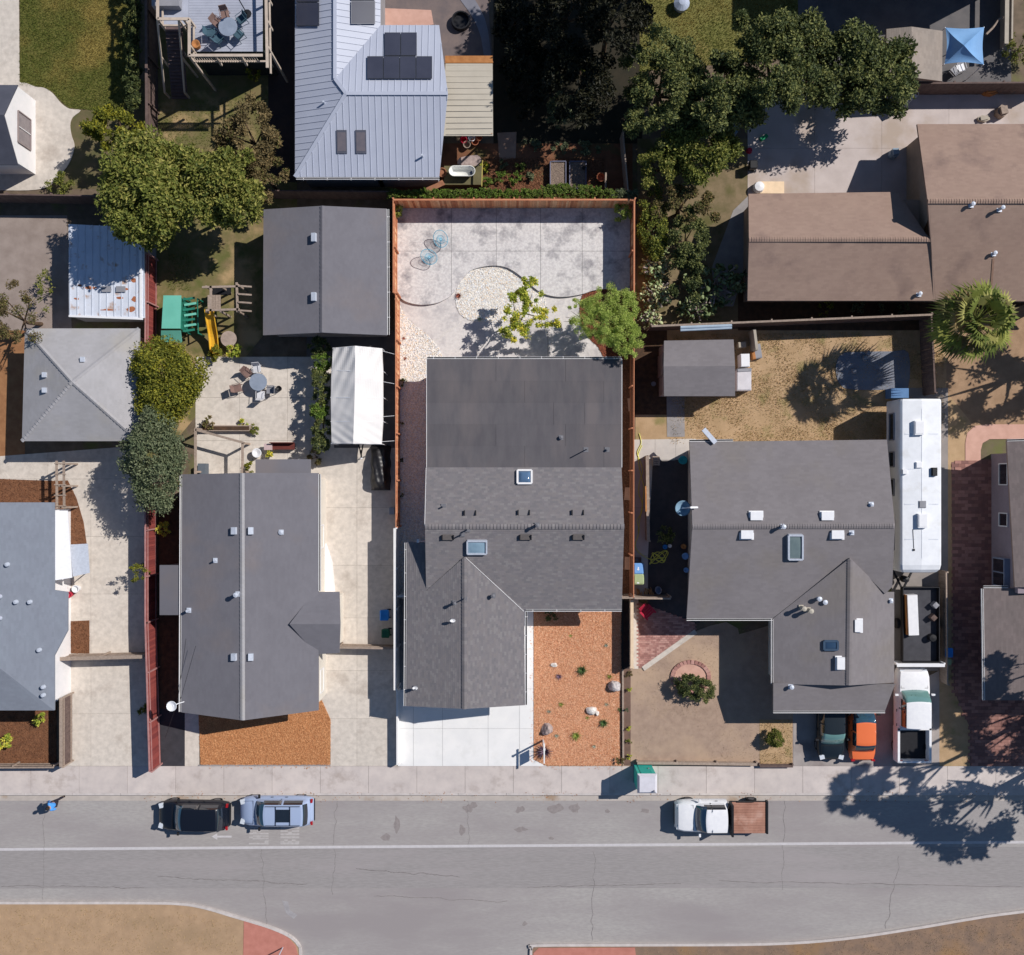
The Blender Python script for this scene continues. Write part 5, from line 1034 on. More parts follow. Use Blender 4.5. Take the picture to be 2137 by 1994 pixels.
m.build('stair_rail', mRAIL, dk)
# ---------------------------------------------------------------- vegetation
def leafcloud(name, cen, rad, n, leaf, mat, parent, ncl=60, up=.35, clr=.3, hole=0.0, aspect=.5, droop=0, seedn=None, hemi=-.35, rin=.5):
    cen = np.array(cen); rad = np.array(rad)
    d = rng.normal(size=(ncl, 3)); d /= np.linalg.norm(d, axis=1)[:, None]; d = d[d[:, 2] > hemi] if len(d[d[:, 2] > hemi]) > 4 else d
    ncl = len(d); lump = 1 + .18 * np.sin(3 * d[:, 0] + 2.3 * cen[0]) + .14 * np.sin(5 * d[:, 1] + cen[1]); r = rng.uniform(rin, 1.0, ncl) ** .6 * lump
    cc = d * r[:, None] * rad + cen; w_ = rng.uniform(.3, 1, ncl); 
    if hole: w_ *= rng.random(ncl) > hole
    w_ /= w_.sum(); ci = rng.choice(ncl, n, p=w_)
    o_ = rng.normal(size=(n, 3)); o_ /= np.linalg.norm(o_, axis=1)[:, None]; cr = clr * .8 * (rad[0] + rad[1]) / 2 * rng.uniform(.6, 1.25, ncl)
    p = cc[ci] + o_ * (rng.random(n) ** .4 * cr[ci])[:, None] * np.array([1, 1, .75]); p[:, 2] = np.maximum(p[:, 2], .05)
    s = leaf * rng.uniform(.6, 1.3, n); ax = rng.normal(0, 1 - up, n); ay = rng.normal(0, 1 - up, n) + droop
    rn = (rng.random(n) * .5 + rng.random(ncl)[ci] * .5) % 1
    tv = np.array(LEAF) * np.array([1, aspect / .28 * .5, 1])
    return scatter(name, tv, LF, p, s, (ax, ay, rng.uniform(0, 6.3, n)), mat, rn, parent, kind=None)
def tree(label, px, py, z, rx, ry, rz, n, leaf, mat, base=None, cat='tree', name='tree', group=None, **kw):
    """px,py: crown centre as photographed; z its height; radii in metres"""
    cc = P(px, py, z); bs = Vector((cc.x, cc.y, 0)) if base is None else P(base[0], base[1], 0)
    t = T(name, label, cat, bs, group); th = max(.04, rx * .06); b = MB()
    mid = bs.lerp(cc, .5) + Vector((R.uniform(-.1, .1), R.uniform(-.1, .1), 0)) * rx
    b.tube([bs, mid, cc + Vector((0, 0, -.2 * rz))], [th * 1.3, th, th * .6], 8); tr = b.build('trunk', mBARK, t)
    for k in range(5 if rx > .8 else 3):
        a = k * 1.3 + R.random(); e = cc + Vector((math.cos(a) * rx * .7, math.sin(a) * ry * .7, R.uniform(-.1, .5) * rz)); b = MB()
        b.tube([mid + (cc - mid) * .3, mid.lerp(e, .6) + Vector((0, 0, .1 * rz)), e], [th * .6, th * .4, th * .15], 6); b.build('branch', mBARK, tr)
    leafcloud('crown', cc, (rx, ry, rz), n, leaf, mat, t, **kw); return t
def bush(label, px, py, r, h, n, leaf, mat, cat='bush', name='bush', z0=0.0, group=None, ry=None, **kw):
    bs = P(px, py, z0); t = T(name, label, cat, bs, group); b = MB()
    for k in range(4): a = k * 1.6 + .4; b.tube([bs, bs + Vector((math.cos(a) * r * .4, math.sin(a) * r * .4, h * .7))], [.03, .012], 5)
    b.build('stem', mBARK, t); leafcloud('foliage', bs + Vector((0, 0, h * .55)), (r, ry or r, h * .5), n, leaf, mat, t, **kw); return t
# trees in and round the centre lot
tree('slim citrus tree with sparse yellow green leaves over the pale gravel circle', 1078, 655, 2.6, .95, 1.3, .5, 2600, .14, lYEL, base=(1082, 676), ncl=50, clr=.22, hole=.25, aspect=.5, up=.3)
t_ = bpy.data.objects['tree']; leafcloud('crown', P(1110, 615, 2.8), (.75, .95, .4), 1500, .14, lYEL, t_, ncl=30, clr=.26, up=.3); leafcloud('crown', P(1138, 665, 2.6), (.95, .7, .4), 1400, .14, lYEL, t_, ncl=30, clr=.24, up=.3); leafcloud('crown', P(1074, 690, 2.5), (.85, .85, .4), 1700, .14, lYEL, t_, ncl=34, clr=.26, up=.3)
b = MB()
for q in ((1110, 615, 2.7), (1138, 665, 2.5), (1074, 690, 2.4)): b.tube([P(1084, 674, .9), P(1095, 655, 2.0), P(*q)], [.05, .035, .015], 6)
b.build('limb', mBARK, t_)
tt = tree('dense fern leaved green tree between the patio planter and the flat roof corner', 1258, 668, 3.2, 1.8, 1.8, .8, 26000, .085, lFERN, base=(1262, 690), ncl=260, clr=.17, rin=.2, aspect=.35, up=.3)
leafcloud('crown', P(1305, 640, 3.2), (.85, 1.0, .6), 8000, .085, lFERN, tt, ncl=80, clr=.24, aspect=.35); leafcloud('crown', P(1310, 705, 3.3), (1.1, 1.05, .6), 10000, .085, lFERN, tt, ncl=90, clr=.24, aspect=.35)
leafcloud('crown', P(1215, 650, 3.0), (.85, .8, .45), 4000, .085, lFERN, tt, ncl=50, clr=.26, aspect=.35); leafcloud('crown', P(1314, 742, 3.4), (.35, .4, .3), 900, .10, lFERN, tt, ncl=12, clr=.3, aspect=.35)
b = MB()
for q in ((1180, 662, 2.4), (1192, 650, 2.6), (1176, 672, 2.2)): b.tube([P(1262, 690, 1.6), P(1220, 670, 2.3), P(*q)], [.05, .03, .008], 6)
b.build('limb', mBARK, tt)
bush('small feathery green bush in the top left corner of the patio', 833, 446, .32, .9, 700, .11, lFERN, z0=.2)
bush('feathery green bush in the shaded top right corner of the patio', 1297, 452, .5, 1.2, 1500, .13, lFERN, z0=.2, ncl=30)
# ivy on the back fence
iv = T('ivy_hedge', 'long leafy ivy hedge growing over the back of the cedar fence', 'hedge', P(1070, 408, 0))
for i in range(28):
    x = 828 + i * 18.0 + R.uniform(-4, 4); fat = 1.5 if 1120 < x < 1250 else 1.0
    leafcloud('foliage', P(x, 406 - (6 if fat > 1 else 0), 1.6), (.62, .3 * fat, .3), 2300, .085, lIVY if i < 26 else lOLIVE, iv, ncl=60, clr=.2, aspect=.5, rin=.1)
b = MB(); b.tube([P(825, 408, 1.0), P(1320, 409, 1.0)], .05, 6); b.tube([P(900, 409, 0), P(905, 409, 1.2)], .04, 6); b.tube([P(1200, 409, 0), P(1195, 409, 1.2)], .04, 6); b.build('stem', mBARK, iv)
for x, y, r, m_, l_ in ((1012, 352, .3, lYEL, 'yellow green herb clump right of the thin timber post by the bathtub'), (1045, 372, .42, lIVY, 'leafy garden plant left in the brown mulch garden'), (1075, 378, .4, lIVY, 'broad leafy plant just above the ivy in the middle of the brown mulch garden'), (1050, 345, .3, lOLIVE, 'grey green plant in the upper part of the brown mulch garden'), (1085, 352, .3, lIVY, 'small plant beside the bare patch of brown mulch'), (1020, 385, .35, lIVY, 'low plant between the thin timber post and the ivy'), (1105, 372, .28, lOLIVE, 'thin weedy plant left of the raised beds')):
    bush(l_, x, y, r, .5, 420, .12, m_, cat='plant', name='garden_plant', ncl=12, up=.4)
# cypress mass at top centre
for i, (x, y, z, rx, ry, rz, m_, l_) in enumerate([
    (1075, 40, 1.6, 1.2, 2.2, 1.2, lCYP, 'dark tree at the top edge right of the round fire pit path'), (1180, 30, 4.0, 2.2, 2.8, 2.0, lCYP, 'very dark tall tree in the middle of the dark grove at the top edge'),
    (1280, 20, 6.5, 2.1, 2.4, 2.6, lCYP, 'dark tree at the top edge beside the sunlit lawn'), (1105, 150, 1.7, 1.6, 2.2, 1.2, lCYP, 'dark lower tree right of the beige patio cover'),
    (1215, 175, 3.6, 2.2, 2.2, 1.6, lCYP, 'dark broad tree left of the grey green oak')]):
    tree(l_, x, y, z, rx, ry, rz, 5200, .26, m_, ncl=60, clr=.3, group=None)
bush('pale green rounded shrub in the shaded ground below the dark grove', 1165, 245, .9, 1.6, 1600, .16, lOLIVE, ncl=40)
bush('bright green shrub lit at the edge of the dark grove', 1225, 185, .6, 3.2, 700, .16, lGREEN, ncl=20)
for x, y, l_ in ((1110, 305, 'low weeds with pale flowers above the mulch garden'), (1170, 312, 'low weeds above the left raised bed'), (1225, 312, 'dry weeds above the right raised bed')):
    bush(l_, x, y, .7, .35, 600, .12, lOLIVE, cat='plant', name='weed_patch', ry=.45, ncl=20, up=.5)
tree('large grey green oak left of the concrete yard', 1385, 192, 3.3, 2.8, 3.0, 2.0, 22000, .2, lDARK, ncl=150, clr=.2, rin=.2, hemi=-.2)
tree('yellow green tree just below the grey green oak', 1445, 312, 2.7, 2.2, 2.0, 1.3, 14000, .23, lGREEN, ncl=110, clr=.32)
tree('small dark leafed tree below the oak beside the weeds', 1375, 350, 2.6, 1.3, 1.2, .9, 4500, .18, lGREEN, ncl=40, clr=.3)
tree('large dark green tree below the olive lawn at the top right', 1625, 140, 4.9, 3.0, 3.2, 2.2, 24000, .2, lDARK, ncl=150, clr=.2, rin=.2, hemi=-.2)
tree('dark leafed tree between the large dark tree and the tan shed', 1750, 155, 4.0, 2.4, 2.2, 1.5, 16000, .24, lDARK, ncl=120, clr=.32)
tree('green tree touching the tan shed roof', 1832, 165, 3.6, 2.0, 1.9, 1.4, 13000, .23, lDARK, ncl=100, clr=.32)
tree('dark tree above the concrete yard edge', 1515, 205, 4.2, 1.9, 2.2, 1.5, 13000, .24, lDARK, ncl=100, clr=.32)
bush('green shrub at the right edge beside the blue canopy', 2122, 110, 1.1, 1.8, 1800, .16, lGREEN, ncl=40)
# hedge and cactus right of the patio fence
tree('dense glossy hedge tree right of the upper patio fence', 1362, 470, 1.5, 1.05, 2.2, .6, 8000, .13, lVAR, ncl=90, clr=.22)
tree('dark leafy tree between the glossy hedge and the brown house', 1435, 500, 2.0, 1.1, 2.1, .8, 7500, .16, lDARK, ncl=90, clr=.25, hole=.15)
tree('dry brownish tree above the cactus bed', 1425, 430, 2.0, 1.7, 1.5, .8, 6500, .16, lBRN, ncl=40, clr=.25, hole=.2)
tree('dark shrub tree beside the cactus bed', 1425, 580, 1.8, .9, 1.5, .8, 6000, .16, lDARK, ncl=40, clr=.25)
def cactus(label, px, py, rx, ry, n, mat, hmax=1.9, s=(.13, .24), nm='cactus'):
    bs = P(px, py, 0); t = T(nm, label, 'cactus', bs); vs = [(0, 0, 0)]; m_ = 10
    prof = [(.0, 0.), (.25, .5), (.62, .8), (.9, .55), (1.0, .0)]
    tv = []; 
    for x_, r_ in [(0, .16), (.25, .34), (.55, .46), (.82, .36), (1.0, .1)]: tv += [(x_, -r_, .0), (x_, 0, .07), (x_, r_, 0), (x_, 0, -.07)]
    tf = []
    for k in range(4):
        for q in range(4): tf.append((k * 4 + q, k * 4 + (q + 1) % 4, k * 4 + 4 + (q + 1) % 4, k * 4 + 4 + q))
    me = None; k3 = min(n, 110)
    for i in range(n):
        a = R.uniform(0, 6.28); q = R.random() ** .5; x, y = bs.x + math.cos(a) * rx * q, bs.y + math.sin(a) * ry * q; z = R.uniform(.35, 1) * hmax * (1 - .5 * q * q)
        if me is None:
            me = bpy.data.meshes.new('pad'); me.from_pydata(tv, [], tf); me.materials.append(mat); me.polygons.foreach_set('use_smooth', [True] * len(tf))
        o = bpy.data.objects.new('pad', me); sc.collection.objects.link(o); o.parent = t
        o.location = (x - bs.x, y - bs.y, z); sz = R.uniform(*s) * 1.25; o.scale = (sz, sz, sz); o.rotation_euler = (R.uniform(-1.3, 1.3), R.uniform(-1.4, .2), R.uniform(0, 6.28))
    b = MB()
    for i in range(14):
        a = R.uniform(0, 6.28); q = R.random() ** .5; e = Vector((bs.x + math.cos(a) * rx * q, bs.y + math.sin(a) * ry * q, hmax * .7)); b.tube([bs + Vector((R.uniform(-.3, .3), R.uniform(-.3, .3), 0)), bs.lerp(e, .5) + Vector((0, 0, .2)), e], [.09, .07, .05], 6)
    b.build('stem', mROCKB, t); return t
cactus('tall prickly pear with pale pads beside the cedar fence, upper clump', 1366, 515, .8, .95, 190, mCACT, 1.6)
cactus('prickly pear with pale arching pads, middle clump beside the cedar fence', 1366, 565, .9, .9, 200, mCACT, 1.6)
cactus('prickly pear clump overlapping the fern leaved tree', 1364, 620, .95, .95, 200, mCACT, 1.7)
cactus('low prickly pear above the weathered fence', 1352, 668, .7, .5, 80, mCACT, 1.6)
cactus('broad dull green cactus and succulent clump left of the brown house', 1490, 600, 2.0, 1.3, 170, mCACT2, 1.7, (.2, .34))
cactus('cactus clump at the corner of the brown house wall', 1450, 650, 1.2, .8, 110, mCACT2, 1.6, (.18, .3))
cactus('two pale cactus pads standing against the brown roof', 1650, 615, .9, .5, 45, mCACT, 2.9, (.2, .34))
for i, x in enumerate((1720, 1785, 1830, 1880)):
    bush(['yellowish shrub under the eave of the brown house, leftmost', 'small pale plant under the eave of the brown house, second from left', 'thin plant under the eave of the brown house, third from left', 'plant near the downpipe corner of the brown house'][i], x, 646, .55 if i == 0 else .35, .7, 350, .12, lBUSH if i == 0 else lOLIVE, cat='plant', name='garden_plant', ncl=14)
# fan palm
pc = P(2035, 670, 6.2); t = T('palm_tree', 'fan palm with a ragged round crown over the corner of the brown house', 'palm', (pc.x, pc.y, 0))
b = MB(); b.tube([(pc.x, pc.y, 0), (pc.x + .1, pc.y, 3), (pc.x, pc.y, 6.0)], [.32, .24, .22], 10); b.build('trunk', mBARK, t)
mFROND = M('palm_frond', None, (.85, .85, .75), 2, pal=[c(146, 150, 76), c(116, 126, 58), c(172, 168, 100), c(94, 108, 48), c(130, 140, 66)], transl=.15)
for i in range(60):
    a = i * 2.39996 + R.uniform(-.3, .3); el = (i / 60); tilt = 1.25 - 1.95 * el + R.uniform(-.22, .22); L_ = R.uniform(1.1, 1.5); vs = []; fs = []
    d = Vector((math.cos(a) * math.cos(tilt), math.sin(a) * math.cos(tilt), math.sin(tilt))); s = Vector((-math.sin(a), math.cos(a), 0)); nn = d.cross(s)
    o0 = Vector((pc.x, pc.y, pc.z)); hub = o0 + d * L_
    b = MB(); b.tube([o0, o0 + d * L_ * .6 + Vector((0, 0, .05)), hub], [.035, .025, .015], 4)
    NB = 15
    for k in range(NB):
        if R.random() < .12: continue
        f = -1.25 + 2.5 * k / (NB - 1); dd = d * math.cos(f) + s * math.sin(f); l2 = R.uniform(.85, 1.15) * (1.25 - .25 * abs(f)); wv = (s * math.cos(f) - d * math.sin(f)) * .065
        m_ = hub + dd * l2 * .6; e = hub + dd * l2 + Vector((0, 0, -.35 * l2)); b.add([hub, m_ + wv, e, m_ - wv], [(0, 1, 2, 3)])
    b.build('frond', mFROND if R.random() > .16 else lBRN, t)
# trees out of frame whose shade falls on the street and yards
tree('tall broad street tree just beyond the right edge shading the road', 2400, 1650, 7.5, 3.4, 2.8, 2.0, 9000, .3, lGREEN, ncl=70, clr=.24, hole=.15)
tree('second street tree beyond the right edge casting mottled shade on the sidewalk', 2365, 1580, 9.4, 2.1, 1.7, 1.6, 5000, .28, lGREEN, ncl=50, clr=.24, hole=.2)
tree('tall slender tree beyond the right edge shading the parked white pickup', 2450, 1545, 12, 1.7, 1.3, 1.5, 3800, .28, lGREEN, ncl=40, clr=.26, hole=.1)
tree('large tree beyond the right edge shading the red brick yard', 2420, 1375, 8.0, 2.3, 2.2, 2.0, 5000, .28, lGREEN, ncl=50, clr=.25, hole=.15)
tree('tall pine just beyond the top edge shading the dark grove', 1530, -300, 11, 3.6, 3.4, 3, 7000, .32, lCYP, ncl=60, clr=.28)
tree('second tall pine beyond the top edge shading the dark grove', 1450, -260, 9, 3.2, 3.0, 3, 6000, .32, lCYP, ncl=60, clr=.28)
tree('large tree beyond the right edge shading the brick yard corner by the sidewalk', 2540, 1452, 8.0, 3.0, 2.4, 2.0, 7000, .28, lGREEN, ncl=90, clr=.24)
tree('tree beyond the right edge shading the yard under the palm', 2330, 700, 5.5, 3.3, 2.8, 1.8, 9000, .26, lGREEN, ncl=50, clr=.25)
# left yards
tree('large sunlit tree left half above the rusty metal shed', 300, 400, 5.0, 2.8, 2.7, 2.0, 24000, .27, lGREEN, ncl=260, clr=.3, rin=.15, hemi=-.2)
tree('bright green tree right of the large tree above the dark garage', 455, 395, 4.4, 2.2, 2.4, 1.8, 18000, .26, lGREEN, ncl=220, clr=.28, rin=.15, hemi=-.2)
tree('low branch of green trees hanging over the shed roof', 300, 480, 3.8, 1.7, 1.2, 1.0, 7000, .19, lGREEN, ncl=50, clr=.24)
tree('green tree beside the brown fence above the large tree', 245, 270, 2.6, 2.0, 1.2, 1.0, 8000, .18, lBUSH, ncl=60, clr=.24)
tree('brownish thin tree left of the metal roof house', 520, 290, 3.0, 1.9, 2.2, 1.2, 12000, .18, lBRN, ncl=90, clr=.24, hole=.15)
tree('brown and green tree below the thin brownish tree', 555, 370, 2.6, 1.4, 1.4, 1.0, 6000, .15, lBRN, ncl=50, clr=.24, hole=.15)
bush('small green shrub by the curved path at the left', 132, 385, .75, .9, 1000, .14, lGREEN, ncl=30)
bush('yellow green bush at the corner of the raised deck', 536, 162, .45, 1.6, 600, .13, lBUSH, ncl=20)
hb = T('hedge', 'dark hedge along the fence on the right side of the green lawn', 'hedge', P(283, 100, 0))
for i in range(9): leafcloud('foliage', P(280, -60 + i * 34, 1.3), (.45, .62, .7), 1800, .13, lDARK, hb, ncl=40, clr=.3)
b = MB(); b.tube([P(284, -60, .8), P(286, 210, .8)], .05, 5); b.build('stem', mBARK, hb)
tree('round yellow green tree beside the teal playhouse', 357, 792, 2.6, 2.0, 2.4, 1.3, 22000, .17, lBUSH, ncl=260, clr=.32)
tree('grey green olive tree left of the grey roofed low house', 318, 955, 3.2, 1.8, 2.7, 1.4, 21000, .17, lOLIVE, ncl=260, clr=.3)
bush('brown dry shrub beside the olive tree', 372, 980, .5, 1.4, 700, .12, lBRN, ncl=24, ry=1.1, hole=.2)
tree('pale sparse tree at the left edge above the pyramid roof', 35, 660, 3.0, 1.7, 1.9, 1.0, 3600, .13, lBRN, ncl=50, clr=.24, hole=.25)
bush('yellow green shrub between the pale sparse tree and the rusty shed', 110, 610, .5, 1.5, 500, .13, lGREEN, ncl=20, ry=1.2)
bush('small bush growing over the red fence', 314, 1188, .42, 2.6, 700, .12, lBUSH, ncl=24, ry=.7)
hb2 = T('hedge', 'narrow dark hedge between the patio and the white canopy', 'hedge', P(670, 820, 0))
for i in range(7): leafcloud('foliage', P(668 + (i % 2) * 6, 722 + i * 34, 1.4), (.5, .62, .7), 2200, .12, lIVY if i % 3 == 1 else lDARK, hb2, ncl=50, clr=.3)
b = MB(); b.tube([P(675, 715, .8), P(675, 930, .8)], .05, 5); b.build('stem', mBARK, hb2)
for x, y, r, m_, l_ in ((495, 735, .45, lYEL, 'yellow flowering bush below the round stone table, right one'), (455, 738, .5, lBUSH, 'green bush at the foot of the yellow slide'), (345, 1105, .4, lYEL, 'yellow green shrub behind the olive tree at the red fence'), (533, 897, .3, lGREEN, 'round green pot plant at the right end of the planter box'),
                        (510, 885, .25, lYEL, 'yellow flowers in the planter box'), (440, 886, .4, lBRN, 'orange brown flowers at the left end of the planter box'), (662, 955, .5, lBRN, 'dry shrub at the top of the shared driveway'), (522, 975, .3, lBUSH, 'small shrub beside the small flat porch roof'), (565, 947, .3, lYEL, 'yellow plant in front of the low bench'),
                        (18, 1545, .6, lYEL, 'yellow green shrub in the brown mulch at the lower left corner'), (90, 1500, .4, lYEL, 'feathery yellow plant at the corner of the far left house'), (305, 1478, .28, lGREEN, 'small green plant at the foot of the red fence'), (690, 1350, .2, lGREEN, 'tiny weed by the low weathered gate')):
    bush(l_, x, y, r, .8 if r > .3 else .5, int(1500 * r), .12, m_, cat='bush' if 'bush' in l_ or 'shrub' in l_ else 'plant', name='bush' if 'bush' in l_ or 'shrub' in l_ else 'garden_plant', ncl=16)
# right front yards
bush('rounded dark green shrub in the dry front yard, left half', 1428, 1424, .75, 1.2, 4200, .11, lDARK, ncl=90); bush('rounded dark green shrub in the dry front yard, right half', 1466, 1436, .72, 1.1, 4000, .11, lDARK, ncl=90)
bush('round green bush in the small square plot near the parked cars', 1610, 1537, .52, 1.0, 6500, .08, lGREEN, ncl=160, clr=.3, rin=.6)
bush('dark shrub inside the shaded courtyard', 1385, 1118, .6, 1.2, 900, .13, lDARK, ncl=24)
rg = struct('brick_ring'); cr = P(1441, 1413, 0); me = None
for i in range(30):
    a = i * 6.2832 / 30; bb = MB(); bb.cbox((cr.x + 1.15 * math.cos(a), cr.y + .95 * math.sin(a), .06), (.24, .2, .1), rz=a); bb.build('brick', mBRICK, rg)
area('ring_bed', [(1441 + 34 * math.cos(k * .5236), 1413 + 28 * math.sin(k * .5236)) for k in range(12)], mPINK, .045)
for x, y, r, m_, l_ in ((1311.5, 1437, .13, lYEL, 'small yellow flower clump beside the grey boulder'), (1312, 1519, .2, lYEL, 'largest yellow flower clump in the narrow strip'), (1310.5, 1547, .18, lGREEN, 'dark green clump in the narrow strip below the yellow flowers'), (1312, 1578, .15, lYEL, 'yellow flower clump in the strip nearest the sidewalk'), (1294, 1586, .3, lBRN, 'dry shrub at the lower corner of the orange mulch'), (1307, 1480, .12, lOLIVE, 'grey green tuft in the upper part of the narrow strip'), (1312, 1405, .25, lBRN, 'brownish plant at the top of the narrow strip')):
    bush(l_, x, y, r, .4, int(900 * r) + 60, .07, m_, cat='plant', name='garden_plant', ncl=12, up=.4)
bush('dark shrub in the shade under the front eave of the main house', 1148, 1283, .38, .8, 500, .1, lDARK, ncl=16)
# agaves, succulents and rocks in the mulch
def rosette(label, px, py, r, n, mat, z0=.03, w_=.12, up_=.7, cat='succulent', name='agave', tw=.0):
    bs = P(px, py, z0); t = T(name, label, cat, bs); me = None; r *= 1.4
    for i in range(n):
        a = i * 2.39996; e = .12 + up_ * (i / n); L_ = r * (1 - .25 * i / n) * R.uniform(.85, 1.1)
        if me is None:
            b = MB(); b.add([(0, -w_ / 2, 0), (0, w_ / 2, 0), (.45, w_ / 1.7, .07), (.45, -w_ / 1.7, .07), (1, 0, 0), (.45, 0, .0), (0, 0, -.03)], [(0, 6, 5, 3), (6, 1, 2, 5), (3, 5, 4), (5, 2, 4)])
            me = bpy.data.meshes.new('leaf'); me.from_pydata(b.v, [], b.f); me.materials.append(mat)
        o = bpy.data.objects.new('leaf', me); sc.collection.objects.link(o); o.parent = t; o.rotation_euler = (0, -e, a); s = L_ / max(.25, math.cos(e)) * .9; o.scale = (s, s, s); o.location = (0, 0, .02)
    return t
rosette('dark green spiky agave in the upper right of the orange mulch', 1214, 1399, .36, 20, mAGG)
rosette('purple spiky plant below the small white rock', 1166, 1412, .24, 20, mAGP, w_=.09)
rosette('small green succulent at the top of the orange mulch', 1190.7, 1327, .13, 12, mAGY)
rosette('small blue green succulent near the black rail', 1265, 1347, .15, 14, mAGB)
rosette('orange tinged grass plant above the grey boulder', 1272, 1412, .22, 18, mAGY, w_=.06)
rosette('light green thin plant left of centre in the mulch', 1171, 1470, .22, 16, mAGY, w_=.07)
rosette('tiny pale plant above the brown boulder', 1146, 1485, .16, 14, mAGB, w_=.08)
rosette('tiny pale green plant right of the white rock', 1266, 1470, .18, 14, mAGB, w_=.07)
rosette('light plant just below the white rock', 1226, 1498, .17, 14, mAGY, w_=.07)
rosette('dense dark green aloe below and right of the white rock', 1259, 1509, .3, 22, mAGG, w_=.14)
rosette('largest light green aloe in the lower mulch', 1202, 1535, .32, 24, mAGY, w_=.09)
rosette('small grey succulent right of the brown boulder', 1161.6, 1535.6, .16, 14, mAGB, w_=.12)
rosette('small grey succulent alone in the lower mulch', 1240, 1558, .15, 12, mAGB, w_=.12)
rosette('dark spiky tuft against the pale timber edging', 1293, 1481, .2, 16, mAGG, w_=.08)
rosette('big purple spiky cordyline under the white sign post', 1136, 1567, .5, 40, mAGP, w_=.06, up_=1.0)
rosette('red rosette plant at the left edge of the gravel circle', 957, 618, .22, 22, mAGR, z0=.04, w_=.12)
rosette('tiny plant in the gravel strip by the left fence, upper one', 842.5, 706.5, .14, 12, mAGR, w_=.12); rosette('tiny plant in the gravel strip by the left fence, lower one', 845.6, 748.8, .13, 12, mAGR, w_=.12)
rosette('little green tuft at the lower rim of the gravel circle', 1001, 667, .16, 12, mAGY)
bush('small dark bush where the sunlit gravel strip meets the shade', 842, 799, .24, .35, 260, .08, lDARK, ncl=10)
for y, l_ in ((883, 'first'), (960, 'second'), (1032, 'third')): bush('dark tuft in the shaded gravel side yard, %s from the top' % l_, 840, y, .14, .3, 90, .07, lDARK, cat='plant', name='garden_plant', ncl=6)
def rock(label, px, py, rx, ry, h, mat, sd, z0=.02):
    import bmesh; bm = bmesh.new(); bmesh.ops.create_icosphere(bm, subdivisions=4, radius=1); r_ = random.Random(sd); pl = []
    for k in range(11):
        d = Vector((r_.gauss(0, 1), r_.gauss(0, 1), r_.gauss(0, .9))).normalized(); pl.append((d, r_.uniform(.62, .9)))
    from mathutils import noise as mn
    for v in bm.verts:
        p = v.co.copy()
        for d, k in pl:
            q = p.dot(d)
            if q > k: p -= d * (q - k) * .92
        p *= 1 + .10 * mn.fractal(p * 2.6 + Vector((sd, 0, 0)), 1, 2, 4)
        v.co = Vector((p.x * rx, p.y * ry, max(p.z, -.25) * h))
    me = bpy.data.meshes.new('rock'); bm.to_mesh(me); bm.free(); o = link('rock', me, mat, None, P(px, py, z0)); return props(o, label, 'rock')
rock('large grey boulder against the pale timber edging', 1283, 1431, .42, .45, .5, mROCKG, 1); rock('jagged white rock right of centre in the orange mulch', 1234, 1482, .36, .32, .3, mROCKW, 2)
rock('brown grey boulder beside the driveway edge', 1141, 1522, .4, .42, .48, mROCKB, 4); rock('small white rock below the house eave', 1156.5, 1388, .28, .15, .18, mROCKW, 5)
rock('small pale rock piece at the right of the jagged white rock', 1246, 1488, .14, .2, .2, mROCKW, 8)
# ---------------------------------------------------------------- sign post
sp = P(1133.8, 1545, .03); t = T('sign_post', 'white yard sign post with a hanging panel at the driveway corner', 'sign post', sp)
b = MB(); b.box(sp.x - .045, sp.y - .045, 0, sp.x + .045, sp.y + .045, 2.05); b.cbox((sp.x, sp.y, 2.07), (.13, .13, .04)); b.build('post', mFW, t)
b = MB(); b.box(sp.x - .04, sp.y - .95, 1.72, sp.x + .04, sp.y + .28, 1.81); b.build('arm', mFW, t)
b = MB(); b.box(sp.x - .012, sp.y - .85, .98, sp.x + .012, sp.y - .13, 1.6); b.build('sign_panel', mTRIM, t)
b = MB()
for y in (-.78, -.2): b.tube([(sp.x, sp.y + y, 1.6), (sp.x, sp.y + y, 1.73)], .008, 4)
b.build('hook', mBLK, t)
# ---------------------------------------------------------------- wire chairs
mWIRE = M('blue_wire', c(96, 178, 204), c(80, 164, 194), 3, rough=.4)
def wire_chair(label, px, py, rz):
    L0 = P(px, py, .2); t = T('wire_chair', label, 'chair', L0, 'blue wire chairs on the patio'); Mx = Matrix.Translation(L0) @ Matrix.Rotation(rz, 4, 'Z')
    def S(u, a):                                        # shell: u 0 hub .. 1 rim
        r = .46 * u; x, y = r * math.cos(a) * 1.12, r * math.sin(a) * .95; z = .40 + .10 * u ** 2 + .42 * max(0, x + .02) * u * 1.3
        return Mx @ Vector((x, y, z))
    b = MB(); b.tube([S(1, k * .2618) for k in range(25)], .02, 5, False); b.build('rim', mWIRE, t)
    b = MB()
    for k in range(30): a = k * .20944; b.tube([S(u, a) for u in (.06, .35, .7, 1)], .008, 3, False)
    o = b.build('shell_wires', mWIRE, t)
    b = MB(); b.tube([S(.5, k * .2618) for k in range(25)], .012, 4, False); b.build('hoop', mWIRE, t)
    b = MB(); b.lathe(Mx @ Vector((0, 0, .38)), [(0, .05), (.045, .045), (.05, .02), (0, .0)], 12); b.build('hub', M('chrome_blue', c(190, 226, 240), None, 2, rough=.2, spec=.8), t)
    for a in (.5, 2.6, 4.3): b = MB(); b.tube([Mx @ Vector((.05 * math.cos(a), .05 * math.sin(a), .39)), Mx @ Vector((.36 * math.cos(a), .36 * math.sin(a), .01))], .011, 5); b.build('leg', mWIRE, t)
wire_chair('blue round wire chair, the upper of the two on the patio', 921, 504, 1.9); wire_chair('blue round wire chair, the lower of the two on the patio', 897, 541, 2.6)
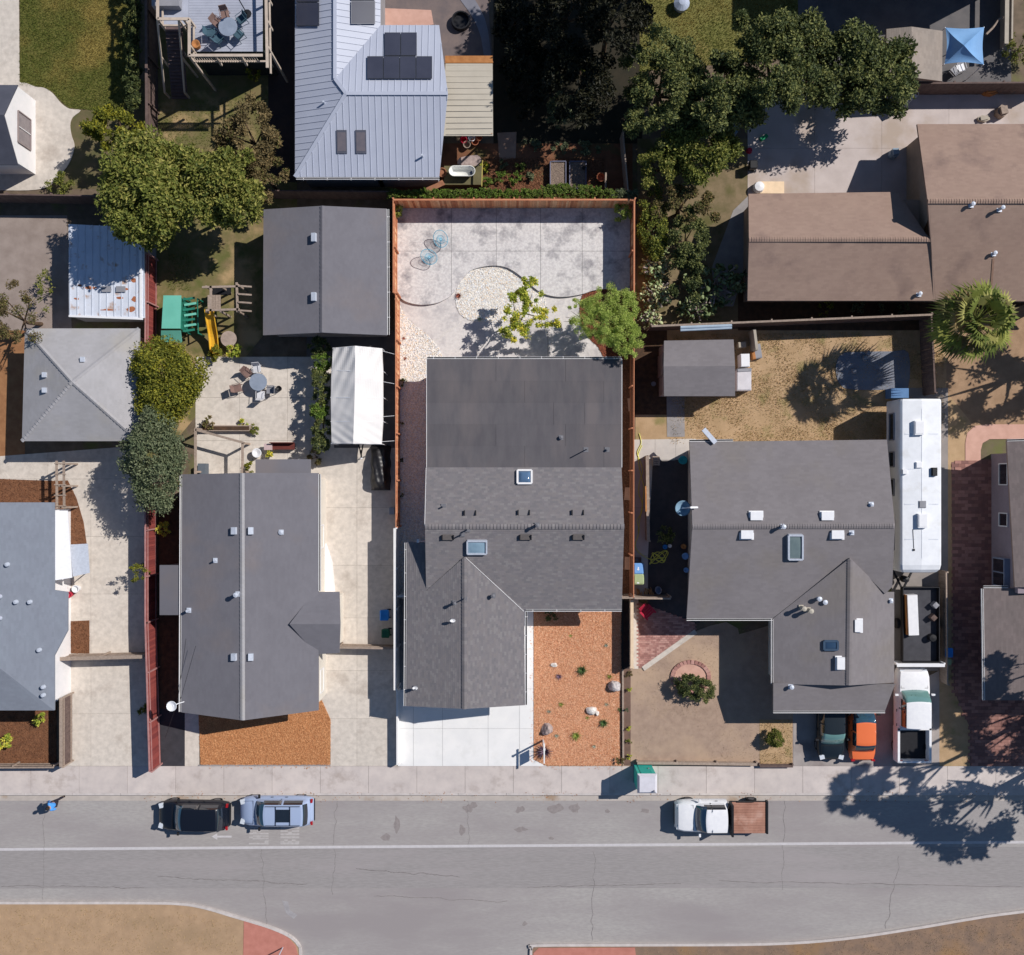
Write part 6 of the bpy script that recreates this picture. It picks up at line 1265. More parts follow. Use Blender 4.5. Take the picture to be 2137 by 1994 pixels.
# ---------------------------------------------------------------- bathtub, beds, pot
bt = P(965, 363, .5); t = T('bathtub', 'old white bathtub standing on the olive box below the metal roof house', 'bathtub', bt)
def racetrack(hx, hy, n=10): return [(hx * 1.0 - hy + hy * math.cos(a), hy * math.sin(a)) for a in [(-.5 + k / n) * math.pi for k in range(n + 1)]] + [(-hx + hy + hy * math.cos(a), hy * math.sin(a)) for a in [(.5 + k / n) * math.pi for k in range(n + 1)]]
b = MB(); rings = []; 
for (sx, sy, z) in ((.62, .2, .05), (.74, .27, .3), (.8, .31, .52), (.83, .34, .56), (.79, .30, .56), (.72, .24, .35), (.6, .16, .13)): rings.append([(bt.x + x, bt.y + y, .5 + z) for x, y in racetrack(sx, sy)])
n = len(rings[0]); vs = [v for r_ in rings for v in r_]; fs = [(i * n + k, i * n + (k + 1) % n, (i + 1) * n + (k + 1) % n, (i + 1) * n + k) for i in range(len(rings) - 1) for k in range(n)] + [tuple(range((len(rings) - 1) * n, len(rings) * n))]
b.add(vs, fs); b.build('tub', M('enamel', c(238, 238, 232), None, 2, rough=.2, spec=.6), t, smooth=True)
b = MB(); b.cyl((bt.x + .6, bt.y - .02, .68), .13, .03, 16); b.build('cushion', M('blue_grey_pad', c(84, 96, 120), None, 3), t)
o = MB(); a, d = P(928, 375, 0), P(1006, 391, 0); a2 = P(1004, 352, 0)
o.box(a.x, d.y, 0, d.x, a2.y, .5); props(o.build('storage_box', M('olive_box', c(110, 104, 74), c(96, 90, 64), 2), None, (a.x, d.y, 0)), 'olive wooden box under the white bathtub', 'box')
b = MB(); b.beam(P(1007, 336, 1.2), P(1005.5, 389, 1.2), .06, .1); b.beam(P(1007, 336, 0), (P(1007, 336, 1.2).x, P(1007, 336, 1.2).y, 1.2), .07, .07); b.beam(P(1005.5, 389, 0), (P(1005.5, 389, 1.2).x, P(1005.5, 389, 1.2).y, 1.2), .07, .07); props(b.build('trellis_rail', M('yellow_timber', c(186, 170, 96), c(166, 150, 82), 3), None, P(1006, 360, 0)), 'thin yellowish timber rail right of the bathtub', 'rail')
b = MB(); b.beam(P(887, 400, 1.2), P(926, 381, .9), .34, .05); props(b.build('plank', M('rust_plank', c(150, 104, 78), c(128, 86, 64), 4), None, P(900, 392, 0)), 'wide reddish plank sloping down beside the house corner', 'plank')
b = MB(); b.lathe(P(924, 366, 0), [(.0, 0), (.26, 0), (.3, .6), (.24, .6), (.2, .5), (0, .5)], 14); props(b.build('barrel', M('rust_plank'  , (0, 0, 0)), None, P(924, 366, 0)), 'rusty tub left of the white bathtub', 'barrel')
for x0, x1, l_ in ((1148.5, 1181, 'left raised garden bed with grey rim'), (1189, 1223, 'right raised garden bed with grey rim')):
    t = T('raised_bed', l_ + ' above the ivy hedge', 'raised bed', P(x0, 360, 0)); a, d = P(x0, 337, .45), P(x1, 394, .45); m_ = M('bed_rim', c(128, 130, 150), c(112, 112, 132), 3)
    for (p, q) in (((a.x, a.y), (d.x, a.y)), ((d.x, a.y), (d.x, d.y)), ((d.x, d.y), (a.x, d.y)), ((a.x, d.y), (a.x, a.y))): b = MB(); b.beam((*p, .25), (*q, .25), .05, .44); b.build('board', m_, t)
    b = MB(); b.box(a.x, d.y, .1, d.x, a.y, .38); b.build('soil', M('bed_soil', c(140, 122, 110), c(118, 102, 92), 6, bump=.8), t)
    xx, yy = fill([(a.x + .05, d.y), (d.x - .05, d.y), (d.x - .05, a.y - .05), (a.x + .05, a.y - .05)], 300); scatter('straw', CHIP, CHF, np.c_[xx, yy, np.full(len(xx), .38)], rng.uniform(.04, .08, len(xx)), (rng.uniform(-.4, .4, len(xx)), rng.uniform(-.4, .4, len(xx)), rng.uniform(0, 6, len(xx))), M('straw_chip', None, (.9, .9, .9), 4, pal=[c(158, 140, 126), c(132, 116, 106), c(176, 158, 140)]), parent=t)
b = MB(); b.beam(P(1264.5, 361, .9), P(1263.5, 396, .9), .1, .12); b.beam(P(1264, 378, 0), (P(1264, 378, .9).x, P(1264, 378, .9).y, .9), .1, .1); props(b.build('bench_board', mWOODG, None, P(1264, 378, 0)), 'pale upright board right of the terracotta pot', 'board')
b = MB(); b.lathe(P(1253, 374, 0), [(0, 0), (.18, 0), (.26, .4), (.28, .42), (.25, .42), (.2, .1), (0, .08)], 18); props(b.build('plant_pot', M('terracotta', c(176, 112, 82), c(150, 92, 68), 3), None, P(1253, 374, 0)), 'terracotta pot in the shade at the right end of the mulch garden', 'pot')
b = MB(); b.lathe(P(1218, 352, .4), [(0, 0), (.1, .02), (.12, .25), (.05, .3), (0, .3)], 8); b.beam(P(1218, 352, .6), P(1224, 346, 1.0), .04, .04); props(b.build('watering_can', mBLK, None, P(1218, 352, .4)), 'dark watering can on the right raised garden bed', 'watering can')
fp = P(962, 47, .04); b = MB(); b.lathe(fp, [(0, .1), (.45, .1), (.5, .35), (.58, .35), (.6, 0)], 20); props(b.build('fire_pit', mBLK, None, fp), 'round dark fire pit on the shaded path at the top', 'fire pit')
for i, (x, y, col) in enumerate(((968, 296, mREDP), (985, 292, mWHITE), (992, 300, M('terracotta', (0, 0, 0))), (975, 306, mWOODG), (1000, 291, M('terracotta', (0, 0, 0))))):
    b = MB(); b.lathe(P(x, y, 0), [(0, 0), (.16, 0), (.24, .38), (.2, .38), (.16, .1), (0, .1)], 12); props(b.build('plant_pot', col, None, P(x, y, 0)), ['red pot below the beige patio cover', 'white pot below the beige patio cover', 'terracotta pot right of the white pot', 'grey brown pot nearest the slate patch', 'terracotta pot at the corner of the patio cover'][i], 'pot')
b = MB(); b.prism(smooth(PP([(955, 345), (960, 333), (985, 328), (1002, 330), (1003, 350), (970, 352)]), 2, True), 0, .3); props(b.build('brush_pile', mROCKB, None, P(980, 340, 0)), 'heap of pale rubble beside the yellowish timber rail', 'rubble')
# ---------------------------------------------------------------- canopy, trailer tongue, covered machine, bins
t = T('canopy', 'long white fabric carport canopy with a ridge beside the cedar fence', 'canopy', P(745, 825, 0))
zr, ze = 2.9, 2.2; NX, NY = 28, 40; vs = []; fs = []
L1 = [(695, 727), (692, 773), (690.5, 830), (691, 880), (692, 926)]; R1 = [(797, 728), (799, 775), (799, 830), (799, 880), (796, 927)]; TOP = [(741, 723), (741, 775), (740, 830), (738.5, 880), (737, 926)]
def along(lst, t_):
    k = min(int(t_ * (len(lst) - 1)), len(lst) - 2); f = t_ * (len(lst) - 1) - k; return (lst[k][0] * (1 - f) + lst[k + 1][0] * f, lst[k][1] * (1 - f) + lst[k + 1][1] * f)
for j in range(NY + 1):
    tj = j / NY; l_, m_, r_ = along(L1, tj), along(TOP, tj), along(R1, tj); A, Bq, Cq = P(*l_, ze), P(*m_, zr), P(*r_, ze)
    for i in range(NX + 1):
        s = i / NX; p = A.lerp(Bq, s * 2) if s < .5 else Bq.lerp(Cq, s * 2 - 1)
        sag = -.05 * math.sin(min(s, 1 - s) * 2 * math.pi) * abs(math.sin(tj * math.pi * 3)); wr = .04 * math.sin(tj * 26 + s * 30) * math.exp(-tj * 3) + .02 * math.sin(tj * 60 - s * 22) * math.exp(-(1 - tj) * 6)
        vs.append(p + Vector((0, 0, sag + wr)))
for j in range(NY):
    for i in range(NX): a = j * (NX + 1) + i; fs.append((a, a + 1, a + NX + 2, a + NX + 1))
b = MB(); b.add(vs, fs); b.build('fabric_top', mCANV, t)
b = MB()
for side in (0, NX):
    for j in range(NY): a, d = vs[j * (NX + 1) + side], vs[(j + 1) * (NX + 1) + side]; b.add([a, d, d - Vector((0, 0, .25)), a - Vector((0, 0, .25))], [(0, 1, 2, 3)])
b.build('valance', mCANV, t)
b = MB()
for j in (0, 10, 20, 30, 40):
    for side in (0, NX): p = vs[j * (NX + 1) + side]; b.tube([p, (p.x, p.y, 0)], .03, 6)
    b.tube([vs[j * (NX + 1)] - Vector((0, 0, .05)), vs[j * (NX + 1) + NX // 2] - Vector((0, 0, .05)), vs[j * (NX + 1) + NX] - Vector((0, 0, .05))], .03, 6)
b.build('frame', mWHITE, t)
b = MB()
for j in (1, 14, 28, 39): p = vs[j * (NX + 1) + NX]; b.tube([p, P(824, 735 + (j / 40) * 190, 1.75)], .012, 4)
b.build('guy_rope', mWHITE, t)
t = T('trailer', 'boat trailer tongue sticking out from under the white canopy', 'trailer', P(753, 935, 0)); b = MB()
for s in (-1, 1): b.beam(P(753 + s * 9, 905, .5), P(753.5, 950, .45), .07, .1)
b.beam(P(753.5, 940, .45), P(754, 958, .45), .08, .1); b.beam(P(744, 860, .5), P(744, 905, .5), .08, .1); b.beam(P(762, 860, .5), P(762, 905, .5), .08, .1); b.build('drawbar', mBLK, t)
b = MB(); b.lathe(P(754, 957, .4), [(0, .12), (.07, .1), (.08, 0), (0, 0)], 10); b.build('coupler', mWHITE, t)
for s in (-1, 1): b = MB(); p = P(753 + s * 26, 860, .3); b.tube([p - Vector((.1, 0, 0)), p + Vector((.1, 0, 0))], .3, 18); b.build('wheel', mBLK, t)
vs = []; fs = []; NX, NY = 16, 30; cxy = P(795, 977, 0); hx, hy = .62, 1.42
for j in range(NY + 1):
    for i in range(NX + 1):
        u, v = i / NX * 2 - 1, j / NY * 2 - 1; edge = max(abs(u), abs(v)); k = (1 - abs(u) ** 3.2) * (1 - abs(v) ** 5); x = u * hx * (1 + .05 * math.sin(v * 9)) ; y = v * hy
        vs.append((cxy.x + x, cxy.y + y, max(.02, .95 * k ** .6 * (1 - .12 * v) + .04 * math.sin(9 * u + 5 * v) * (k > .1) + .03 * math.sin(17 * v)))) 
for j in range(NY):
    for i in range(NX): a = j * (NX + 1) + i; fs.append((a, a + 1, a + NX + 2, a + NX + 1))
b = MB(); b.add(vs, fs); props(b.build('covered_machine', mBTARP, None, (cxy.x, cxy.y, 0), smooth=True), 'something long under a black cover against the cedar fence', 'covered machine')
b = MB(); a = P(818.5, 1067, .5); b.cbox((a.x, a.y, .35), (.32, .42, .7)); props(b.build('meter_box', M('blue_grey_box', c(150, 168, 184), None, 2), None, (a.x, a.y, 0)), 'small blue grey box at the foot of the cedar fence', 'box')
def bin_(label, px, py, w_, d_, h, body, lid, rz=0.0, wheels=True, name='wheelie_bin'):
    p = P(px, py, 0); t = T(name, label, 'bin', p); Mx = Matrix.Translation(p) @ Matrix.Rotation(rz, 4, 'Z'); b = MB()
    v = [Mx @ Vector(q) for q in ((-w_ * .4, -d_ * .38, .08), (w_ * .4, -d_ * .38, .08), (w_ * .4, d_ * .38, .08), (-w_ * .4, d_ * .38, .08), (-w_ / 2, -d_ / 2, h - .06), (w_ / 2, -d_ / 2, h - .06), (w_ / 2, d_ / 2, h - .06), (-w_ / 2, d_ / 2, h - .06))]
    b.add(v, ((3, 2, 1, 0), (4, 5, 6, 7), (0, 1, 5, 4), (1, 2, 6, 5), (2, 3, 7, 6), (3, 0, 4, 7))); b.build('body', body, t)
    b = MB(); rr = w_ * .12; o_ = [(sx * (w_ / 2 + .02 - rr) + rr * math.cos(a), sy * (d_ / 2 + .02 - rr) + rr * math.sin(a)) for sx, sy, a0 in ((1, 1, 0), (-1, 1, 1.5708), (-1, -1, 3.1416), (1, -1, 4.7124)) for a in (a0, a0 + .78, a0 + 1.57)]
    n = len(o_); ring = [Mx @ Vector((x, y, h - .06)) for x, y in o_] + [Mx @ Vector((x, y, h - .02)) for x, y in o_] + [Mx @ Vector((x * .8, y * .8, h + .03)) for x, y in o_]
    b.add(ring, [tuple(range(2 * n, 3 * n))] + [(k, (k + 1) % n, n + (k + 1) % n, n + k) for k in range(n)] + [(n + k, n + (k + 1) % n, 2 * n + (k + 1) % n, 2 * n + k) for k in range(n)]); ld = b.build('lid', lid, t)
    b = MB(); q = Mx @ Vector((w_ / 2 + .05, 0, h - .1)); e1, e2 = Mx @ Vector((w_ / 2 + .05, -d_ * .35, h - .1)), Mx @ Vector((w_ / 2 + .05, d_ * .35, h - .1)); b.tube([e1, e2], .018, 6); b.build('handle', body, t)
    if wheels:
        for s in (-1, 1): b = MB(); q = Mx @ Vector((w_ * .4, s * d_ * .4, .12)); b.tube([q - Vector((0, .03, 0)), q + Vector((0, .03, 0))], .12, 12); b.build('wheel', mBLK, t)
    return t, ld
t, ld = bin_('light blue lidded bin between the long dark fence and the courtyard', 1328.5, 1184, .58, .64, 1.0, mBLUE, mBLUEL); pb = P(1328.5, 1184, 0); b = MB(); b.prism([(pb.x - .06 + x, pb.y + y) for x, y in ((0, .12), (.09, .07), (.05, .0), (.1, -.06), (.02, -.12), (-.04, -.05), (.0, .02))], 1.03, 1.036); b.build('emblem', mWHITE, ld)
t, ld = bin_('khaki green lidded bin below the light blue one', 1329, 1206, .6, .62, .98, mKHAKI, mKHAKI)
b = MB(); pb = P(1327, 1213, 0); b.prism([(pb.x - .09, pb.y - .04), (pb.x + .07, pb.y - .05), (pb.x + .09, pb.y), (pb.x - .02, pb.y + .05)], 1.01, 1.016); b.build('emblem', mWHITE, ld)
bin_('bright blue bin beside the white fence in the shared driveway', 806, 1280, .5, .62, 1.0, mBLUE, mBLUE); bin_('dark green bin below the bright blue one in the shared driveway', 808, 1318, .45, .5, .9, mGREENB, mGREENB)
bin_('blue bin beside the side fence near the white trailer', 1967, 1357, .42, .55, .95, mBLUE, mBLUE); bin_('small green bin below the blue bin near the white trailer', 1967, 1377, .36, .36, .8, mKHAKI, mKHAKI)
# crate, bucket, firewood
t = T('crate', 'open grey crate above the light blue bin', 'crate', P(1330, 1169, 0)); a = P(1330, 1169, 0)
for (p, q) in (((-.22, -.2), (.22, -.2)), ((.22, -.2), (.22, .2)), ((.22, .2), (-.22, .2)), ((-.22, .2), (-.22, -.2))): b = MB(); b.beam((a.x + p[0], a.y + p[1], .15), (a.x + q[0], a.y + q[1], .15), .03, .28); b.build('side_board', mGREYP, t)
b = MB(); b.box(a.x - .2, a.y - .18, .03, a.x + .2, a.y + .18, .05); b.build('base', mWOODG, t); b = MB(); b.cbox((a.x - .06, a.y, .1), (.16, .2, .1)); b.build('divider', mGREYP, t)
b = MB(); b.lathe(P(1372, 1231, .02), [(0, 0), (.17, 0), (.2, .45), (.18, .45), (.15, .05), (0, .05)], 16, 1.2); props(b.build('bucket', M('pale_blue_plastic', c(176, 186, 206), None, 2), None, P(1372, 1231, .02)), 'pale blue tub at the right end of the firewood', 'tub')
t = T('firewood', 'loose pile of firewood sticks behind the short weathered fence', 'firewood', P(1346, 1237, 0))
for i in range(30):
    x, y = R.uniform(1330, 1366), R.uniform(1233, 1244); a = P(x, y, R.uniform(.08, .35)); an = R.gauss(1.9, .35); d = Vector((math.cos(an), math.sin(an), R.uniform(-.15, .2))) * R.uniform(.16, .3); b = MB(); b.tube([a - d, a + d], R.uniform(.02, .035), 6); b.build('stick', M('firewood_log', None, (.9, .9, .9), 4, pal=[c(222, 188, 140), c(198, 160, 116), c(168, 128, 92)]), t)
# yellow hose
hp = [(1334, 905), (1338, 925), (1330, 945), (1337, 965), (1341, 985), (1335, 1005), (1333, 1030), (1340, 1050), (1339, 1070), (1330, 1085), (1331, 1095), (1334, 1105), (1331, 1120), (1326, 1135), (1329, 1148), (1342, 1160), (1360, 1168)]
hp += [(1374 + (9 + .4 * k) * math.cos(k * .9), 1164 + (7 + .3 * k) * math.sin(k * 1.1)) for k in range(30)]
pts = smooth([tuple(P(x, y, .06 + .02 * math.sin(i))) for i, (x, y) in enumerate(hp)], 5); b = MB(); b.tube(pts, .024, 5)
pts = smooth([tuple(P(x, y, .06)) for x, y in [(1340, 930), (1332, 950), (1334, 975), (1340, 1000), (1344, 1020), (1341, 1050), (1337, 1075), (1334, 1095), (1332, 1110)]], 5); b.tube(pts, .024, 5)
props(b.build('garden_hose', M('yellow_hose', c(236, 232, 110), c(224, 220, 96), 3, rough=.5), None, P(1334, 905, .05)), 'long yellow hose winding down the pale pavement and coiled at its end', 'hose')
b = MB()
for r_ in (.15, .12): b.lathe(P(1363.7, 801.6, .02), [(r_ - .02, 0), (r_ - .02, .03), (r_, .03), (r_, 0)], 20)
b.lathe(P(1363.7, 801.6, .02), [(0, .02), (.1, .02)], 20); props(b.build('manhole_cover', mGREYP, None, P(1363.7, 801.6, .02)), 'small round lid in the brown soil left of the garden shed', 'lid')  # small round utility lid set in the soil
# ---------------------------------------------------------------- furniture helpers
def chair(label, px, py, rz, mat, z0=0.0, s=1.0, name='garden_chair', group=None, h=.85):
    p = P(px, py, z0); t = T(name, label, 'chair', p, group); Mx = Matrix.Translation(p) @ Matrix.Rotation(rz, 4, 'Z') @ Matrix.Scale(s, 4)
    b = MB(); b.box(-.24, -.24, .41, .24, .24, .45, Mx); b.build('seat', mat, t)
    b = MB(); b.add([Mx @ Vector(q) for q in ((-.24, .22, .5), (.24, .22, .5), (.22, .34, h), (-.22, .34, h), (-.24, .25, .5), (.24, .25, .5), (.22, .37, h), (-.22, .37, h))], ((0, 1, 2, 3), (7, 6, 5, 4), (3, 2, 6, 7), (0, 3, 7, 4), (1, 5, 6, 2))); b.build('backrest', mat, t)
    for sx in (-1, 1):
        for sy in (-1, 1): b = MB(); b.tube([Mx @ Vector((sx * .21, sy * .21, .42)), Mx @ Vector((sx * .24, sy * .25, 0))], .018, 5); b.build('leg', mat, t)
        b = MB(); b.tube([Mx @ Vector((sx * .25, -.2, .45)), Mx @ Vector((sx * .26, -.2, .64)), Mx @ Vector((sx * .25, .26, .66))], .018, 5); b.build('arm', mat, t)
    return t
def table(label, px, py, r, h, mat, z0=0.0, ry=None, legs=4):
    p = P(px, py, z0); t = T('table', label, 'table', p); b = MB(); b.lathe((p.x, p.y, z0 + h), [(0, 0), (r, 0), (r, -.04), (0, -.04)], 24, ry); b.build('tabletop', mat, t)
    for k in range(legs): a = k * 6.2832 / legs + .6; b = MB(); b.tube([(p.x + .6 * r * math.cos(a), p.y + .6 * r * math.sin(a), z0 + h - .03), (p.x + .8 * r * math.cos(a), p.y + .8 * r * math.sin(a), z0)], .025, 5); b.build('leg', mat, t)
    return t
mTEALC = M('teal_grey_cushion', c(70, 96, 110), c(58, 84, 98), 3); mBRNC = M('brown_cushion', c(138, 112, 104), c(120, 96, 90), 3); mGLT2 = M('glass_table', c(150, 160, 176), c(136, 146, 162), 2, rough=.1, spec=.8)
table('grey table in the middle of the raised deck', 483, 68, .55, .72, mGLT2, zd)
for i, (x, y, a, m_, l_) in enumerate(((458, 55, .9, mBRNC, 'brown deck chair at the upper left of the deck table'), (474, 38, .2, mBRNC, 'brown deck chair at the top of the deck table'), (461, 88, 2.4, mTEALC, 'teal deck chair at the lower left of the deck table'), (503, 80, -2.3, mTEALC, 'teal deck chair at the lower right of the deck table'), (508, 48, -.9, mTEALC, 'teal deck chair at the right of the deck table'), (445, 75, 1.6, mTEALC, 'teal deck chair farthest left on the deck'))):
    chair(l_, x, y, a, m_, zd)
b = MB(); b.lathe(P(413, 98, zd), [(0, 0), (.18, 0), (.25, .4), (.2, .4), (0, .3)], 12); props(b.build('plant_pot', mORW, None, P(413, 98, zd)), 'orange pot at the lower left corner of the deck', 'pot')
b = MB(); p = P(516, 30, zd); b.lathe(p, [(.25, 0), (.27, .05), (.03, .08), (.03, 2.0), (.1, 2.05), (.06, 2.2), (0, 2.25)], 10); props(b.build('folded_parasol', mBLK, None, p), 'closed dark parasol standing on the deck beside the table', 'parasol')
b = MB(); p = P(352, 8, zd); b.cbox(p + Vector((0, 0, .3)), (1.6, .8, .5)); props(b.build('deck_bench', mGREYP, None, p), 'pale covered bench on the upper landing of the deck', 'bench')
# left patio set
table('round glass table on the left patio', 545, 800, .55, .72, mGLT2)
for x, y, a, m_, l_ in ((520, 780, .8, mBRNC, 'brown patio chair at the upper left of the round glass table'), (548, 826, 3.1, M('white_chair', c(214, 214, 218), None, 2), 'white patio chair below the round glass table'), (500, 812, 1.8, mBRNC, 'brown patio chair left of the round glass table standing apart'), (540, 772, .1, M('white_chair', (0, 0, 0)), 'white patio chair above the round glass table'), (568, 815, -1.6, mGREYP, 'grey patio chair right of the round glass table')):
    chair(l_, x, y, a, m_)
b = MB(); b.lathe(P(584, 812, 0), [(0, 0), (.14, 0), (.18, .3), (.14, .3), (0, .2)], 10); props(b.build('plant_pot', mBLK, None, P(584, 812, 0)), 'small dark pot right of the patio chairs', 'pot')
# planter box, bench and timber frame below patio
t = T('planter_box', 'long low timber planter box with flowers on the left patio', 'planter', P(470, 895, 0)); a, d = P(420, 888, .4), P(522, 900, .4); b = MB()
b.box(a.x, d.y, 0, d.x, a.y, .4); b.build('box', mWOODG, t); b = MB(); b.box(a.x + .06, d.y + .06, .35, d.x - .06, a.y - .06, .42); b.build('soil', mSOILD, t)
t = T('pergola', 'weathered timber frame above the roof of the left house', 'pergola', P(460, 950, 0)); b = MB(); m_ = mWOODG
for p, q in (((408, 895, 1.6), (408, 990, 1.6)), ((506, 925, 1.6), (506, 990, 1.6)), ((408, 897, 1.6), (510, 925, 1.6))): b = MB(); b.beam(P(*p), P(*q), .14, .1); b.build('beam', m_, t)
for q in ((408, 895), (408, 985), (506, 925), (506, 985)): p = P(*q, 1.6); b = MB(); b.beam((p.x, p.y, 0), p, .12, .12); b.build('post', m_, t)
t = T('bench', 'dark red bench above the small flat porch roof', 'bench', P(585, 930, 0)); b = MB(); p = P(590, 932, .45); b.cbox(p, (1.5, .4, .06)); b.build('seat', M('dark_red_wood', c(112, 56, 50), c(94, 46, 42), 3), t)
b = MB(); b.cbox(p + Vector((0, .22, .22)), (1.5, .05, .35)); b.build('backrest', M('dark_red_wood', (0, 0, 0)), t)
for s in (-.65, .65): b = MB(); b.cbox((p.x + s, p.y, .21), (.08, .36, .42)); b.build('leg', mBLK, t)
b = MB(); b.cbox(P(560, 933, .5), (.5, .4, .2)); props(b.build('cushion', M('pink_cushion', c(200, 176, 176), None, 2), None, P(560, 933, .48)), 'pale pink cushion at the left end of the dark red bench', 'cushion')
b = MB(); b.lathe(P(540, 946, 0), [(0, 0), (.2, 0), (.3, .5), (.25, .5), (0, .4)], 14); props(b.build('plant_pot', mWHITE, None, P(540, 946, 0)), 'large white pot left of the yellow plant', 'pot')
b = MB(); b.box(P(420, 968, 0).x, P(0, 990, 0).y, 0, P(436, 968, 0).x, P(0, 968, 0).y, .7); props(b.build('storage_box', M('dark_grey_box', c(96, 104, 114), None, 2), None, P(420, 985, 0)), 'dark grey storage box inside the timber frame', 'box')
# playhouse, slide, climbing frame, stone table
t = T('playhouse', 'teal plastic playhouse with a slatted side left of the yellow slide', 'playhouse', P(360, 660, 0)); b = MB()
b.slab([P(341, 617, 1.7), P(378, 617, 1.7), P(376, 686, 1.55), P(337, 686, 1.55)], .06); b.build('roof', mTEAL, t); b = MB(); b.slab([P(336, 690, 1.5), P(377, 690, 1.5), P(380, 716, 1.0), P(336, 714, 1.0)], .05); b.build('roof', mTEAL, t)
b = MB(); a, d = P(342, 620, 1.6), P(375, 686, 1.6); b.box(a.x, d.y, 0, d.x, a.y, 1.45); b.build('wall', mTEALD, t)
for i in range(7): b = MB(); b.cbox(P(394 + (i % 2) * 3, 624 + i * 11, 1.2 - .03 * i), (.75, .14, .05), rz=.15); b.build('slat', mTEAL if i % 2 else mTEALD, t)
b = MB(); 
for x, y in ((384, 622), (412, 624), (384, 692), (414, 696)): p = P(x, y, 1.2); b.beam((p.x, p.y, 0), p, .07, .07)
b.beam(P(384, 622, 1.12), P(384, 692, 1.0), .06, .06); b.beam(P(412, 624, 1.12), P(414, 696, 1.0), .06, .06); b.build('frame', mTEALD, t)
t = T('slide', 'yellow plastic slide running down from the timber climbing frame', 'slide', P(445, 700, 0)); vs = []; NY = 14
for j in range(NY + 1):
    k = j / NY; p = P(439, 648, 1.55).lerp(P(450, 745, .12), k); z = 1.55 * (1 - k) ** 1.15 + .1 + .05 * math.sin(k * 9)
    for x, dz in ((-.27, .16), (-.2, .02), (0, 0), (.2, .02), (.27, .16)): vs.append((p.x + x, p.y, z + dz))
b = MB(); b.add(vs, [(j * 5 + i, j * 5 + i + 1, j * 5 + i + 6, j * 5 + i + 5) for j in range(NY) for i in range(4)]); b.build('chute', mYEL, t)
b = MB()
for s in (0, 4): b.tube([vs[j * 5 + s] for j in range(NY + 1)], .035, 5)
b.build('rim', mYEL, t)
t = T('climbing_frame', 'weathered timber climbing frame with open beams above the yellow slide', 'climbing frame', P(480, 620, 0)); zc = 2.1
for p, q in (((422, 600), (500, 598)), ((430, 648), (500, 646)), ((440, 597), (440, 650)), ((494, 590), (496, 652))): b = MB(); b.beam(P(*p, zc), P(*q, zc), .13, .1); b.build('beam', mWOODG, t)
for y in (597, 614, 631, 648): b = MB(); b.beam(P(497, y, zc + .08), P(525, y + 2, zc + .08), .1, .08); b.build('beam', mWOODG, t)
for i in range(5): b = MB(); b.cbox(P(436 + i * 5.5, 633, 1.5), (.15, 1.0, .04)); b.build('platform_board', mWOODG, t)
for q in ((430, 598), (430, 650), (460, 598), (460, 650), (496, 595), (497, 650)): p = P(*q, zc); b = MB(); b.beam((p.x, p.y, 0), p, .11, .11); b.build('post', mWOODG, t)
b = MB(); b.cbox(P(462, 608, 1.0), (1.2, .5, .06)); b.build('swing_seat', mBLK, t)
t = table('round stone table right of the yellow slide', 482, 710, .5, .5, M('stone_table', c(176, 158, 146), c(154, 138, 128), 3), legs=3)
# top-right canopy
t = T('canopy', 'light blue pop up canopy with a pointed top at the top right', 'canopy', P(2010, 96, 0)); zc = 2.3; cor = [(1973, 58), (2054, 57), (2053, 135), (1971, 134)]; ap_ = P(2012, 95, 3.2); vs = []; fs = []; NN = 10
for q in range(4):
    A, Bq = P(*cor[q], zc), P(*cor[(q + 1) % 4], zc); base = len(vs)
    for i in range(NN + 1):
        for j in range(NN + 1):
            e = A.lerp(Bq, j / NN); inw = (ap_ - e); inw.z = 0; e = e + inw * .09 * math.sin(j / NN * math.pi) + Vector((0, 0, .12 * math.sin(j / NN * math.pi)))
            k = i / NN; p = e.lerp(ap_, k); p.z -= .18 * math.sin(k * math.pi) * (.5 + .5 * math.sin(j / NN * math.pi)); vs.append(p)
    for i in range(NN):
        for j in range(NN): a = base + i * (NN + 1) + j; fs.append((a, a + 1, a + NN + 2, a + NN + 1))
b = MB(); b.add(vs, fs); b.build('fabric_top', M('light_blue_fabric', c(132, 178, 226), c(118, 164, 214), 1, rough=.7, transl=.15), t)
for q in cor: p = P(*q, zc); b = MB(); b.tube([p, (p.x, p.y, 0)], .03, 6); b.build('pole', mWHITE, t)
for i, (x, y, m_, l_) in enumerate(((1998, 148, mWHITE, 'white garden chair below the blue canopy'), (1985, 156, mGREYP, 'grey chair beside the tan shed and blue canopy'))): chair(l_, x, y, .3 + i * 2, m_)
b = MB(); b.beam(P(2102, -60, 1.5), P(2100, 92, 1.5), .25, .1); b.beam(P(2102, -60, .7), P(2100, 92, .7), .1, 1.4); props(b.build('garden_wall', M('pale_wall', c(182, 172, 158), None, 2), None, P(2101, 20, 0)), 'pale wall running down the top right corner', 'wall')
pts = smooth([tuple(P(x, y, 1.2)) for x, y in ((2058, 72), (2072, 58), (2084, 42), (2094, 36))], 4); b = MB(); b.tube(pts, .07, 6); props(b.build('driftwood', mWOODG, None, P(2075, 55, 0)), 'pale crooked branch right of the blue canopy', 'branch')
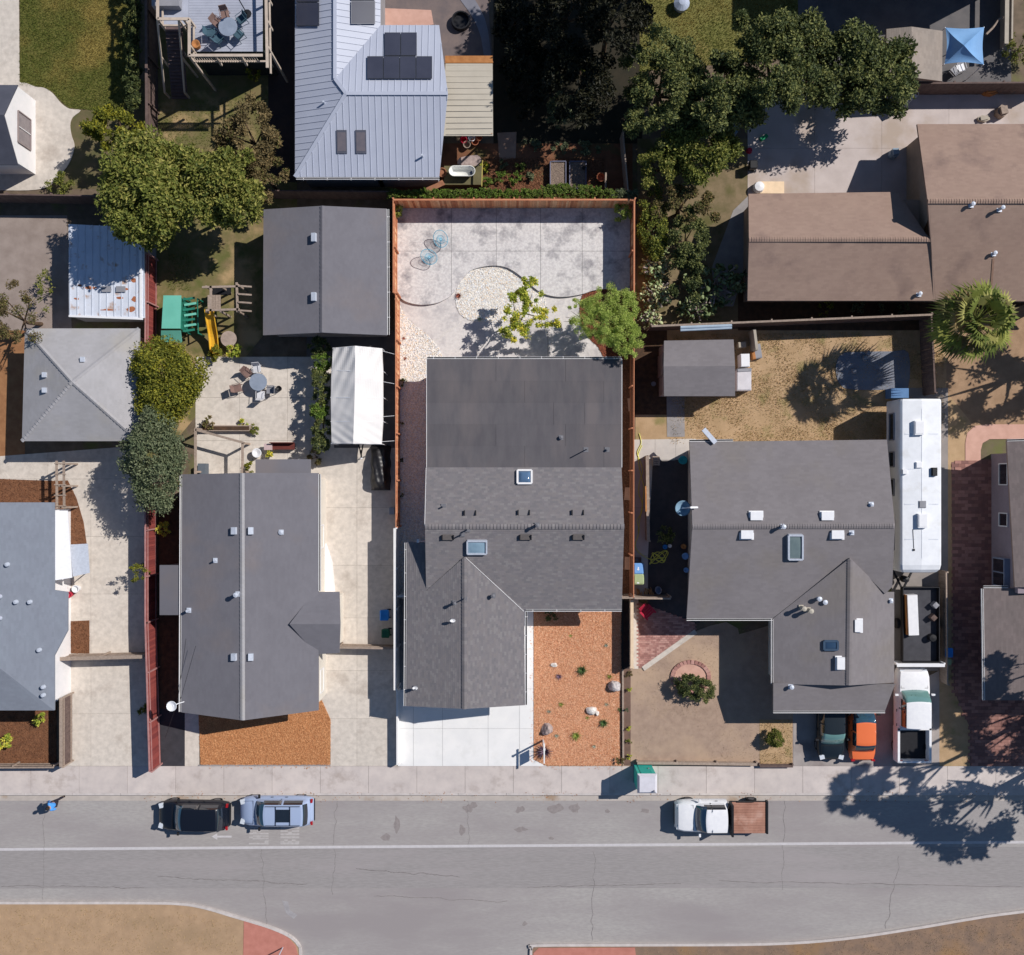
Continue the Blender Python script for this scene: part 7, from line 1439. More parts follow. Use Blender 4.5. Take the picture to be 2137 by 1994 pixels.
# concrete yard clutter
b = MB(); b.cbox(P(1608, 392, .12), (1.7, .75, .1)); props(b.build('cream_board', M('cream_board', c(244, 216, 182), None, 2), None, P(1608, 392, 0)), 'cream board lying at the edge of the brown roof', 'board')
b = MB(); b.lathe(P(1581, 394, 0), [(0, .55), (.3, .5), (.36, .2), (.3, 0)], 14); props(b.build('water_tank', mWHITE, None, P(1581, 394, 0)), 'round white container left on the cream board', 'container')
b = MB(); b.lathe(P(1563, 316, 0), [(0, .25), (.15, .25), (.2, 0)], 10); props(b.build('toy', mREDP, None, P(1563, 316, 0)), 'small red toy at the left edge of the concrete yard', 'toy')
b = MB(); b.cbox(P(1594, 288, .15), (.5, .22, .22), rz=.6); props(b.build('toy_cart', M('green_toy', c(42, 150, 104), None, 2), None, P(1594, 288, 0)), 'small green toy cart in the concrete yard', 'toy')
for i, (x, y, sx, sy, h, m_, l_) in enumerate(((1880, 214, .8, .5, .5, mWHITE, 'white sheeted heap at the top of the concrete yard'), (2085, 238, .7, .8, .7, mWOODG, 'pale box above the brown roof ridge'), (2050, 250, .8, .4, .3, M('pale_wall', (0, 0, 0)), 'low pale slab beside the pale box'), (1860, 325, .6, .6, .8, M('blue_grey_box', (0, 0, 0)), 'blue grey box in the shade beside the brown house'), (2060, 195, 1.0, .5, .6, mORW, 'orange bench in the shade at the right'), (2115, 190, .6, .5, .6, M('teal_grey_cushion', (0, 0, 0)), 'teal box in the shade at the right edge'), (1530, 265, .7, 1.2, .5, M('blue_grey_box', (0, 0, 0)), 'bluish covered heap under the dark tree'))):
    b = MB(); p = P(x, y, 0); b.prism([(p.x + sx / 2 * math.cos(a) * R.uniform(.8, 1.1), p.y + sy / 2 * math.sin(a) * R.uniform(.8, 1.1)) for a in [.3 + k * .785 for k in range(8)]], 0, h * .7); b.cbox((p.x, p.y, h * .85), (sx * .6, sy * .6, h * .3), rz=.2)
    props(b.build('garden_item', m_, None, (p.x, p.y, 0)), l_, 'bench' if 'bench' in l_ else 'heap' if 'heap' in l_ else 'box')
chair('white chair at the top of the pale concrete yard', 1898, 205, .6, mWHITE); chair('dark chair on the pale concrete yard', 1872, 228, 2.2, mBLK)
bin_('dark bin left of the concrete yard by the oak', 1566, 352, .45, .5, .8, mBLK, mBLK)
b = MB(); b.lathe(P(1420, 15, 0), [(0, 0), (.4, 0), (.5, .5), (.2, .7), (0, .72)], 14); props(b.build('white_bin', M('pale_blue_plastic', (0, 0, 0)), None, P(1420, 15, 0)), 'pale round container on the olive lawn at the top', 'container')
# shed clutter
for i, (x, y, sx, sy, h, m_, l_, cat_) in enumerate(((1546, 797, .9, 1.25, .85, M('white_cabinet', c(216, 212, 216), None, 2), 'white cabinet standing right of the garden shed', 'cabinet'), (1548, 756, .55, .8, .9, mWHITE, 'bright white box above the white cabinet', 'box'), (1546, 776, .9, .2, .9, mGREYP, 'grey shelf between the two white boxes', 'shelf'), (1545, 722, .5, .35, .5, M('beige_tub', c(176, 166, 150), None, 2), 'pale tub near the shed corner', 'tub'), (1567, 715, .18, 1.3, 1.2, M('pale_wall', (0, 0, 0)), 'tall pale panel right of the shed corner', 'panel'), (1578, 735, .45, .9, .4, mGREYP, 'grey odds and ends beside the pale panel', 'heap'), (1569, 744, .2, .5, .5, mORW, 'orange tool handle leaning by the white box', 'tool'))):
    p = P(x, y, 0); b = MB(); b.cbox((p.x, p.y, h / 2), (sx, sy, h), rz=.03 * i); b.cbox((p.x, p.y, h + .015), (sx * .92, sy * .92, .03), rz=.03 * i); props(b.build(['cabinet', 'storage_box', 'shelf', 'tub', 'panel', 'garden_item', 'tool_handle'][i], m_, None, (p.x, p.y, 0)), l_, cat_)
b = MB(); b.tube([P(1420, 684, 2.0), P(1527, 680, 2.0)], .1, 8); b.tube([P(1420, 690, 2.0), P(1527, 685, 2.0)], .07, 8); props(b.build('gutter_pipe', M('pale_blue_pipe', c(170, 186, 202), None, 2), None, P(1420, 687, 0)), 'long pale pipe lying along the top of the weathered fence', 'pipe')
# rounded slab in the shade with a dog-bone of toys
area('pool_slab', smooth([(1895, 737), (1895, 808), (1870, 813), (1790, 814), (1758, 808), (1745, 785), (1746, 755), (1760, 738), (1790, 735), (1860, 734)], 3, True), M('bluish_slab', c(130, 134, 144), c(118, 122, 134), 1), .05)
for x, y, l_ in ((1812, 738, 'pale round object at the top of the shaded slab'), (1782, 775, 'pale round object at the left of the shaded slab'), (1805, 748, 'small light object between two others on the shaded slab')): b = MB(); b.lathe(P(x, y, .05), [(0, .2), (.14, .18), (.2, 0)], 10); props(b.build('garden_toy', mGREYP, None, P(x, y, .05)), l_, 'toy')
b = MB(); b.cbox(P(1872, 822, .5), (1.1, .6, .9)); props(b.build('storage_box', M('blue_tarp', c(96, 132, 176), None, 2), None, P(1872, 822, 0)), 'blue tarpaulin box behind the white trailer', 'box')
# ---------------------------------------------------------------- white travel trailer
zr_ = 3.2
t = T('travel_trailer', 'long white travel trailer with roof units parked beside the taupe house', 'travel trailer', P(1890, 1015, 0))
ra, rb_ = P(1873, 833, zr_), P(1960, 833, zr_); rc, rd = P(1972, 1197, zr_), P(1886, 1190, zr_)
x0, x1 = (ra.x + rd.x) / 2 - .02, (rb_.x + rc.x) / 2; y1_, y0_ = ra.y, rc.y
b = MB(); vs = []; fs = []; prof = [(-1, .35), (-1, .93), (-.975, .975), (-.9, 1.0), (0, 1.02), (.9, 1.0), (.975, .975), (1, .93), (1, .35)]
stn = [(y1_, .97, .0), (y1_ - .12, 1, .02), (y0_ + .5, 1, .02), (y0_ + .22, .96, -.05), (y0_ + .05, .85, -.22), (y0_, .7, -.5)]
for (y, wsc, dz) in stn:
    for (u, v) in prof: vs.append(((x0 + x1) / 2 + u * wsc * (x1 - x0) / 2, y, v * zr_ + (dz if v > .5 else 0)))
n = len(prof)
for i in range(len(stn) - 1):
    for k in range(n - 1): fs.append((i * n + k, i * n + k + 1, (i + 1) * n + k + 1, (i + 1) * n + k))
fs += [tuple(range(n)), tuple(range((len(stn) - 1) * n, len(stn) * n))[::-1]]
b.add(vs, fs); b.build('body', M('trailer_skin', c(236, 238, 242), c(226, 228, 232), 2, rough=.4, spec=.4, c3=c(206, 204, 200), sc3=.9, lo3=.56, hi3=.8, d3=10), t, smooth=False)
for (px, py, w_, l_, h, nm, mm) in ((1915, 893.6, .55, .85, .28, 'roof_unit', mWHITE), (1922, 1087, .55, .85, .28, 'roof_unit', mWHITE), (1916, 971, .36, .36, .14, 'roof_hatch', mWHITE), (1924, 1053, .42, .42, .1, 'roof_hatch', mGREYP), (1948, 985, .3, .5, .2, 'antenna', mBLK), (1886, 985, .3, .3, .18, 'roof_hatch', mWHITE)):
    p = P(px, py, zr_ + .02); b = MB(); b.cbox(p + Vector((0, 0, h / 2)), (w_, l_, h)); b.cbox(p + Vector((0, 0, h + .01)), (w_ * .85, l_ * .85, .03)); b.build(nm, mm, t)
b = MB(); b.beam(P(1905, 1105, zr_ + .06), P(1907, 1145, zr_ + .06), .03, .03); b.cbox(P(1907, 1148, zr_ + .07), (.12, .12, .06)); b.build('antenna', mBLK, t)
b = MB(); b.beam(((x0 + x1) / 2, y1_ - .6, zr_ + .09), ((x0 + x1) / 2, y0_ + .9, zr_ + .09), .02, .01)
for k in range(1, 5): b.beam((x0 + .25, y1_ - k * 2.1, zr_ + .055), (x1 - .25, y1_ - k * 2.1, zr_ + .055), .03, .012)
b.build('roof_seam', mGALV, t)
for yy, w_ in ((y1_ - 1.6, 1.6), (y1_ - 3.6, .9), (y1_ - 5.3, 1.0), (y1_ - 8.5, 1.2)): window(t, (x0 - .01, yy, 2.0), w_, .7, (0, 1), mGREYP, mGLD, (-1, 0))
b = MB(); b.box(x0 - .02, y1_ - 7.6, .7, x0, y1_ - 6.9, 2.5); b.build('door', mTRIM, t)
for s in (x0 + .02, x1 - .02):
    for k in (0, 1): b = MB(); p = Vector((s, (y0_ + y1_) / 2 - .5 - k * .85, .36)); b.tube([p - Vector((.12, 0, 0)), p + Vector((.12, 0, 0))], .36, 20); w_ = b.build('wheel', mBLK, t); b = MB(); b.tube([p - Vector((.13, 0, 0)), p + Vector((.13, 0, 0))], .2, 14); b.build('rim', mGALV, w_)
b = MB(); xm = (x0 + x1) / 2
for s in (-.8, .8): b.beam((xm + s, y0_ + .3, .5), (xm, y0_ - 1.3, .5), .1, .12)
b.lathe((xm, y0_ - .6, .5), [(0, .6), (.2, .55), (.22, .1), (0, .1)], 12); b.build('tow_hitch', mBLK, t)
# utility trailer with long crate on the pad
t = T('utility_trailer', 'low dark utility trailer behind the white gate', 'trailer', P(1920, 1310, 0)); a, d = P(1880, 1225, .6), P(1955, 1380, .6)
b = MB(); b.box(a.x, d.y, .5, d.x, a.y, .6); b.build('floor', M('trailer_floor', c(74, 74, 80), c(62, 62, 68), 2), t)
for (p, q) in (((a.x, a.y), (d.x, a.y)), ((d.x, a.y), (d.x, d.y)), ((d.x, d.y), (a.x, d.y)), ((a.x, d.y), (a.x, a.y))): b = MB(); b.beam((*p, .8), (*q, .8), .05, .35); b.build('side_board', mBLK, t)
for s in (a.x - .12, d.x + .12): b = MB(); p = Vector((s, (a.y + d.y) / 2, .32)); b.tube([p - Vector((.1, 0, 0)), p + Vector((.1, 0, 0))], .32, 18); b.build('wheel', mBLK, t)
b = MB(); p = P(1902, 1283, .95); b.cbox(p, (.62, 2.5, .55), rz=.04); o = b.build('long_case', mWHITE, None, P(1902, 1283, .6)); props(o, 'long white case with an orange side lying in the utility trailer', 'case'); b = MB(); b.cbox(p + Vector((-.34, 0, -.05)), (.08, 2.48, .45), rz=.04); b.build('orange_side', mORW, o)
for x, y, m_, l_ in ((1944, 1288, mWOODB, 'brown carton in the utility trailer'), (1948, 1262, mGREYP, 'grey tub in the utility trailer above the brown carton'), (1942, 1330, mBLK, 'black round pot low in the utility trailer')): b = MB(); b.lathe(P(x, y, .6), [(0, .4), (.22, .38), (.24, 0)], 4 if 'carton' in l_ else 12); props(b.build('cargo_tub' if 'carton' not in l_ else 'carton', m_, None, P(x, y, .6)), l_, 'carton' if 'carton' in l_ else 'tub')
# ---------------------------------------------------------------- portable toilet
t = T('portable_toilet', 'tall portable toilet with teal walls and a pale roof on the sidewalk', 'portable toilet', P(1340, 1612, 0)); p = P(1340.5, 1613, 0); b = MB(); b.box(p.x - .55, p.y - .55, .1, p.x + .55, p.y + .55, 2.1); b.build('cabin', M('teal_wall', c(60, 196, 180), c(52, 180, 166), 2, rough=.5), t)
b = MB(); b.box(p.x - .6, p.y - .6, .03, p.x + .6, p.y + .6, .12); b.build('skid', mGREYP, t)
b = MB(); q = [(-.6, -.6), (.6, -.6), (.6, .6), (-.6, .6)]; b.add([(p.x + x, p.y + y, 2.1) for x, y in q] + [(p.x + x * .8, p.y + y * .8, 2.28) for x, y in q], ((4, 5, 6, 7), (0, 1, 5, 4), (1, 2, 6, 5), (2, 3, 7, 6), (3, 0, 4, 7), (3, 2, 1, 0))); b.build('roof', M('grey_white_roof', c(214, 212, 220), None, 2), t)
b = MB(); b.box(p.x - .35, p.y + .55, .15, p.x + .35, p.y + .575, 2.0); d_ = b.build('door', M('teal_door', c(50, 180, 166), None, 2), t); b = MB(); b.cbox((p.x + .25, p.y + .6, 1.05), (.06, .05, .14)); b.build('handle', mGREYP, d_)
b = MB(); b.cyl((p.x + .4, p.y - .4, 2.2), .05, .25, 8); b.build('vent_pipe', mGREYP, t)
# ---------------------------------------------------------------- vehicles
mTYRE = M('tyre', c(30, 30, 32), None, 3, rough=.9); mRIMM = M('wheel_rim', c(150, 150, 156), None, 3, rough=.35, metal=.8); mHL = M('headlamp', c(214, 220, 228), None, 2, rough=.1, spec=.8); mTL = M('tail_lamp', c(172, 32, 38), None, 2, rough=.15, spec=.7); mPLAS = M('bumper_plastic', c(36, 36, 40), None, 2, rough=.7)
def bodyloft(b, st, Mx, z0=.28):
    """st: (x, halfwidth, deckz)"""
    prof = lambda w_, h: [(-w_ * .93, z0), (-w_, z0 + .18), (-w_, h * .62), (-w_ * .97, h * .86), (-w_ * .86, h * .97), (-w_ * .5, h * 1.005), (0, h * 1.015), (w_ * .5, h * 1.005), (w_ * .86, h * .97), (w_ * .97, h * .86), (w_, h * .62), (w_, z0 + .18), (w_ * .93, z0)]
    vs = []; n = 13
    for x, w_, h in st: vs += [Mx @ Vector((x, y, z)) for y, z in prof(w_, h)]
    fs = [(i * n + k, (i + 1) * n + k, (i + 1) * n + (k + 1) % n, i * n + (k + 1) % n) for i in range(len(st) - 1) for k in range(n)]
    fs += [tuple(range(n)), tuple(range((len(st) - 1) * n, len(st) * n))[::-1]]; b.add(vs, fs)
def vehicle(label, cat, px, py, L_, W_, rz, paint, kind, name='parked_car', hood=1.25, roofh=1.45, deck=.95, glass=None, ground=None, rack=False, bed=None, roofmat=None, hoodh=None):
    """+x is the front of the vehicle; px,py: centre of its footprint on the ground"""
    zg = zS if ground is None else ground; p = P(px, py, zg); t = T(name, label, cat, p); Mx = Matrix.Translation(p) @ Matrix.Rotation(rz, 4, 'Z'); glass = glass or mGLT; hw = W_ / 2; f = L_ / 2; hh = hoodh or deck
    if kind == 'pickup': st = [(-f + .02, hw * .94, deck), (-f + .1, hw, deck), (f - hood - .6, hw, deck), (f - hood, hw, deck * 1.02), (f - .5, hw * .97, hh), (f - .15, hw * .9, hh * .93), (f, hw * .8, hh * .62)]
    else: st = [(-f, hw * .76, deck * .72), (-f + .12, hw * .88, deck * .92), (-f + .5, hw * .97, deck), (-f + 1.4, hw, deck), (0, hw, deck), (f - hood, hw, deck * 1.01), (f - hood * .6, hw * .98, hh * .97), (f - .35, hw * .92, hh * .88), (f - .1, hw * .8, hh * .74), (f, hw * .66, hh * .62)]
    b = MB()
    if kind != 'pickup': bodyloft(b, st, Mx)
    else:
        cabx = f - hood - 1.55 if bed is None else bed
        bodyloft(b, [(cabx, hw, deck)] + [s for s in st if s[0] > cabx + .05], Mx)
    body = b.build('body', paint, t, smooth=True)
    body.data.set_sharp_from_angle(angle=.7) if hasattr(body.data, 'set_sharp_from_angle') else None
    # cabin: belt outline and roof outline
    if kind == 'pickup': xb0, xb1, xt0, xt1 = cabx + .05, f - hood + .25, cabx + .12, f - hood - .45
    elif kind == 'suv': xb0, xb1, xt0, xt1 = -f + .12, f - hood + .15, -f + .55, f - hood - .62
    else: xb0, xb1, xt0, xt1 = -f + .55, f - hood + .25, -f + 1.25, f - hood - .55
    wb, wt = hw * .93, hw * .72; zb, zt = deck * .95, roofh; NU, NV = 30, 22; La = xb1 - xb0; ra_, rb_ = (xt0 - xb0) / La, (xb1 - xt1) / La
    def S(u, v):                                        # one smooth greenhouse surface; u rear to front, v side to side
        fa = min(1.0, (u / ra_) if ra_ else 1.0); fb = min(1.0, ((1 - u) / rb_)); f_ = min(fa, fb); f_ = f_ * (1.9 - .9 * f_) if f_ < 1 else 1.0; f_ = min(1, f_)
        av = abs(v); sg = 1 if v >= 0 else -1
        if av < .62: y = av / .62 * wt; zz = 1.0 - .035 * (av / .62) ** 2
        else: k = (av - .62) / .38; y = wt + (wb - wt) * k ** .9; zz = .965 * (1 - k ** 1.35)
        y *= (1 - .06 * (1 - f_)); x = xb0 + La * u; x += (-.16 if u > .5 else .10) * (y / hw) ** 2 * (1 - abs(f_ - .3) * .3)
        return Mx @ Vector((x, y * sg, zb + (zt - zb) * (f_ * zz + .03 * math.sin(u * math.pi))))
    us = [i / NU for i in range(NU + 1)]; vsn = [-1 + 2 * j / NV for j in range(NV + 1)]; reg = {}
    mid_ = .5 * (ra_ + 1 - rb_)
    for i in range(NU):
        for j in range(NV):
            u, v = (us[i] + us[i + 1]) / 2, abs((vsn[j] + vsn[j + 1]) / 2)
            if u > 1 - rb_ * .92 and u < .985 and v < .78: r_ = 'windscreen'
            elif u < ra_ * .85 and u > .03 and v < .6 and ra_ > .04: r_ = 'rear_window'
            elif v > .66 and v < .95 and ra_ * .6 + .03 < u < 1 - rb_ * .72 and not (abs(u - mid_) < .02 and kind != 'pickup'): r_ = 'side_window' if vsn[j] > 0 else 'side_window2'
            elif v < .62 and ra_ < u < 1 - rb_: r_ = 'roof'
            else: r_ = 'pillars'
            reg.setdefault(r_, []).append((i, j))
    rf = None
    for nm, cells in reg.items():
        b = MB(); idx = {}; vs = []; fs = []
        for (i, j) in cells:
            f4 = []
            for (p_, q_) in ((i, j), (i + 1, j), (i + 1, j + 1), (i, j + 1)):
                if (p_, q_) not in idx: idx[(p_, q_)] = len(vs); vs.append(S(us[p_], vsn[q_]))
                f4.append(idx[(p_, q_)])
            fs.append(tuple(f4))
        b.add(vs, fs); mt_ = glass if nm == 'windscreen' else mGLD if 'window' in nm else (roofmat or paint) if nm == 'roof' else paint
        o_ = b.build(nm.replace('2', ''), mt_, t, smooth=True)
        if nm == 'roof': rf = o_
    if rack:
        for s in (-1, 1): b = MB(); b.tube([Mx @ Vector((xt0 + .1, s * wt * .9, zt + .07)), Mx @ Vector((xt1 - .1, s * wt * .9, zt + .07))], .02, 6); b.build('roof_rail', mBLK, rf)
        for x in (.3, .68): b = MB(); xx_ = xt0 + (xt1 - xt0) * x; b.tube([Mx @ Vector((xx_, -wt * .9, zt + .07)), Mx @ Vector((xx_, wt * .9, zt + .07))], .018, 6); b.build('roof_bar', mBLK, rf)
        b = MB(); b.box(xt0 + (xt1 - xt0) * .3, -wt * .6, zt + .02, xt0 + (xt1 - xt0) * .68, wt * .6, zt + .034, Mx); b.build('sunroof', mGLD, rf)
    for x in (-f + .85, f - .85):
        for s in (-1, 1):
            b = MB(); q = Vector((x, s * (hw - .15), .33)); b.tube([Mx @ (q - Vector((0, .11, 0))), Mx @ (q + Vector((0, .11, 0)))], .33, 20); w_ = b.build('wheel', mTYRE, t); b = MB(); b.tube([Mx @ (q - Vector((0, .118, 0))), Mx @ (q + Vector((0, .118, 0)))], .2, 12); b.build('rim', mRIMM, w_)
    for s in (-1, 1):
        b = MB(); b.cbox(Mx @ Vector((f - .2, s * hw * .68, hh * .8)), (.28, .3, .12), rz=rz + s * -.25); b.build('headlight', mHL, t)
        b = MB(); b.cbox(Mx @ Vector((-f + .07, s * hw * .76, deck * .88)), (.12, .22, .16), rz=rz + s * .1); b.build('tail_light', mTL, t)
        b = MB(); b.cbox(Mx @ Vector((xb1 - .35, s * (hw + .1), deck + .06)), (.12, .2, .12), rz=rz); b.build('mirror', mPLAS if paint is not mWHITE else paint, t)
    b = MB(); b.box(f - .12, -hw * .66, .3, f + .02, hw * .66, .5, Mx); b.box(-f - .03, -hw * .74, .3, -f + .1, hw * .74, .52, Mx); b.build('bumper', mPLAS if kind != 'sedan' else paint, t)
    b = MB()
    for s in (-1, 1): b.beam(Mx @ Vector((xb1 + .05, s * hw * .8, deck * 1.0)), Mx @ Vector((f - .3, s * hw * .74, hh * .905)), .012, .008)
    b.beam(Mx @ Vector((xb1 + .05, -hw * .8, deck * 1.005)), Mx @ Vector((xb1 + .05, hw * .8, deck * 1.005)), .02, .01); b.build('hood_seam', mPLAS, t)
    for s in (-1, 1):
        b = MB(); b.beam(S(.99, s * .1), S(1 - rb_ * .45, s * .1 + .22), .015, .02); b.build('wiper', mBLK, t)
    for s in (-1, 1):
        for x in (-.1, -1.0): b = MB(); b.cbox(Mx @ Vector((x + f * .15, s * (hw + .005), deck * .84)), (.16, .03, .03), rz=rz); b.build('door_handle', mPLAS, t)
    return t, Mx, f, hw
def paint(n, a, rough=.3): return M(n, a, tuple(v * .97 for v in a), 1, rough=rough + .1, spec=.4, coat=.25)
vehicle('black suv parked at the kerb behind nothing, in front of the silver one', 'car', 412, 1694, 4.4, 1.85, math.pi - .015, paint('paint_black', c(16, 22, 34)), 'suv', roofh=1.6, deck=.98, hood=1.15)[0]['label'] = 'black suv parked at the kerb left of the silver wagon'
vehicle('silver blue wagon with a roof rack parked behind the black suv', 'car', 583, 1685, 4.6, 1.82, math.pi, paint('paint_silver', c(160, 176, 206), .35), 'suv', roofh=1.55, deck=.96, hood=1.1, rack=True)
t, Mx, f, hw = vehicle('white pickup with a brown flat bed parked at the street', 'pickup truck', 1499, 1694, 5.7, 1.95, math.pi, mWHITE, 'pickup', name='pickup_truck', hood=1.35, roofh=1.75, deck=1.1, bed=-.35, glass=M('deep_blue_glass', c(34, 62, 88), None, 1, rough=.08, spec=.8, coat=1.0))
b = MB(); b.box(-f + .1, -hw - .02, .93, -.6, hw + .02, 1.03, Mx); fb = b.build('flat_bed', mPLAS, t)
for i in range(12): y = -hw + .02 + i * (2 * hw / 12); b = MB(); b.box(-f + .14, y, 1.03, -.62, y + 2 * hw / 12 - .012, 1.055, Mx); b.build('plank', M('rusty_plywood', c(176, 130, 112), c(152, 108, 92), 1.6, var=.05, c3=c(190, 150, 134), sc3=1.2), fb)
b = MB(); b.box(-.58, -hw, .95, -.46, hw, 1.75, Mx); b.build('headboard', mBLK, t)
b = MB(); b.box(-f - .02, -hw - .04, .8, -f + .1, hw + .04, 1.12, Mx); b.build('tail_board', mBLK, t)
b = MB(); b.box(-f + .1, -.5, .45, -.3, .5, .93, Mx); b.build('chassis', mBLK, t)
b = MB(); b.box(-f + .9, -hw - .04, 1.0, -f + 1.9, -hw + .02, 1.14, Mx); b.build('side_rail', mBLK, t)
vehicle('dark green sedan in the shaded driveway of the taupe house', 'car', 1727, 1507, 4.4, 1.75, -math.pi / 2, paint('paint_dark', c(24, 34, 42)), 'sedan', roofh=1.4, deck=.9, ground=.03, glass=M('greenish_glass', c(110, 150, 146), None, 1, rough=.1, spec=.8, coat=1.0))
vehicle('bright orange sedan beside the dark green one', 'car', 1791, 1510, 4.3, 1.65, math.pi / 2, paint('paint_orange', c(232, 116, 66), .35), 'sedan', roofh=1.4, deck=.9, ground=.03)
t, Mx, f, hw = vehicle('white pickup with an open dark bed beside the orange sedan', 'pickup truck', 1893, 1486, 5.8, 2.08, math.pi / 2, mWHITE, 'pickup', name='pickup_truck', hood=1.45, roofh=1.8, deck=1.12, ground=.03, bed=-.75, glass=M('greenish_glass', (0, 0, 0)))
b = MB()
for s in (-1, 1): b.box(-f + .05, s * (hw - .06) - .07, .4, -.75, s * (hw - .06) + .07, 1.14, Mx)
b.box(-f, -hw, .4, -f + .12, hw, 1.12, Mx); b.box(-.86, -hw, .4, -.74, hw, 1.14, Mx); bd = b.build('bed_sides', mWHITE, t)
b = MB(); b.box(-f + .1, -hw + .1, .5, -.8, hw - .1, .6, Mx); b.build('bed_floor', mBLK, bd)
# ---------------------------------------------------------------- red garden chair
t = T('garden_chair', 'bright red garden chair in the shade beside the brick walk', 'chair', P(1352, 1277, .03)); p = P(1350, 1276, 0); Mx = Matrix.Translation(p) @ Matrix.Rotation(.75, 4, 'Z')
for i in range(4): b = MB(); b.box(-.28, -.28 + i * .14, .3 + i * -.02, .28, -.16 + i * .14, .33 + i * -.02, Mx); b.build('seat_slat', mREDP, t)
for i in range(5): b = MB(); q = [(-.28 + i * .115, .26, .28), (-.18 + i * .115, .26, .28), (-.18 + i * .115, .62, .95), (-.28 + i * .115, .62, .95)]; b.add([Mx @ Vector(v) for v in q] + [Mx @ (Vector(v) + Vector((0, .025, -.01))) for v in q], ((0, 1, 2, 3), (7, 6, 5, 4), (0, 4, 5, 1), (1, 5, 6, 2), (2, 6, 7, 3), (3, 7, 4, 0))); b.build('back_slat', mREDP, t)
for s in (-1, 1):
    b = MB(); b.box(s * .34 - .06, -.34, .5, s * .34 + .06, .35, .53, Mx); b.build('arm', mREDP, t)
    for y in (-.3, .28): b = MB(); b.box(s * .34 - .03, y - .03, 0, s * .34 + .03, y + .03, .5, Mx); b.build('leg', mREDP, t)
# ---------------------------------------------------------------- courtyard oddments
for i, (x, y, s, h, m_, l_) in enumerate(((1422, 961, .5, .6, M('cyan_cover', c(40, 150, 160), None, 2), 'cyan covered pot at the top of the dark courtyard'), (1386, 1141, .28, .4, mBLUE, 'blue ball by the coil of yellow hose'), (1396, 1139, .22, .4, mWHITE, 'white jug next to the blue ball'), (1424, 1140, .3, .5, mORW, 'brown pot in the shade at the courtyard wall'), (1428, 1160, .4, .4, mBLUEL, 'pale blue basin against the courtyard wall'), (1430, 1189, .3, .4, mBLUEL, 'small pale blue pot low at the courtyard wall'))):
    b = MB(); b.lathe(P(x, y, .03), [(0, 0), (s * .4, 0), (s * .55, h), (s * .45, h + .02), (0, h - .05)], 14); props(b.build('garden_pot', m_, None, P(x, y, .03)), l_, 'pot')
b = MB()
for i in range(5): b.beam(P(1362, 938 + i * 4 + 16, .55), P(1376, 938 + i * 4 + 16, .55), .09, .03)
b.beam(P(1363, 955, .3), P(1363, 972, .3), .06, .5); b.beam(P(1375, 955, .3), P(1375, 972, .3), .06, .5); props(b.build('slatted_stool', mWOODG, None, P(1369, 962, 0)), 'small slatted stool at the top of the beam fence', 'stool')
# left front oddments
t = T('timber_arbor', 'narrow timber arbor between the brown mulch and the pale driveway', 'arbor', P(124, 1010, 0))
for x in (118, 133): b = MB(); b.beam(P(x, 962, 1.9), P(x + 1, 1062, 1.9), .12, .1); b.build('beam', mWOODG, t)
for y in (968, 1015, 1060):
    for x in (118, 133): p = P(x, y, 1.85); b = MB(); b.beam((p.x, p.y, 0), p, .1, .1); b.build('post', mWOODG, t)
for i in range(5): b = MB(); b.beam(P(113, 968 + i * 22, 1.98), P(138, 968 + i * 22, 1.98), .06, .05); b.build('crossbar', mWOODG, t)
for x, y, s, m_, l_ in ((122, 1228, .22, mWHITE, 'white pot below the white awning at the far left house'), (140, 1226, .26, M('terracotta', (0, 0, 0)), 'terracotta pot between two white pots at the far left house'), (164, 1228, .24, mWHITE, 'white pot at the edge of the pale driveway'), (150, 1240, .2, mREDP, 'red pot just below the terracotta pot at the far left house')):
    b = MB(); b.lathe(P(x, y, 0), [(0, 0), (s * .7, 0), (s, .45), (s * .8, .45), (s * .7, .3), (0, .3)], 12); props(b.build('plant_pot', m_, None, P(x, y, 0)), l_, 'pot')
# island sign post in the red paving
p = P(590, 1978, 0); b = MB(); b.tube([p, p + Vector((0, 0, 2.2))], .04, 8); b.box(p.x - .28, p.y - .012, 1.6, p.x + .28, p.y + .012, 2.2); props(b.build('road_sign', mGALV, None, p), 'road sign on the red paving of the lower left island', 'sign')
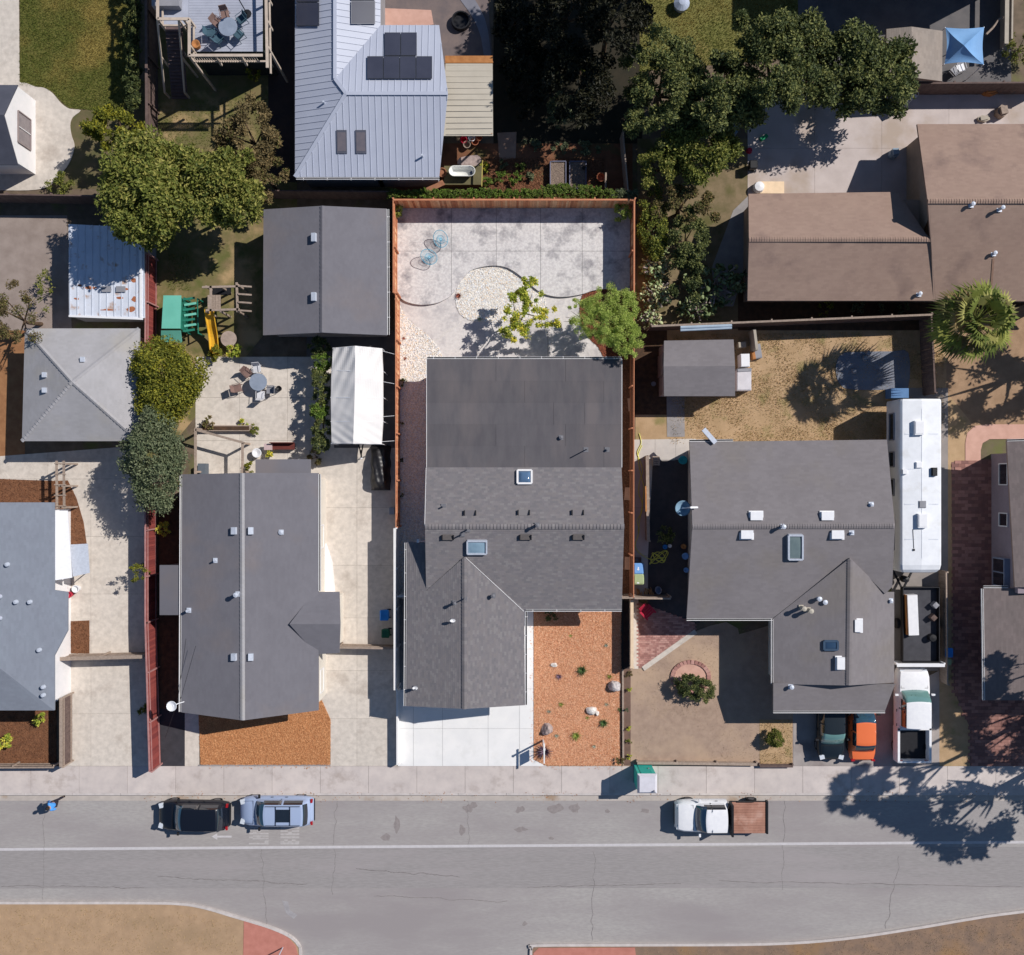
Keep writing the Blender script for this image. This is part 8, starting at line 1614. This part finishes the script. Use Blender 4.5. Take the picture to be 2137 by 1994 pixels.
# ---------------------------------------------------------------- person on foot by the kerb
def person(label, px, py, zg, face):
    p = P(px, py, zg); t = T('person', label, 'person', p); Mx = Matrix.Translation(p) @ Matrix.Rotation(face, 4, 'Z')
    J = {'pel': (0, 0, .95, .15, .12), 'sp': (0, .0, 1.15, .15, .11), 'ch': (.0, 0, 1.35, .19, .13), 'nk': (0, .0, 1.5, .065, .065), 'hd': (.02, 0, 1.62, .085, .1), 'hd2': (.02, 0, 1.74, .07, .085),
         'hl': (0, .1, .88, .10, .10), 'kl': (.18, .1, .5, .065, .065), 'al': (.22, .1, .09, .045, .045), 'tl': (.42, .1, .04, .04, .03), 'hr': (0, -.1, .88, .10, .10), 'kr': (-.06, -.1, .5, .065, .065), 'ar': (-.28, -.1, .12, .045, .045), 'tr': (-.1, -.1, .04, .04, .03),
         'sl': (0, .2, 1.42, .07, .07), 'el': (-.12, .28, 1.15, .05, .05), 'wl': (.02, .3, .93, .035, .035), 'fl': (.06, .3, .84, .035, .02), 'sr': (0, -.2, 1.42, .07, .07), 'er': (.06, -.28, 1.15, .05, .05), 'wr': (.26, -.27, 1.0, .035, .035), 'fr': (.34, -.26, .96, .035, .02)}
    def skin(nm, chain, mat, grow=1.0, root='pel', parent=None):
        ks = []; 
        for a, b_ in chain: ks += [k for k in (a, b_) if k not in ks]
        me = bpy.data.meshes.new(nm); me.from_pydata([tuple((Mx @ Vector(J[k][:3])) - p) for k in ks], [(ks.index(a), ks.index(b_)) for a, b_ in chain], [])
        o = bpy.data.objects.new(nm, me); sc.collection.objects.link(o); o.parent = parent or t; me.materials.append(mat); ORG[o.name] = p
        m = o.modifiers.new('s', 'SKIN'); m.use_smooth_shade = True
        for i, k in enumerate(ks): me.skin_vertices[0].data[i].radius = (J[k][3] * grow, J[k][4] * grow)
        me.skin_vertices[0].data[ks.index(root)].use_root = True; sb = o.modifiers.new('d', 'SUBSURF'); sb.levels = 2; sb.render_levels = 2; return o
    full = [('pel', 'sp'), ('sp', 'ch'), ('ch', 'nk'), ('nk', 'hd'), ('hd', 'hd2'), ('pel', 'hl'), ('hl', 'kl'), ('kl', 'al'), ('al', 'tl'), ('pel', 'hr'), ('hr', 'kr'), ('kr', 'ar'), ('ar', 'tr'), ('ch', 'sl'), ('sl', 'el'), ('el', 'wl'), ('wl', 'fl'), ('ch', 'sr'), ('sr', 'er'), ('er', 'wr'), ('wr', 'fr')]
    body = skin('body', full, M('skin_tone', c(196, 150, 126), None, 2, rough=.6))
    skin('jacket', [('pel', 'sp'), ('sp', 'ch'), ('ch', 'sl'), ('sl', 'el'), ('el', 'wl'), ('ch', 'sr'), ('sr', 'er'), ('er', 'wr')], M('blue_jacket', c(84, 158, 230), c(70, 142, 214), 4, rough=.8), 1.5)
    skin('trousers', [('pel', 'hl'), ('hl', 'kl'), ('kl', 'al'), ('pel', 'hr'), ('hr', 'kr'), ('kr', 'ar')], M('dark_trousers', c(44, 40, 52), None, 3), 1.22)
    hp_ = Mx @ Vector((-.0, 0, 1.72)); b = MB(); b.lathe(hp_, [(0, .13), (.06, .115), (.1, .06), (.115, -.02), (.1, -.08), (.06, -.1)], 14); b.build('hair', M('dark_hair', c(46, 38, 36), None, 6), t, smooth=True)
    b = MB()
    for s in (-1, 1): q = Mx @ Vector((.11, s * .035, 1.69)); b.lathe(q, [(0, .012), (.012, 0), (0, -.012)], 8)
    b.build('eyes', mBLK, t); b = MB(); b.cbox(Mx @ Vector((.125, 0, 1.655)), (.03, .025, .04), rz=face); b.build('nose', M('skin_tone', (0, 0, 0)), t)
    b = MB(); b.cbox(Mx @ Vector((.108, 0, 1.605)), (.012, .05, .012), rz=face); b.build('mouth', M('lip', c(150, 90, 84), None, 2), t)
    for s, w_, e in ((1, (.02, .3, .93), (.06, .3, .84)), (-1, (.26, -.27, 1.0), (.34, -.26, .96))):
        for k in range(5):
            dy = (k - 2) * .018; q = Vector(e) + Vector((0, dy, 0)); L2 = (.05, .075, .085, .08, .06)[k]; dr = (Vector(e) - Vector(w_)).normalized(); b = MB(); b.tube([Mx @ q, Mx @ (q + dr * L2 * .55), Mx @ (q + dr * L2 + Vector((-.012, 0, -.004)))], [.009, .008, .006], 5); b.build('finger', M('skin_tone', (0, 0, 0)), t)
    for e in ((.32, .1, .0), (-.18, -.1, .0)):
        b = MB(); q = Mx @ Vector(e); b.cbox(q + Vector((0, 0, .05)), (.28, .1, .09), rz=face); b.build('shoe', mBLK, t)
    return t
person('person in a bright blue jacket and dark trousers walking along the kerb at the left', 127, 1668, zS + .012, math.pi + .3)
